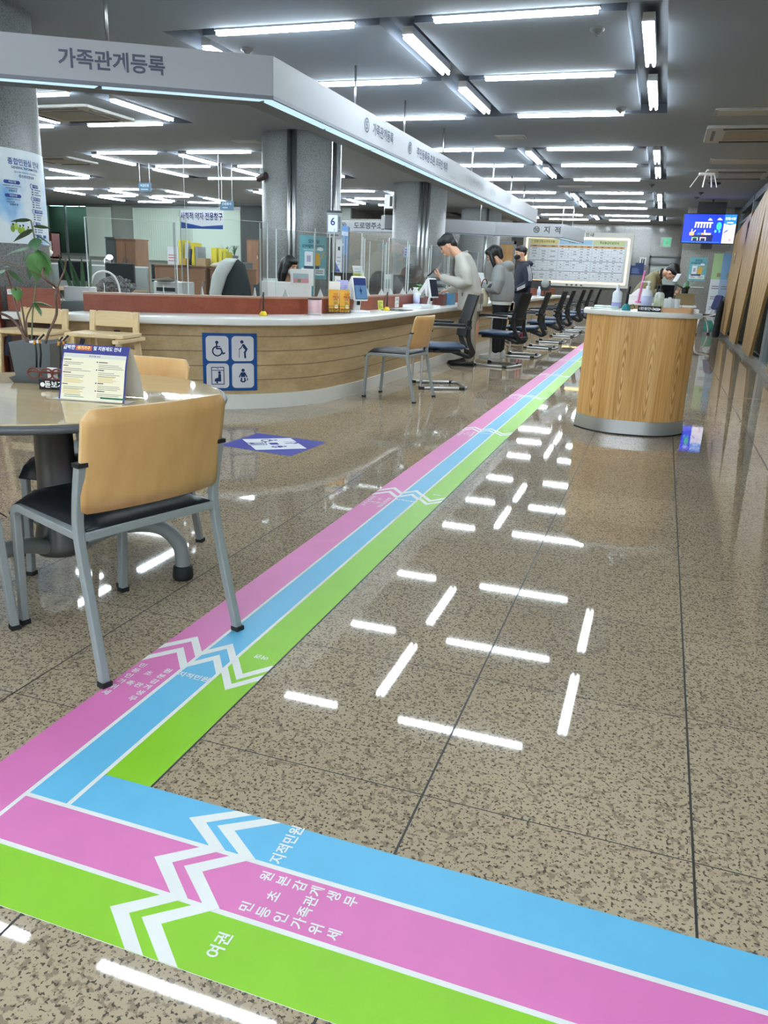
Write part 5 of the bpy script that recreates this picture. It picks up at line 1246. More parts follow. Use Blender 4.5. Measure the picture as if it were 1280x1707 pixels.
remeshed(G(loft([((0, 0, .0), (.085, 0, 0), (0, .15, 0)), ((0, 0, .3), (.08, 0, 0), (0, .14, 0)), ((.01, 0, .6), (.075, 0, 0), (0, .12, 0)), ((.03, 0, .80), (.05, 0, 0), (0, .08, 0)), ((.04, 0, .86), (.02, 0, 0), (0, .03, 0))], 20)), 'black_cloth', mat('black_cloth', '#08090b', .9), .03, t)

def sky_print():
    m, N, L, b_ = _new('poster_sky_print'); tc = N.new('ShaderNodeTexCoord'); n = N.new('ShaderNodeTexNoise'); n.inputs['Scale'].default_value = 2.6; n.inputs['Detail'].default_value = 3
    L.new(tc.outputs['Object'], n.inputs['Vector']); r = ramp(N, [(.46, '#dde7ee'), (.56, '#b4d3ec'), (.66, '#6faade')]); L.new(n.outputs['Fac'], r.inputs[0]); L.new(r.outputs[0], b_.inputs['Base Color']); b_.inputs['Roughness'].default_value = .5
    return m
# ------------------------------------------------------------------ poster wrapped round the left column
b = Board(1.62, .70, sky_print(), .004); b.dz = .0012
SKY = ['#5aa0dc', '#86bce6', '#b3d4ee', '#cfe2f1']
BL = '#34509c'; TX_ = '#3a4a78'
b.text('종합민원실 안내', .45, .255, .052, '#3a5a9c', 2, .015); b.text('GENERAL INFORMATION', .45, .215, .026, '#40506f', 2, .012); b.text('Quy dinh thong bao phong dan su', .45, .185, .018, '#5a6a86', 2, .004); b.text('综合信访室指南', .45, .155, .024, '#40506f', 2, .01)
for i, (n_, tt) in enumerate((('③', '여권신청'), ('④', '통합 민원발급'), ('⑤', '외국인등록·사증'), ('⑥', '가족관계'), ('⑦', '세 무'))):
    y = .095-.095*i; w__ = (.09, .11, .14, .08, .08)[i]
    b.rr(.50+w__/2, y, w__, .026, .012, BL, 2); b.text(tt, .51+w__/2, y, .018, '#e6ecf6', 3, .01); b.disc(.492, y, .018, BL, 2); b.disc(.492, y, .014, '#e6ecf6', 3); b.text('34567'[i], .492, y, .02, BL, 4, .015)
    for q in range(3): b.rect(.500, y-.026-.018*q, .022, .008, TX_, 2); b.lines(.528, y-.026-.018*q, .10, 1, .01, .008, '#7d89a4', 2, i*3+q)
for i, tt in enumerate(('여권신청', '여권수령')):
    y = .105-.10*i; b.rr(.30, y, .14, .026, .012, BL, 2); b.text(tt, .30, y, .018, '#e6ecf6', 3, .01); b.text(('PASSPORT APPLICATION', 'PASSPORT PICKUP')[i], .30, y-.028, .014, TX_, 2, .008); b.lines(.24, y-.046, .11, 1, .01, .008, '#7d89a4', 2, i); b.text('护照申请', .30, y-.066, .018, TX_, 2, .008)
b.rr(.64, -.285, .06, .024, .01, BL, 2)
for x, y, c in ((.33, -.25, '#86a83c'), (.36, -.245, '#9ab840'), (.41, -.255, '#8aa45a'), (.30, -.22, '#a9c060'), (.27, -.24, '#7a9a40')):
    b.disc(x, y, .018, c, 2, ry=.026); b.disc(x+.004, y+.034, .008, '#3a3230', 3)
b.disc(.47, -.215, .006, '#c8402a', 2); b.line([(.46, -.26), (.475, -.285), (.49, -.29)], .006, '#8a97a0', 2)
tag(b.bent('information_poster', (-5.50, 5.42), .58, math.radians(-42), 1.62), 'large curved blue and white information poster wrapped round the left column', 'poster')

# ------------------------------------------------------------------ vertical blinds
t = thing('vertical_blinds', 'pale green vertical blinds across the office back wall', 'blinds', (0, 0, 0))
M_BLIND = mat('blind_fabric', '#b7c6ba', .8)
for k in range(46):
    x = -17.15+.088*k; a = math.radians(55 if k < 26 else 20)
    m = MB(); m.add(box(-.045, .045, -.002, .002, 1.25, 2.90), Matrix.Translation((x, 23.78, 0))@Matrix.Rotation(a, 4, 'Z')); m.build('slat', M_BLIND, t)
G(box(-17.2, -13.1, 23.74, 23.82, 2.90, 2.96)).build('head_rail', M_ALU, t)
t = thing('vertical_blinds', 'pale sheer blinds beside the greenish office window', 'blinds', (0, 0, 0))
for k in range(11):
    x = -19.0+.09*k
    m = MB(); m.add(box(-.044, .044, -.002, .002, 1.3, 2.9), Matrix.Translation((x, 23.75, 0))@Matrix.Rotation(math.radians(20), 4, 'Z')); m.build('slat', M_BLIND, t)
G(box(-19.05, -18.05, 23.71, 23.80, 2.90, 3.0)).build('head_rail', M_ALU, t)
# hanging office signs
b = Board(.86, .31, '#dfe4ee', .02); b.dz = .0015
b.text('사회적 약자 전용창구', 0, .045, .135, '#14306e', 2, .022, sx=.72); b.poly([(-.43, -.155), (.43, -.155), (.43, -.085), (.0, -.115), (-.43, -.045)], '#1f4a92', 1)
o = b.build('hanging_sign', frame((-7.96, 13.0, 1.935), (1, .0, 0), UP)); tag(o, 'white and blue hanging sign for priority-visitor window, before the blinds', 'sign')
for x in (-8.3, -7.6): G(cyl((x, 13.0), .004, 2.08, 3.0, 6)).build('sign_wire', M_STEEL, o)
for k, (x, z, nm) in enumerate(((-9.82, 2.56, 'left of the priority-window sign'), (-8.02, 2.25, 'above right of the priority-window sign'))):
    b = Board(.28, .16, '#4b6478', .02); b.dz = .0015; b.text(('여권민원', '민원봉사')[k], 0, .03, .055, '#c3d0d8', 2, .01); b.lines(-.09, -.035, .18, 1, .03, .018, '#9fb0ba', 2, k)
    o = b.build('hanging_sign', frame((x, 14, z), (1, 0, 0), UP)); tag(o, 'small slate-blue department sign on wires, '+nm, 'sign')
    for dx in (-.11, .11): G(cyl((x+dx, 14.01), .004, z+.08, 3.0, 6)).build('sign_wire', M_STEEL, o)

# ------------------------------------------------------------------ office furniture helpers
M_CAB = wood('cabinet_brown', [(.3, '#6e4d37'), (.5, '#7c5940'), (.7, '#896349')], axis=2, scale=1.0, stretch=8, rough=.45)
M_GREYPART = mat('partition_grey', '#87908e', .8)
def cabinet(label, x0, x1, y, d, h, m=None, split=False, z0=0):
    t = thing('cabinet', label, 'cabinet', ((x0+x1)/2, y, z0)); w_ = x1-x0
    G(box(-w_/2, w_/2, .02, d, 0, h)).build('carcass', m or M_CAB, t, bev=.004)
    for k in range(2 if split else 1):
        a, c_ = (-w_/2, w_/2) if not split else ((-w_/2, -.003) if k == 0 else (.003, w_/2))
        dr = G(box(a+.006, c_-.006, 0, .018, .06, h-.03)).build('door', m or M_CAB, t, bev=.003)
        G(box(c_-.06 if not split or k == 0 else a+.03, c_-.03 if not split or k == 0 else a+.06, -.012, 0, h*.72, h*.72+.10)).build('handle', M_STEEL, dr)
    G(box(-w_/2-.01, w_/2+.01, 0, d+.01, h, h+.025)).build('cabinet_top', m or M_CAB, t, bev=.003); return t
cabinet('left brown storage cabinet piled with yellow files, under the priority sign', -8.30, -7.30, 12.0, .5, 1.12)
cabinet('right brown storage cabinet with beige cloth on top', -7.22, -6.62, 12.0, .5, 1.10)
cabinet('low brown cupboard pair beyond the desk lamp', -9.82, -9.38, 13.0, .4, 1.55, split=True)
cabinet('tall dark cabinet beside the low brown cupboards', -10.05, -9.84, 13.0, .4, 1.57, mat('dark_cab', '#3f4648', .5))
cabinet('distant brown cupboard in the dark recess right of the blinds', -12.5, -12.08, 23.0, .4, 1.95)
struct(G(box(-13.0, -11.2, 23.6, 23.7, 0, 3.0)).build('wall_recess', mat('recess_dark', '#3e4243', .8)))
# things on the cabinets
CT = 1.147
t = thing('paper_box', 'white carton with three red stripes on the left brown cabinet', 'box', (-7.94, 12.15, CT)); G(box(-.11, .11, -.12, .15, 0, .29)).build('carton', cm('#dcdfe2'), t, bev=.003)
for k in range(3): G(box(-.09, .06, -.122, -.1195, .06+.045*k, .072+.045*k)).build('red_stripe', cm('#c4554a'), t)
FC = ['#e2d23c', '#cfd5d8', '#2f3d58', '#d9c63a', '#8f979c', '#e4d84a', '#d8dadd', '#e6dc5a', '#cfc94a']
fx_ = [(-7.80, .07, .40, 0), (-7.70, .06, .36, 1), (-7.62, .045, .26, 2), (-7.56, .06, .36, 3), (-7.49, .05, .30, 4)]
fn = ['tallest yellow file leftmost among the standing files', 'white file leaning between the yellow ones', 'narrow navy file among the yellow files', 'yellow file leaning at the right of the navy file', 'grey file at the right of the standing yellow files']
for (x, w_, h_, c), nm in zip(fx_, fn):
    m = MB(); m.add(box(-w_/2, w_/2, -.1, .15, 0, h_), Matrix.Rotation(math.radians(rd.uniform(-4, 6)), 4, 'Y')); o = m.build('file_folder', cm(FC[c]), loc=(x, 12.15, CT+.004)); tag(o, nm, 'file', 'files standing on the left brown cabinet')
tag(G(box(-.09, .09, -.06, .1, 0, .12)).build('cardboard_box', mat('cardboard', '#a98f6d', .8), loc=(-7.38, 12.05, CT+.002)), 'small cardboard box at the right end of the left brown cabinet', 'box')
tag(G(box(-.05, .05, -.05, .05, 0, .11)).build('cardboard_box', mat('amber_box', '#c99a3a', .6), loc=(-7.66, 11.95, CT)), 'amber carton in front of the standing yellow files', 'box')
for k, (x, y, z, w_, h_, c, nm) in enumerate(((-7.24, 12.28, CT, .10, .30, 5, 'bright yellow file left in the right-hand cluster'), (-7.12, 12.28, CT-.02, .06, .31, 7, 'pale yellow file at the middle of the right-hand cluster'), (-7.04, 12.28, CT-.02, .06, .26, 8, 'olive yellow file at the right-hand cluster end'), (-7.33, 12.3, CT, .06, .22, 6, 'white file at the left of the right-hand cluster'))):
    tag(G(box(-w_/2, w_/2, -.1, .12, 0, h_)).build('file_folder', cm(FC[c]), loc=(x, y, z)), nm, 'file', 'yellow files standing behind the beige cloth')
cl = remeshed(G(ell((0, 0, .03), (.26, .13, .05), 24, 10), ell((.12, -.02, .02), (.18, .12, .06), 20, 10), ell((-.1, .02, .04), (.12, .1, .05), 20, 10)), 'folded_cloth', mat('beige_cloth', '#c9bda2', .9, bump=(25, .5)), .018); cl.location = (-6.92, 11.95, 1.13); tag(cl, 'crumpled beige cloth on the right brown cabinet', 'cloth')
def grass_plant(label, x, y, z, n, h_, s=1):
    t = thing('potted_plant', label, 'plant', (x, y, z)); G(lathe([(.05*s, 0), (.065*s, .09*s), (.06*s, .09*s)], 16), sm=True).build('pot', mat('plant_pot_dark', '#4c4a48', .6), t)
    m = MB()
    for k in range(n):
        a = rd.uniform(0, 2*PI); l_ = h_*rd.uniform(.6, 1); o = rd.uniform(.15, .8)
        P = [(0, 0, .08*s), (l_*o*.4*math.cos(a), l_*o*.4*math.sin(a), .08*s+l_*.6), (l_*o*math.cos(a), l_*o*math.sin(a), .08*s+l_*.85)]
        m.add(sweep(smooth_path(P, 4), [(-.006, 0), (0, .002), (.006, 0), (0, -.002)], scales=[1]*7+[.6, .2]))
    m.build('blades', M_LEAF2, t); return t
cabinet('low dark shelf right of the blinds carrying two grassy plants', -8.4, -7.7, 14.0, .4, 1.22, mat('shelf_dark', '#5a5f5e', .6))
grass_plant('grassy pot plant left of the pair beside the yellow files', -8.10, 14.1, 1.25, 12, .28); grass_plant('bushier grassy pot plant right of the pair beside the yellow files', -7.93, 14.1, 1.25, 22, .24, 1.2)
# bookcase, desks, lamp, monitors on the left
def desk(label, x0, x1, y, d, h=.72, m=None, scr=None):
    t = thing('office_desk', label, 'desk', ((x0+x1)/2, y, 0)); w_ = x1-x0; m = m or mat('office_desk_top', '#b49a78', .5)
    G(box(-w_/2, w_/2, 0, d, h-.03, h)).build('desk_top', m, t, bev=.004)
    for s in (-1, 1): G(box(s*w_/2-.03*(s > 0), s*w_/2+.03*(s < 0), .02, d-.02, 0, h-.03)).build('side_panel', M_GREYPART, t)
    G(box(-w_/2+.03, w_/2-.03, d-.04, d-.02, .1, h-.03)).build('modesty_panel', M_GREYPART, t)
    if scr: G(box(-w_/2, w_/2, d, d+.04, 0, scr)).build('desk_screen', M_GREYPART, t); G(box(-w_/2, w_/2, d-.005, d+.045, scr, scr+.02)).build('screen_trim', cm('#cfd4d4'), t)
    return t
desk('office desk with low grey screen behind the snake plant', -9.6, -7.75, 10.2, .8, .74, scr=1.08)
desk('office desk left of the brown cabinets', -11.6, -9.9, 12.2, .7, .74, scr=1.15)
desk('office desk behind the woman', -5.6, -4.3, 9.9, .6, .74)
t = thing('bookcase', 'small dark red bookcase of binders by the office window', 'bookcase', (-11.0, 12.6, 1.17))
G(box(-.25, .25, .0, .02, 0, .46), box(-.25, -.23, -.2, .02, 0, .46), box(.23, .25, -.2, .02, 0, .46), box(-.25, .25, -.2, .02, .44, .46), box(-.25, .25, -.2, .02, 0, .03)).build('case', mat('dark_red_wood', '#5a302a', .5), t)
for k in range(9): tag(G(box(-.012, .012, -.08, .08, 0, .28)).build('binder', cm(['#7c86a0', '#8f98a8', '#a8727a', '#6f7a94', '#8d94b0', '#9aa4b4', '#6b7a8c', '#8893a4', '#747f99'][k]), loc=(-11.19+.031*k, 12.50, 1.205)), ('slim binder in the dark red bookcase by the office window'), 'binder', 'binders in the dark red bookcase')
b = Board(.13, .26, '#dfe2e4', .02); b.disc(0, .06, .03, '#a8433c', 1); b.lines(-.04, -.02, .08, 3, .03, .01, '#8a9096', 1, 1); tag(b.build('booklet', frame((-10.86, 12.43, 1.34), (1, 0, 0), UP)), 'white booklet with red mark at the right of the dark red bookcase', 'booklet')
t = thing('desk_lamp', 'white desk lamp glowing by the brown cupboards', 'lamp', (-8.25, 10.7, .74))
G(cyl((0, 0), .07, 0, .02), tube(smooth_path([(0, 0, .02), (.03, 0, .25), (-.06, 0, .42), (.03, 0, .50)], 4), .012, 8)).build('lamp_arm', M_WPLAS, t); G(ell((.06, -.02, .48), (.05, .05, .04), 16, 8)).build('lamp_head', em('#f3f6fa', 3.0), t)
for k, (x, y, z, w_, nm) in enumerate(((-8.95, 10.75, .74, .5, 'black monitor left on the desk behind the snake plant'), (-8.4, 12.5, .74, .55, 'black monitor between the desk lamp and the brown cabinets'), (-7.95, 10.6, .74, .48, 'dark monitor at the right end of the screened desk'))):
    monitor(nm, x, y, z, math.radians(-80), w_, .30, stand=.10)
t = thing('office_printer', 'white office printer with paper out, before the left brown cabinet', 'printer', (-6.4, 9.7, 0)); G(box(-.22, .22, -.2, .25, 0, .70)).build('printer_stand', M_GREYPART, t); G(box(-.2, .2, -.2, .2, .70, .93)).build('printer_body', mat('printer_white', '#c9ccc9', .5), t, bev=.015); G(([(-.16, -.32, .95), (.14, -.34, .99), (.16, -.1, .94), (-.14, -.1, .92)], [(0, 1, 2, 3)])).build('paper_out', cm('#dadcdd'), t, fix=False); G(box(-.15, .15, -.205, -.199, .80, .85)).build('output_slot', M_BLACK, t)
tag(G(cyl((0, 0), .055, 0, .10, 16)).build('yellow_tub', cm('#d8cf4a'), loc=(-9.3, 10.5, 1.12) if False else (-9.3, 10.5, .742)), 'yellow tub on the desk behind the snake plant', 'tub')
t = thing('flower_vase', 'yellow and white flower bunch beside the column and bookcase', 'flowers', (-9.58, 10.85, .74))
m = MB()
for k in range(16): m.add(ell((rd.uniform(-.12, .12), rd.uniform(-.08, .08), .50+rd.uniform(-.06, .12)), (.045, .045, .04), 8, 6), mi=k % 3 == 0 and 1 or 0)
m.build('blossoms', [cm('#d9cf3e'), cm('#dcdcd4')], t); G(lathe([(.05, 0), (.07, .2), (.05, .42), (.06, .45)], 14), sm=True).build('vase', cm('#bfc6c6'), t)
# snake plant on the ledge
t = thing('potted_plant', 'upright snake plant in a white trough on the counter ledge', 'plant', (-5.18, 6.30, 0), math.radians(20))
G(box(-.26, .26, -.2, .2, 0, .80)).build('trough_stand', M_GREYPART, t)
G(prism(rrect(0, 0, .27, .14, .02), .80, .925)).build('trough', M_WPLAS, t, bev=.004)
for k, (x, lean, h_) in enumerate(((-.085, -.10, .30), (-.04, -.05, .30), (.03, .0, .28), (.085, .03, .29), (-.01, -.05, .2))):
    V = []; n = 8
    for i in range(n+1):
        u = i/n; w_ = .019*(1-u**3)+.001; V += [(x+lean*u-w_, 0, .915+h_*u), (x+lean*u, .012, .915+h_*u), (x+lean*u+w_, 0, .915+h_*u)]
    F = []
    for i in range(n): a = i*3; F += [(a, a+1, a+4, a+3), (a+1, a+2, a+5, a+4), (a, a+3, a+5, a+2)]
    G((V, F)).build('leaf', M_LEAF2, t)
# chairs of the staff
def task_chair(label, x, y, rz, h_=1.15, col='#1c2328', w_=.5, z1=None):
    t = thing('office_chair', label, 'chair', (x, y, 0), rz)   # back at -x side
    G(prism(rrect(0, 0, .48, .48, .08), .42, .50)).build('seat', mat('c'+col, col, .7), t, bev=.015)
    m = G(loft([((-.24, 0, .50), (0, w_*.40, 0), (.03, 0, 0)), ((-.28, 0, .70), (0, w_*.5, 0), (.035, 0, 0)), ((-.31, 0, .95), (0, w_*.47, 0), (.035, 0, 0)), ((-.33, 0, h_-.06), (0, w_*.36, 0), (.03, 0, 0)), ((-.335, 0, h_), (0, w_*.18, 0), (.015, 0, 0))], 24), sm=True); m.build('backrest', mat('cb'+col, col, .75), t)
    G(cyl((0, 0), .03, .10, .42)).build('gas_lift', M_STEEL, t)
    for k in range(5):
        a = 2*PI*k/5; G(bar([(0, 0, .10), (.28*math.cos(a), .28*math.sin(a), .06)], .05, .03)).build('base_arm', M_BLACK, t); G(ell((.28*math.cos(a), .28*math.sin(a), .03), (.03, .03, .03), 10, 6)).build('caster', M_BLACK, t)
    return t
c1 = task_chair('dark office chair half covered by a white towel behind the counter', -4.68, 8.75, math.radians(75), 1.24, '#1d2a30', .54)
tw = G(loft([((-.40, .20, .62), (.03, 0, 0), (0, .08, 0)), ((-.39, .23, .85), (.05, 0, 0), (0, .09, 0)), ((-.385, .16, 1.05), (.055, 0, 0), (0, .11, 0)), ((-.36, .06, 1.20), (.06, 0, 0), (0, .12, 0)), ((-.33, .0, 1.25), (.05, 0, 0), (0, .10, 0)), ((-.29, .0, 1.18), (.015, 0, 0), (0, .07, 0))], 24), sm=True).build('towel', mat('towel_white', '#c3cbc8', .9, bump=(20, .4)), loc=(-4.68, 8.75, 0), rotz=math.radians(75)); tag(tw, 'white towel hanging over the left of the dark office chair', 'towel')
c2 = task_chair('low chair draped in a grey knitted shawl behind the snake plant', -6.5, 9.0, math.radians(70), .90, '#2a3138', .62)
m = MB()
for k in range(420):
    u, v = rd.uniform(-1, 1), rd.uniform(0, 1); y_ = u*.40; z_ = .99-.22*v-.12*u*u; x_ = -.30-.11*math.sin(v*2.2)+rd.uniform(-.02, .02)
    m.add(ell((x_, y_, z_), (.022, .03, .018), 6, 4))
sh = m.build('knitted_shawl', mat('shawl_grey', '#5c5a5a', .95, noise=(40, .35)), loc=(-6.5, 9.0, 0), rotz=math.radians(70)); tag(sh, 'grey chunky knitted shawl over the low chair behind the snake plant', 'shawl')
G(tube(smooth_path([(-.13, 0, .0), (-.14, 0, .16), (-.07, 0, .28), (.0, 0, .30), (.07, 0, .28), (.13, 0, .16), (.13, 0, .0)], 4), .010, 8), sm=True)
t = thing('white_hoop_chair', 'white hooped chair back seen between snake plant and shawl', 'chair', (-6.15, 7.9, 0), math.radians(25)); G(tube(smooth_path([(-.17, 0, .45), (-.17, 0, .80), (-.13, 0, .97), (-.05, 0, 1.04), (.05, 0, 1.04), (.13, 0, .97), (.17, 0, .80), (.17, 0, .45)], 4), .012, 8), sm=True).build('back_hoop', M_WPLAS, t); G(prism(rrect(0, -.2, .42, .42, .08), .44, .47)).build('seat', M_WPLAS, t)
for x in (-.18, .18):
    for y in (-.38, -.02): G(tube([(x, y, .44), (x*1.15, y*1.1, 0)], .012, 8), sm=True).build('leg', M_WPLAS, t)
# counter work places: monitors seen from behind, frames, binders
monitor('white-backed monitor facing the woman, with dark panel on its rear', -4.05, 8.35, .72, math.radians(100), .60, .24, white=True, stand=.06)
b = Board(.25, .17, '#dfe4e4', .02); b.dz = .001; b.rect(-.01, -.01, .17, .10, '#9fb9c4', 1); b.rect(-.01, -.035, .17, .05, '#c98f9c', 2); b.disc(-.03, -.035, .02, '#6d8a5a', 3)
tag(b.build('flower_picture', frame((-3.79, 8.22, 1.075), (.93, .30, 0), (0, -.1, 1))), 'white-framed flower picture standing on the monitor before the woman', 'picture frame')
tag(G(box(-.22, .22, -.14, .14, 0, .28)).build('binder_box', cm('#cfe0dc'), loc=(-5.0, 10.2, .742)), 'pale mint storage box on the desk behind the woman', 'box')
for k in range(3): tag(G(box(-.025, .025, -.13, .13, 0, .30)).build('binder', cm('#3f8f98'), loc=(-4.72+.06*k, 10.2, .742)), 'teal binder beside the mint storage box behind the woman', 'binder', 'teal binders beside the mint box')
desk('office desk at the second window beyond the leaflets', -4.5, -3.8, 10.55, .55, .72)
task_chair('black office chair behind the yellow notice at the second window', -4.35, 12.0, math.radians(-95), 1.18, '#23292e', .42)
task_chair('brown-jacket-draped office chair at the third window', -3.60, 11.6, math.radians(-80), 1.28, '#3a302f', .46)
monitor('dark monitor at the second window left of the yellow notice', -3.75, 9.35, .72, math.radians(160), .44, .30)
monitor('dark monitor at the third window behind the pink pot', -3.70, 11.0, .72, math.radians(150), .46, .30)
b = Board(.15, .11, '#d6d86a', .002); b.lines(-.06, .035, .12, 4, .022, .008, '#6d7030', 1, 2); tag(b.build('notice_card', frame((-3.22, 8.45, 1.09), (.35, .93, 0), UP)), 'yellow notice fixed on the acrylic above the first tablet kiosk', 'notice')
b = Board(.12, .13, '#c3c8ea', .002); b.lines(-.045, .03, .09, 3, .03, .012, '#6a70a8', 1, 2); tag(b.build('notice_card', frame((-3.16, 10.0, 1.42), (.2, .98, 0), UP)), 'violet notice fixed high on the acrylic beside the sanitizer bottle', 'notice')
for k in range(3):
    tt = thing('letter_tray', ('lowest', 'middle', 'topmost')[k]+' grey letter tray of the stack beside the jacketed man', 'tray', (-3.5, 12.55, .916+.10*k), math.radians(6), 'stacked letter trays'); G(box(-.24, .24, -.16, .16, 0, .012), box(-.24, .24, .15, .16, 0, .07), box(-.24, -.23, -.16, .16, 0, .07), box(.23, .24, -.16, .16, 0, .07)).build('tray_shell', mat('tray_grey', '#b7bdc2', .4), tt); G(box(-.20, .2, -.14, .12, .013, .05)).build('papers', cm('#d5d8dc'), tt)
tag(G(box(-3.85, -3.15, 12.3, 12.8, 0, .915)).build('tray_cabinet', M_GREYPART), 'grey cabinet under the letter tray stack', 'cabinet')
b = Board(.14, .34, '#d2d6da', .004); b.lines(-.05, .13, .10, 8, .034, .008, '#9299a8', 1, 3); tag(b.build('document_sheet', frame((-3.42, 9.05, 1.07), (.55, .83, 0), (-.35, .25, 1))), 'tall pale document sheet leaning right of the first tablet kiosk', 'paper')
t = thing('slim_dispenser', 'slim white dispenser standing right of the leaning sheet', 'dispenser', (-3.35, 9.9, .72)); G(box(-.05, .05, -.05, .05, 0, .42)).build('housing', mat('disp_white', '#c5cccc', .4), t, bev=.01); G(box(-.035, .035, -.052, -.048, .25, .36)).build('front_window', cm('#8fa0a6'), t)
# grey stone partition with blue picture seen between the columns
struct(G(box(-9.2, -5.7, 22.4, 22.5, 0, 2.6)).build('wall_partition', M_WALLSTONE))
b = Board(.75, .95, '#5f8ac0', .02); b.dz = .002; b.poly([(-.375, -.475), (.375, -.475), (.375, -.10), (.1, .02), (-.15, -.12), (-.375, 0)], '#5d6a80', 1); b.poly([(-.375, .25), (.0, .33), (.375, .28), (.375, .36), (0, .40), (-.375, .33)], '#c3d6ea', 1); b.disc(.1, .12, .2, '#a9c3e0', 1, ry=.04)
t = thing('picture_board', 'blue mountain picture board standing behind the number display, between the columns', 'picture board', (-6.55, 15.6, 0)); b.build('printed_face', frame((0, 0, 1.55), (1, 0, 0), UP), t)
for s in (-1, 1): G(box(s*.36-.02, s*.36+.02, .02, .06, .04, 2.0)).build('leg', M_ALU, t); G(box(s*.36-.03, s*.36+.03, -.2, .25, 0, .04)).build('foot', M_ALU, t)
# ticket number display on the counter-side column
t = thing('number_display', 'grey window-number display hung in front of the granite column pipe', 'display', (-4.49, 10.8, 0))
b = Board(.21, .36, '#9aa0a4', .04); b.dz = .001; b.rect(0, .165, .21, .03, '#4a5056', 1); b.rect(-.02, .01, .13, .22, em('#9fb4ee', .9), 1); b.text('6', -.02, .03, .14, '#3a4468', 2, .02); b.rect(.075, .0, .03, .2, '#6d747a', 1); b.lines(-.08, -.145, .15, 1, .02, .018, '#565c64', 1, 2)
b.build('display_body', frame((0, 0, 1.78), (.95, .3, 0), UP), t); G(cyl((-.06, .03), .008, 1.95, 3.0, 8)).build('hanger', M_STEEL, t); G(cyl((.06, .06), .008, 1.95, 3.0, 8)).build('hanger', M_STEEL, t)
b = Board(.09, .5, '#cfd4d8', .01); b.rect(0, .1, .03, .05, '#2a2e34', 1); b.lines(-.03, -.02, .06, 5, .05, .016, '#9aa2b0', 1, 2); b.poly([(-.045, -.25), (.045, -.25), (-.045, -.08)], '#4c5ca0', 1); tag(b.build('paper_strip', frame((-4.43, 10.85, 1.36), (.95, .3, 0), UP)), 'narrow printed strip hanging under the number display', 'notice')
t = thing('security_camera', 'small dark security camera on the granite column behind the counter', 'camera', (-5.66, 10.9, 2.40)); G(cyl((0, 0), .03, .03, .12, 12)).build('camera_mount', M_ALU, t); m = MB(); m.add(cyl((0, 0), .045, -.09, .09, 16), Matrix.Rotation(PI/2.4, 4, 'Y')@Matrix.Rotation(.4, 4, 'X')); m.build('camera_body', mat('cam_dark', '#3a2c30', .4), t)
t = thing('wall_speaker', 'pale box speaker on the second granite column', 'speaker', (-5.82, 17.1, 2.62)); G(box(-.1, .1, -.08, .08, -.14, .14)).build('housing', M_WPLAS, t, bev=.01); G(box(.02, .08, -.085, -.079, -.1, .1)).build('grille', M_BLACK, t)
# doorway with a warm lamp behind the hooded woman
struct(G(box(-7.6, -5.0, 27.2, 27.3, 0, 3.0)).build('wall_inner', M_WALLSTONE))
d = thing('door_2', 'warm wood-coloured door leaf left of the notice board', 'door', (-5.3, 27.0, 0)); d['kind'] = 'structure'
G(box(-.35, .45, 0, .05, 0, 2.2)).build('door_leaf', wood('door_wood', [(.3, '#9a7446'), (.6, '#b18a58')], axis=2), d); G(box(-.42, -.35, -.02, .06, 0, 2.3), box(.45, .52, -.02, .06, 0, 2.3), box(-.42, .52, -.02, .06, 2.2, 2.3)).build('door_frame', M_ALU, d)
tag(G(ell((-5.75, 26.9, 2.42), (.06, .05, .14), 12, 8)).build('wall_lamp', em('#ffcf86', 4.0)), 'small warm wall lamp under the far sign band', 'lamp')

# ------------------------------------------------------------------ ceiling fittings
def cassette(label, x, y, rz, w_=.95, l_=.95, warm=False):
    t = thing('air_conditioner', label, 'air conditioner', (x, y, 0), rz)
    G(prism(rrect(0, 0, w_, l_, .05), 2.965, 3.0)).build('cover', mat('ac_white', '#a7a8a4', .5), t, bev=.006)
    G(box(-w_*.3, w_*.3, -l_*.28, l_*.28, 2.955, 2.967)).build('grille', mat('ac_grille', '#8d8678' if warm else '#8b8d8b', .6), t)
    for s in (-1, 1): G(box(-w_*.33, w_*.33, s*l_*.42-.025, s*l_*.42+.025, 2.955, 2.966)).build('air_slot', M_BLACK, t)
    for s in (-1, 1): G(box(s*w_*.42-.02, s*w_*.42+.02, -l_*.3, l_*.3, 2.957, 2.966)).build('side_slot', mat('slot_grey', '#55585a', .6), t)
    return t
cassette('ceiling air conditioner on the right, nearer of two along the aisle', .78, 11.55, 0, 1.1, 1.1, True)
cassette('ceiling air conditioner on the right, farther of two along the aisle', .95, 15.5, 0, 1.1, 1.1)
cassette('ceiling air conditioner over the office, left of the front column', -7.6, 9.35, 0, 1.2, 1.0)
cassette('ceiling air conditioner in the distant left office', -11.3, 13.5, 0, 1.0, .9)
for k, (x, y, w_, l_, nm) in enumerate(((.72, 10.2, .9, .35, 'nearer ceiling access panel on the right'), (.85, 14.0, .9, .5, 'farther ceiling access panel on the right'), (-2.25, 11.6, .40, .25, 'small ceiling vent between aisle light bays'), (-6.33, 11.7, .42, .2, 'small ceiling vent left of the front column'), (-2.0, 17.6, .7, .3, 'ceiling hatch beyond the second aisle light bay'))):
    t = thing('ceiling_vent', nm, 'vent', (x, y, 0)); G(box(-w_/2, w_/2, -l_/2, l_/2, 2.985, 3.004)).build('vent_frame', mat('vent_frame_grey', '#8b8c8b', .6), t); G(box(-w_/2+.03, w_/2-.03, -l_/2+.03, l_/2-.03, 2.980, 2.986)).build('vent_plate', mat('vent_plate_grey', '#a3a3a0', .6), t)
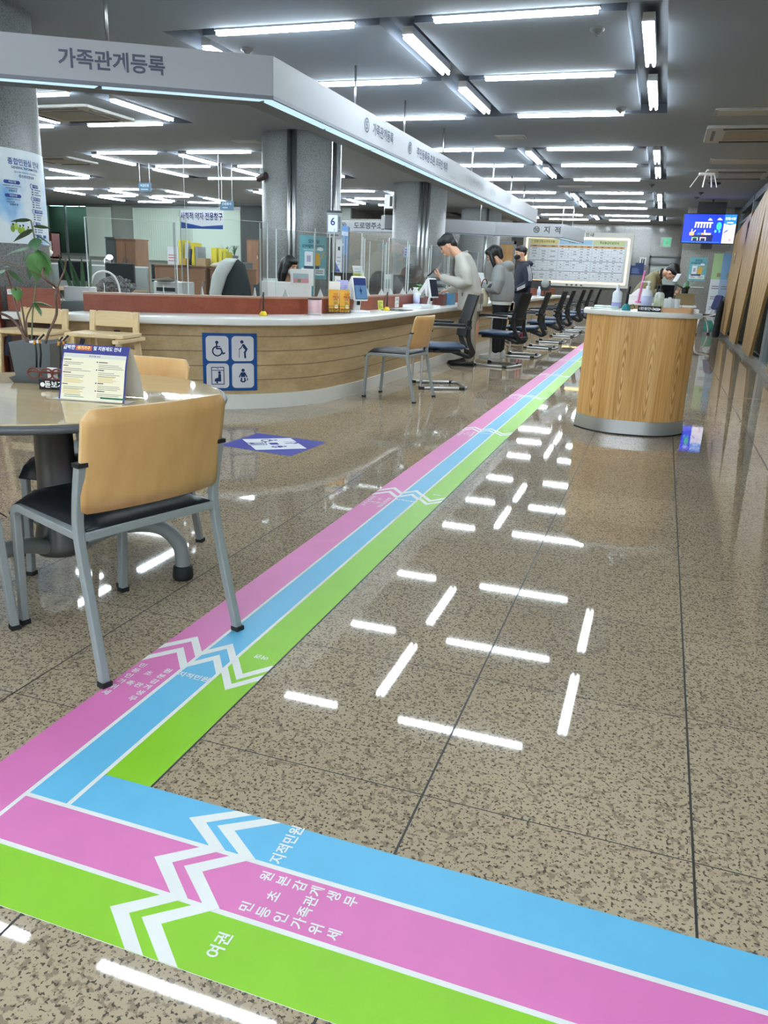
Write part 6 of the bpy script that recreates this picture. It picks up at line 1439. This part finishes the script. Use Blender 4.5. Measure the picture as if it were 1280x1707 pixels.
for k, (x, y, nm) in enumerate(((-.74, 6.9, 'in the nearest right ceiling panel'), (-3.75, 6.95, 'in the ceiling panel left of the fascia corner'), (-.72, 9.9, 'in the second right ceiling panel'), (.45, 18.6, 'right of the third light bay'), (.40, 19.6, 'farther right of the third light bay'), (-.5, 17.2, 'between the second and third light bays'))):
    t = thing('smoke_detector', 'small round ceiling detector '+nm, 'detector', (x, y, 0)); G(lathe([(.055, 3.0), (.055, 2.985), (.03, 2.97), (.015, 2.955)], 18), sm=True).build('detector_body', mat('detector_grey', '#4a4a4a', .5), t); G(cyl((0, 0), .012, 2.945, 2.957, 10)).build('sensor', M_BLACK, t)
t = thing('wireless_router', 'white ceiling router with four hanging antennas', 'router', (.42, 15.2, 0)); G(prism(rrect(0, 0, .26, .16, .03), 2.93, 2.965), cyl((0, 0), .03, 2.96, 3.002, 12)).build('router_body', M_WPLAS, t)
for a, (x, lean) in enumerate(((-.12, -.12), (-.02, -.02), (.07, .03), (.12, .06))): G(bar([(x, -.03, 2.94), (x+lean, -.05, 2.74)], .02, .012)).build('antenna', M_WPLAS, t)
tag(G(ell((.62, 16.9, 2.995), (.12, .12, .05), 20, 8)).build('ceiling_dome', mat('dome_blue', '#2e3350', .2)), 'dark dome camera on the ceiling behind the router', 'camera')

# ------------------------------------------------------------------ writing desk and chair at right, behind the reception desk
t = thing('writing_table', 'wood-sided writing table behind the reception desk', 'table', (.02, 14.75, 0)); G(box(-.62, .52, -.35, .35, .80, .83)).build('table_top', M_WHITE, t, bev=.006); G(box(-.58, .48, -.3, .3, 0, .80)).build('table_body', M_PANELWOOD, t)
tag(G(box(.20, .50, 14.55, 14.85, .83, 1.0), box(.19, .51, 14.54, 14.86, 1.0, 1.02)).build('wooden_box', mat('olive_wood', '#7d6a45', .6)), 'brown wooden box at the right of the writing table', 'box')
t = thing('office_machine', 'white desk machine at the left of the writing table', 'machine', (-.44, 14.7, .83)); G(box(-.16, .16, -.15, .15, 0, .13)).build('machine_body', M_WPLAS, t, bev=.01); G(prism([(-.10, .13), (.14, .13), (.14, .24), (.02, .24)], -.12, .12)).build('machine_head', M_WPLAS, t, bev=.006).matrix_local = Matrix(((1, 0, 0, 0), (0, 0, -1, 0), (0, 1, 0, 0), (0, 0, 0, 1)))
tag(G(tube([(-.40, 14.5, .83), (-.35, 14.55, 1.36)], .018, 10), cyl((-.40, 14.5), .05, .83, .86)).build('pink_stick', cm('#d474a8')), 'tall pink stick standing left of the bending man', 'stick')
monitor('black tilted screen in front of the bending man', .02, 14.62, .83, math.radians(-70), .30, .22, stand=.10)
b = Board(.07, .14, '#eef1f4', .004); tag(b.build('paper_sheet', frame((.17, 14.5, 1.27), (.95, -.2, 0), (.45, 0, 1))), 'bright white sheet held up before the bending man', 'paper')
t = thing('potted_plant', 'dark broad-leaved plant beside the bending man', 'plant', (.33, 14.65, 1.02)); m = MB()
for k in range(5): leaf(m, (0, 0, .05), math.radians(20+65*k), 1.0-.12*k, .30, .09, 0, 0, .3)
m.build('foliage', M_LEAF2, t, fix=False); G(lathe([(.05, 0), (.06, .09)], 14), sm=True).build('pot', M_BLACK, t)
t = thing('swivel_chair', 'white-framed chair with navy back right of the reception desk', 'chair', (1.00, 21.3, 0), math.radians(200))
G(prism(rrect(0, 0, .42, .42, .06), .44, .49)).build('seat', M_NAVYBLK, t, bev=.01)
m = MB(); m.add(prism(rrect(0, 0, .40, .34, .06), -.02, .02), Matrix.Translation((-.27, 0, .78))@Matrix.Rotation(-.25, 4, 'Y')@Matrix(((0, 0, 1, 0), (1, 0, 0, 0), (0, 1, 0, 0), (0, 0, 0, 1)))); m.build('backrest', mat('navy_back', '#1b2250', .6), t, bev=.008)
for s in (-1, 1):
    o = G(tube(smooth_path([(-.26, s*.20, .70), (-.22, s*.205, .52), (-.05, s*.21, .46), (.16, s*.21, .42), (.22, s*.215, .25), (.24, s*.22, .03)], 4), .018, 10), sm=True).build('leg', M_WPLAS, t); G(cyl((.24, s*.22), .03, 0, .04, 12)).build('caster', M_BLACK, o)
    o = G(tube(smooth_path([(-.10, s*.21, .43), (-.2, s*.21, .25), (-.26, s*.22, .03)], 4), .018, 10), sm=True).build('leg', M_WPLAS, t); G(cyl((-.26, s*.22), .03, 0, .04, 12)).build('caster', M_BLACK, o)

# ------------------------------------------------------------------ people (local +x = the way they face, +y = their left)
M_SKIN = mat('skin', '#c99a7e', .55); M_HAIR = mat('black_hair', '#0f0f12', .45, bump=(60, .3)); M_EYE = mat('eye_dark', '#1a1412', .3); M_LIP = mat('lip', '#a8685c', .5)
def head_parts(c, pitch, yaw=0, s=1.0):
    """skin volumes for a head centred on C, nose towards +x, nodding by PITCH"""
    R = Matrix.Translation(c)@Matrix.Rotation(yaw, 4, 'Z')@Matrix.Rotation(pitch, 4, 'Y')@Matrix.Scale(s, 4)
    m = MB()
    for g in (ell((-.012, 0, .025), (.092, .074, .092)), ell((.022, 0, -.035), (.068, .060, .078)), ell((.045, 0, -.082), (.042, .040, .032)), ell((.052, 0, -.005), (.045, .055, .05)),
              limb([(.088, 0, .012), (.108, 0, -.022)], [.009, .013]), ell((.094, 0, -.060), (.014, .024, .008)), ell((.091, 0, -.074), (.013, .022, .008)),
              ell((.004, .075, -.012), (.018, .010, .030)), ell((.004, -.075, -.012), (.018, .010, .030)), ell((.080, 0, .036), (.016, .05, .010))): m.add(g, R)
    return m, R
def face_bits(t, R, brows=True):
    for s in (-1, 1):
        m = MB(); m.add(ell((.086, s*.031, .010), (.008, .013, .006), 12, 8), R); m.build('eye', M_EYE, t)
        if brows: m = MB(); m.add(limb([(.094, s*.014, .033), (.086, s*.050, .034)], [.004, .003], 8), R); m.build('eyebrow', M_HAIR, t)
    m = MB(); m.add(ell((.103, 0, -.067), (.006, .020, .004), 12, 6), R); m.build('mouth', M_LIP, t)
def hand(m, wrist, direc, palm_n, curl=.6, s=1.0, thumb_side=1):
    """palm plus five separate curled fingers; DIREC points from wrist to knuckles, PALM_N out of the palm"""
    d = Vector(direc).normalized(); n = Vector(palm_n); n = (n-d*n.dot(d)).normalized(); w_ = d.cross(n)*thumb_side; W0 = Vector(wrist)
    m.add(loft([(W0, w_*.026*s, n*.018*s), (W0+d*.045*s, w_*.038*s, n*.016*s), (W0+d*.085*s, w_*.040*s, n*.013*s), (W0+d*.092*s, w_*.03*s, n*.008*s)], 14))
    for k, (off, L_) in enumerate(((.030, .068), (.010, .076), (-.010, .071), (-.030, .056))):
        p = W0+d*.088*s+w_*off*s; pts = [p-d*.02*s, p]; a = 0
        for q, fr in enumerate((.45, .31, .24)):
            a += curl*(.8+.25*q); pts.append(pts[-1]+(d*math.cos(a)+n*math.sin(a)+w_*off*.4)*L_*fr*s)
        m.add(limb(pts, [.0085*s]*2+[.0085*s, .0075*s, .0065*s], 8))
    p = W0+d*.025*s+w_*.030*s; pts = [p, p+(w_*.8+d*.55+n*.3).normalized()*.035*s, p+(w_*.8+d*.55+n*.3).normalized()*.035*s+(d*.8+n*.5+w_*.1).normalized()*.045*s]
    m.add(limb(pts, [.012*s, .010*s, .008*s], 8))
def shoe(t, p, rz, mt, L_=.28, sole='#17181a', high=.0):
    m = MB(); M = Matrix.Translation(p)@Matrix.Rotation(rz, 4, 'Z')
    m.add(loft([((-.075, 0, .045), (0, .032, 0), (0, 0, .035)), ((-.06, 0, .05), (0, .04, 0), (0, 0, .045+high)), ((.0, 0, .055), (0, .042, 0), (0, 0, .05+high*.6)), ((.07, 0, .04), (0, .046, 0), (0, 0, .034)), ((.14, 0, .034), (0, .046, 0), (0, 0, .024)), ((L_-.10, 0, .030), (0, .034, 0), (0, 0, .016)), ((L_-.075, 0, .028), (0, .014, 0), (0, 0, .008))], 18), M)
    o = remeshed(m, 'shoe', mt, .008, t, 4)
    m = MB(); m.add(prism([(-.08, -.034), (-.04, -.042), (.06, -.046), (.14, -.048), (L_-.10, -.038), (L_-.07, -.012), (L_-.07, .012), (L_-.10, .038), (.14, .048), (.06, .046), (-.04, .042), (-.08, .034)], 0, .018), M); m.build('sole', cm(sole), o)
def torso(rings):  # (centre, half width y, half depth x, lean) -> loft rings
    return loft([(c, (0, w_, 0), (math.cos(a)*d_, 0, -math.sin(a)*d_)) for c, w_, d_, a in rings], 26)

# --- man in grey jacket, reading his phone at the counter
def jacket_man():
    t = thing('person', 'man in light grey jacket and khaki trousers leaning over a phone at the counter', 'person', (-2.39, 10.52, 0), PI)
    HC = (.365, -.01, 1.535); hd, R = head_parts(HC, math.radians(38), math.radians(6), 1.08)
    body = MB(); body.v, body.f, body.mi, body.sm = list(hd.v), list(hd.f), list(hd.mi), list(hd.sm)
    body.add(limb([(.17, 0, 1.36), (.22, 0, 1.42), (.31, 0, 1.50)], [.062, .058, .056]))
    body.add(torso([((-.01, 0, .86), .15, .10, 0), ((.02, 0, 1.0), .15, .095, .1), ((.08, 0, 1.18), .17, .10, .3), ((.14, 0, 1.34), .17, .09, .4), ((.17, 0, 1.40), .08, .06, .4)]))
    LH, RH = (.405, .12, 1.135), (.37, -.16, .965)
    body.add(limb([(.13, .18, 1.35), (.02, .235, 1.12), (.20, .20, 1.07), LH], [.05, .042, .036, .026])); body.add(limb([(.15, -.18, 1.33), (.12, -.23, 1.09), RH], [.05, .042, .026]))
    hand(body, LH, (.85, -.30, .35), (-.2, -.6, .75), .75, 1.05, -1); hand(body, RH, (.9, .1, -.25), (0, 0, -1), .3, 1.05, -1)
    for s in (-1, 1): body.add(limb([(-.01, s*.09, .86), (-.03+.02*s, s*.10, .46), (-.06+.05*(s < 0), s*.10, .08)], [.075, .055, .04]))
    remeshed(body, 'body', M_SKIN, .0062, t, 3)
    face_bits(t, R)
    # hair: a cap with fringe, sides cut short over the ears
    m = MB(); m.add(ell((-.022, 0, .052), (.102, .086, .088)), R); m.add(ell((.045, 0, .085), (.062, .074, .045)), R); m.add(ell((-.06, 0, -.01), (.055, .070, .07)), R); m.add(ell((.078, 0, .068), (.026, .062, .026)), R)
    remeshed(m, 'hair', M_HAIR, .009, t, 4)
    J = mat('jacket_grey', '#aba89f', .85, bump=(55, .25))
    m = MB(); m.add(torso([((.02, 0, .72), .215, .165, -.05), ((.015, 0, .80), .21, .165, 0), ((.03, 0, .95), .20, .155, .12), ((.07, 0, 1.12), .205, .15, .28), ((.12, 0, 1.27), .215, .14, .38), ((.15, 0, 1.38), .17, .105, .45), ((.20, 0, 1.435), .085, .075, .5)]))
    m.add(limb([(.13, .175, 1.355), (.045, .255, 1.20), (.0, .265, 1.09), (.12, .235, 1.065), (.28, .185, 1.10), (.365, .145, 1.125)], [.085, .085, .082, .074, .062, .052]))
    m.add(limb([(.14, -.175, 1.345), (.12, -.245, 1.17), (.13, -.245, 1.06), (.24, -.20, 1.0), (.335, -.17, .97)], [.085, .082, .075, .064, .050]))
    o = remeshed(m, 'jacket', J, .012, t, 8)
    # collar, pocket flap, hem vent
    c_ = G(bar(smooth_path([(.15, .085, 1.415), (.10, .0, 1.455), (.15, -.085, 1.415), (.26, -.04, 1.41)], 4), .012, .05)).build('collar', J, t)
    G(cbox((.085, .186, .93), (.012, .008, .045))).build('pocket_button', M_BLACK, t)
    G(bar([(-.145, .10, .95), (-.15, .12, .76)], .006, .006)).build('back_vent', mat('vent_dark', '#4a4a4c', .8), t)
    # dark shirt front hanging between the jacket fronts
    K = mat('khaki', '#8a8272', .85, bump=(40, .2)); m = MB()
    m.add(loft([((-.03, 0, .96), (0, .17, 0), (.12, 0, 0)), ((-.03, 0, .86), (0, .18, 0), (.125, 0, 0)), ((-.03, 0, .80), (0, .17, 0), (.115, 0, 0))], 22))
    for s in (-1, 1): m.add(limb([(-.02, s*.09, .82), (-.02+.02*(s < 0), s*.10, .50), (-.05+.06*(s < 0), s*.10, .12)], [.105, .082, .072]))
    remeshed(m, 'trousers', K, .011, t, 6)
    S_ = mat('black_shoe', '#0d0e10', .35); shoe(t, (-.03, .10, 0), .12, S_, .31); shoe(t, (.07, -.10, 0), -.05, S_, .31)
    ph = G(box(-.006, .006, -.036, .036, -.07, .07)).build('smartphone', M_BLACK); ph.matrix_world = Matrix.Translation((-2.42, 10.52, 0))@Matrix.Rotation(PI, 4, 'Z')@Matrix.Translation((.515, .065, 1.185))@Matrix.Rotation(math.radians(-50), 4, 'Y')
    tag(ph, 'dark phone held in the hands of the man in grey jacket', 'phone')
jacket_man()

# --- woman in grey hoodie
def hoodie_woman():
    t = thing('person', 'person in grey hooded sweatshirt and black trousers reading a sheet at the counter', 'person', (-2.28, 11.93, 0), math.radians(172))
    HC = (.155, 0, 1.475); hd, R = head_parts(HC, math.radians(34), math.radians(4), 1.0)
    body = MB(); body.v, body.f, body.mi, body.sm = list(hd.v), list(hd.f), list(hd.mi), list(hd.sm)
    body.add(limb([(.02, 0, 1.27), (.05, 0, 1.35), (.11, 0, 1.43)], [.055, .05, .05]))
    body.add(torso([((-.02, 0, .80), .14, .10, 0), ((-.01, 0, 1.0), .14, .09, 0), ((.01, 0, 1.2), .15, .09, .1), ((.03, 0, 1.30), .12, .07, .2)]))
    LH, RH = (.275, .09, 1.06), (.27, -.10, 1.07)
    body.add(limb([(.0, .16, 1.25), (.0, .22, 1.02), LH], [.045, .04, .025])); body.add(limb([(.01, -.16, 1.25), (.02, -.22, 1.02), RH], [.045, .04, .025]))
    hand(body, LH, (.9, -.2, .35), (0, -.8, .5), .6, .95, -1); hand(body, RH, (.9, .2, .35), (0, .8, .5), .6, .95, 1)
    for s in (-1, 1): body.add(limb([(-.02, s*.085, .80), (-.02, s*.09, .44), (-.03, s*.09, .08)], [.075, .055, .04]))
    remeshed(body, 'body', M_SKIN, .0065, t, 3); face_bits(t, R)
    m = MB(); m.add(ell((-.025, 0, .04), (.108, .092, .098)), R); m.add(ell((.04, 0, .075), (.065, .078, .05)), R)
    for s in (-1, 1): m.add(limb([R@Vector((.01, s*.075, .04)), R@Vector((.03, s*.082, -.05)), R@Vector((.045, s*.075, -.13)), R@Vector((.075, s*.065, -.185))], [.034, .038, .032, .014], 12))
    m.add(limb([R@Vector((-.09, 0, .02)), R@Vector((-.075, 0, -.08))], [.065, .045]))
    remeshed(m, 'hair', M_HAIR, .010, t, 4)
    H_ = mat('hoodie_grey', '#939493', .9, bump=(60, .25)); m = MB()
    m.add(torso([((-.02, 0, .82), .205, .165, 0), ((-.02, 0, .90), .22, .18, 0), ((-.02, 0, 1.05), .215, .17, 0), ((.0, 0, 1.2), .205, .15, .08), ((.02, 0, 1.30), .16, .115, .15), ((.04, 0, 1.345), .09, .08, .2)]))
    for s, h_ in ((1, LH), (-1, RH)): m.add(limb([(.0, s*.165, 1.245), (-.035, s*.235, 1.10), (-.02, s*.25, 1.0), (.10, s*.20, 1.005), tuple(Vector(h_)-Vector((.03, 0, .02)))], [.085, .088, .085, .074, .050]))
    m.add(ell((-.085, 0, 1.325), (.085, .125, .075), 20, 10, Matrix.Rotation(math.radians(-25), 4, 'Y'))); m.add(limb([(-.03, .10, 1.34), (.06, .08, 1.30), (.09, 0, 1.27), (.06, -.08, 1.30), (-.03, -.10, 1.34)], [.035, .03, .024, .03, .035]))
    remeshed(m, 'hooded_sweatshirt', H_, .012, t, 7)
    m = MB(); m.add(torso([((-.02, 0, .775), .185, .145, 0), ((-.02, 0, .85), .19, .15, 0)])); m.build('shirt_hem', mat('white_hem', '#d9d9d6', .8), t)
    for k, (x, y, z) in enumerate(((-.02, .3325, 1.06), )): pass
    L3 = G(prism([(-.05, -.02), (-.01, .035), (.0, .03), (-.03, -.02)], -.001, .001), prism([(-.025, -.02), (.015, .045), (.025, .04), (-.0, -.02)], -.001, .001), prism([(.005, -.02), (.045, .05), (.055, .045), (.03, -.02)], -.001, .001))
    o = L3.build('sleeve_mark', cm('#202124'), t); o.matrix_local = Matrix.Translation((.06, .3, 1.03))@Matrix(((-1, 0, 0, 0), (0, 0, 1, 0), (0, 1, 0, 0), (0, 0, 0, 1)))
    m = MB(); m.add(loft([((-.02, 0, .88), (0, .16, 0), (.125, 0, 0)), ((-.02, 0, .74), (0, .175, 0), (.13, 0, 0))], 20))
    for s in (-1, 1): m.add(limb([(-.02, s*.085, .76), (-.015, s*.095, .45), (-.03, s*.095, .115)], [.10, .08, .062]))
    remeshed(m, 'trousers', mat('black_trousers', '#0e1013', .85), .012, t, 6)
    W_ = mat('white_sneaker', '#cfd0ce', .6); shoe(t, (-.01, .10, 0), .1, W_, .30, '#c9c9c6', .02); shoe(t, (-.04, -.10, 0), -.2, W_, .30, '#c9c9c6', .02)
hoodie_woman()

# --- masked person in navy tracksuit
def tracksuit():
    t = thing('person', 'masked person in navy tracksuit with white sleeve stripes standing beyond the hooded one', 'person', (-2.42, 14.62, 0), math.radians(205))
    HC = (.075, 0, 1.575); hd, R = head_parts(HC, math.radians(8), math.radians(10), 1.02)
    body = MB(); body.v, body.f, body.mi, body.sm = list(hd.v), list(hd.f), list(hd.mi), list(hd.sm)
    body.add(limb([(.0, 0, 1.36), (.02, 0, 1.45), (.05, 0, 1.53)], [.058, .054, .052]))
    body.add(torso([((-.02, 0, .84), .15, .10, 0), ((.0, 0, 1.1), .15, .1, 0), ((.0, 0, 1.34), .16, .09, 0)]))
    LH, RH = (.20, .19, .93), (.16, -.22, .92)
    body.add(limb([(.0, .17, 1.33), (-.02, .25, 1.08), LH], [.048, .042, .026])); body.add(limb([(.0, -.17, 1.33), (.0, -.25, 1.07), RH], [.048, .042, .026]))
    hand(body, LH, (.7, -.1, -.6), (0, -1, 0), .6, 1, -1); hand(body, RH, (.7, .1, -.6), (0, 1, 0), .6, 1, 1)
    for s in (-1, 1): body.add(limb([(-.01, s*.09, .84), (0, s*.10, .46), (-.02, s*.10, .08)], [.075, .055, .04]))
    remeshed(body, 'body', M_SKIN, .007, t, 3); face_bits(t, R)
    m = MB(); m.add(ell((-.025, 0, .055), (.102, .085, .082)), R); m.add(ell((.05, 0, .085), (.05, .066, .03)), R); m.add(ell((-.06, 0, .0), (.05, .068, .06)), R); remeshed(m, 'hair', M_HAIR, .010, t, 4)
    m = MB(); m.add(ell((.062, 0, -.048), (.060, .066, .052), 20, 12), R); m.build('face_mask', mat('black_mask', '#111318', .8), t)
    m = MB()
    for s in (-1, 1): m.add(tube([R@Vector((.06, s*.062, -.03)), R@Vector((.0, s*.082, .0))], .0025, 6))
    m.build('mask_strap', M_BLACK, t)
    N_ = mat('navy_tracktop', '#10182c', .75, bump=(40, .2)); m = MB()
    m.add(torso([((-.02, 0, .74), .20, .145, 0), ((-.01, 0, .9), .205, .15, 0), ((.0, 0, 1.1), .205, .145, 0), ((.0, 0, 1.28), .21, .13, .05), ((.0, 0, 1.38), .165, .10, .1), ((.02, 0, 1.45), .085, .08, .1)]))
    for s, h_ in ((1, LH), (-1, RH)): m.add(limb([(.0, s*.175, 1.335), (-.03, s*.25, 1.18), (-.03, s*.265, 1.06), (.09, s*.235, 1.0), tuple(Vector(h_)+Vector((-.02, 0, .01)))], [.085, .082, .078, .065, .048]))
    m.add(ell((-.09, 0, 1.41), (.075, .12, .06), 18, 10)); o = remeshed(m, 'track_top', N_, .013, t, 6)
    wt = cm('#d9dadc')
    for k in range(3):
        P = [(-.035+.022*k, .235, 1.375), (-.055+.022*k, .325, 1.24), (-.062+.022*k, .345, 1.12)]; G(bar(smooth_path(P, 3), .012, .006, up=(1, 0, 0))).build('sleeve_stripe', wt, t)
        P = [(.03, .318, 1.055-.02*k), (.10, .306, 1.02-.02*k), (.16, .268, .985-.018*k)]; G(bar(smooth_path(P, 3), .006, .011)).build('sleeve_stripe', wt, t)
    m = MB(); m.add(loft([((-.02, 0, .86), (0, .16, 0), (.12, 0, 0)), ((-.02, 0, .74), (0, .175, 0), (.125, 0, 0))], 20))
    for s in (-1, 1): m.add(limb([(-.02, s*.09, .78), (.0, s*.105, .46), (-.02, s*.105, .13)], [.10, .085, .078]))
    remeshed(m, 'track_trousers', mat('navy_trousers', '#141d3f', .75), .013, t, 6)
    for k in range(2): G(bar([(-.03+.05*k, .195, .78), (-.01+.05*k, .199, .46), (-.03+.05*k, .192, .12)], .012, .02, up=(1, 0, 0))).build('leg_stripe', cm('#c23a44'), t)
    S_ = mat('dark_red_shoe', '#2a1420', .6); shoe(t, (-.0, .11, 0), .1, S_, .31, '#b9a58c'); shoe(t, (-.03, -.11, 0), -.1, S_, .31, '#b9a58c')
tracksuit()

# --- man bending over the writing table
def bending_man():
    t = thing('person', 'man in olive jacket bending low over the writing table at right', 'person', (-.36, 15.3, 0), math.radians(-12))
    HC = (.45, 0, 1.36); hd, R = head_parts(HC, math.radians(62), math.radians(-8), 1.08)
    body = MB(); body.v, body.f, body.mi, body.sm = list(hd.v), list(hd.f), list(hd.mi), list(hd.sm)
    body.add(limb([(.22, 0, 1.27), (.29, 0, 1.33), (.38, 0, 1.36)], [.062, .058, .058]))
    body.add(torso([((-.05, 0, .86), .15, .10, .2), ((.02, 0, 1.05), .15, .10, .5), ((.13, 0, 1.20), .16, .10, .8), ((.22, 0, 1.28), .12, .08, .9)]))
    LH, RH = (.52, .14, 1.03), (.52, -.16, 1.0)
    body.add(limb([(.18, .17, 1.24), (.22, .26, 1.0), LH], [.048, .042, .026])); body.add(limb([(.18, -.17, 1.24), (.24, -.26, 1.0), RH], [.048, .042, .026]))
    hand(body, LH, (.8, -.4, .2), (0, -.6, .6), .6, 1, -1); hand(body, RH, (.8, .3, -.1), (0, .3, -.9), .6, 1, 1)
    for s in (-1, 1): body.add(limb([(-.05, s*.09, .86), (-.02, s*.10, .46), (-.05, s*.10, .08)], [.075, .055, .04]))
    remeshed(body, 'body', M_SKIN, .007, t, 3); face_bits(t, R)
    m = MB(); m.add(ell((-.022, 0, .052), (.104, .088, .088)), R); m.add(ell((.05, 0, .085), (.06, .072, .04)), R); m.add(ell((-.06, 0, -.01), (.055, .070, .07)), R); m.add(ell((-.07, 0, .10), (.03, .03, .03)), R); remeshed(m, 'hair', M_HAIR, .010, t, 4)
    O_ = mat('olive_jacket', '#7a7152', .85, bump=(50, .2)); m = MB()
    m.add(torso([((-.08, 0, .74), .20, .15, .1), ((-.05, 0, .90), .205, .155, .3), ((.02, 0, 1.05), .205, .15, .5), ((.12, 0, 1.19), .21, .135, .8), ((.20, 0, 1.27), .16, .11, .95), ((.26, 0, 1.315), .09, .08, 1.0)]))
    for s, h_ in ((1, LH), (-1, RH)): m.add(limb([(.17, s*.175, 1.235), (.20, s*.26, 1.08), (.22, s*.27, 1.0), (.36, s*.22, 1.0), tuple(Vector(h_)-Vector((.03, 0, 0)))], [.085, .082, .076, .065, .05]))
    remeshed(m, 'jacket', O_, .013, t, 6)
    G(tube([(.285+.02*math.cos(a*PI/8)*0, .075*math.cos(a*PI/8), 1.33+.075*math.sin(a*PI/8)) for a in range(16)], .022, 8, closed=True), sm=True).build('collar', mat('black_collar', '#121316', .8), t)
    m = MB()
    for s in (-1, 1): m.add(limb([(-.05, s*.09, .80), (-.02, s*.10, .48), (-.05, s*.10, .12)], [.105, .085, .075]))
    m.add(loft([((-.06, 0, .90), (0, .16, 0), (.12, 0, 0)), ((-.06, 0, .78), (0, .175, 0), (.125, 0, 0))], 20)); remeshed(m, 'trousers', mat('dark_trousers', '#23252a', .85), .013, t, 6)
    S_ = mat('brown_shoe', '#241c18', .5); shoe(t, (-.03, .10, 0), .1, S_, .30); shoe(t, (-.03, -.10, 0), -.1, S_, .30)
bending_man()

# --- woman seated at her desk behind the counter
def desk_woman():
    t = thing('person', 'woman with long black hair and white mask seated behind the white monitor', 'person', (-4.52, 9.35, 0), math.radians(-20))
    HC = (.06, 0, 1.185); hd, R = head_parts(HC, math.radians(14), 0, 1.0)
    body = MB(); body.v, body.f, body.mi, body.sm = list(hd.v), list(hd.f), list(hd.mi), list(hd.sm)
    body.add(limb([(-.0, 0, .96), (.01, 0, 1.05), (.04, 0, 1.13)], [.055, .05, .05])); body.add(torso([((-.04, 0, .46), .16, .12, 0), ((-.02, 0, .7), .14, .09, 0), ((.0, 0, .92), .16, .09, 0), ((.0, 0, .99), .11, .07, 0)]))
    LH, RH = (.36, .14, .76), (.36, -.14, .76)
    for s, h_ in ((1, LH), (-1, RH)): body.add(limb([(.0, s*.16, .94), (.02, s*.22, .72), h_], [.045, .04, .025])); hand(body, h_, (1, -s*.2, -.05), (0, 0, -1), .35, .95, -s)
    for s in (-1, 1): body.add(limb([(-.02, s*.09, .50), (.40, s*.10, .50), (.42, s*.10, .09)], [.08, .06, .045])); body.add(limb([(.42, s*.10, .07), (.54, s*.10, .035)], [.04, .03]))
    remeshed(body, 'body', M_SKIN, .0075, t, 3); face_bits(t, R)
    m = MB(); m.add(ell((-.025, 0, .035), (.110, .094, .10)), R); m.add(ell((.04, 0, .08), (.06, .075, .04)), R)
    for s in (-1, 1): m.add(limb([R@Vector((.0, s*.075, .03)), R@Vector((.01, s*.088, -.08)), R@Vector((.0, s*.085, -.19))], [.036, .04, .028], 12))
    m.add(limb([R@Vector((-.08, 0, .02)), R@Vector((-.085, 0, -.12)), R@Vector((-.08, 0, -.24))], [.08, .085, .06])); remeshed(m, 'hair', M_HAIR, .011, t, 4)
    m = MB(); m.add(ell((.062, 0, -.048), (.062, .064, .054), 20, 12), R); m.build('face_mask', mat('white_mask', '#d3d6d8', .7), t)
    m = MB(); m.add(torso([((-.04, 0, .46), .19, .15, 0), ((-.02, 0, .7), .175, .12, 0), ((.0, 0, .90), .19, .115, 0), ((.0, 0, .985), .12, .09, 0), ((.01, 0, 1.01), .07, .065, 0)]))
    for s, h_ in ((1, LH), (-1, RH)): m.add(limb([(.0, s*.165, .93), (.01, s*.225, .76), (.04, s*.22, .72), tuple(Vector(h_)-Vector((.03, 0, 0)))], [.07, .066, .06, .045]))
    remeshed(m, 'dark_sweater', mat('dark_sweater', '#1d2026', .9), .013, t, 6)
    m = MB()
    for s in (-1, 1): m.add(limb([(-.02, s*.09, .50), (.40, s*.10, .50), (.42, s*.10, .14)], [.10, .08, .07]))
    remeshed(m, 'trousers', mat('grey_trousers', '#3a3d42', .9), .014, t, 5)
    for s in (-1, 1): shoe(t, (.42, s*.10, 0), 0, M_BLACK, .25)
desk_woman()
task_chair('dark office chair the seated woman sits on', -4.60, 9.38, math.radians(-20), .98, '#20242a', .44)
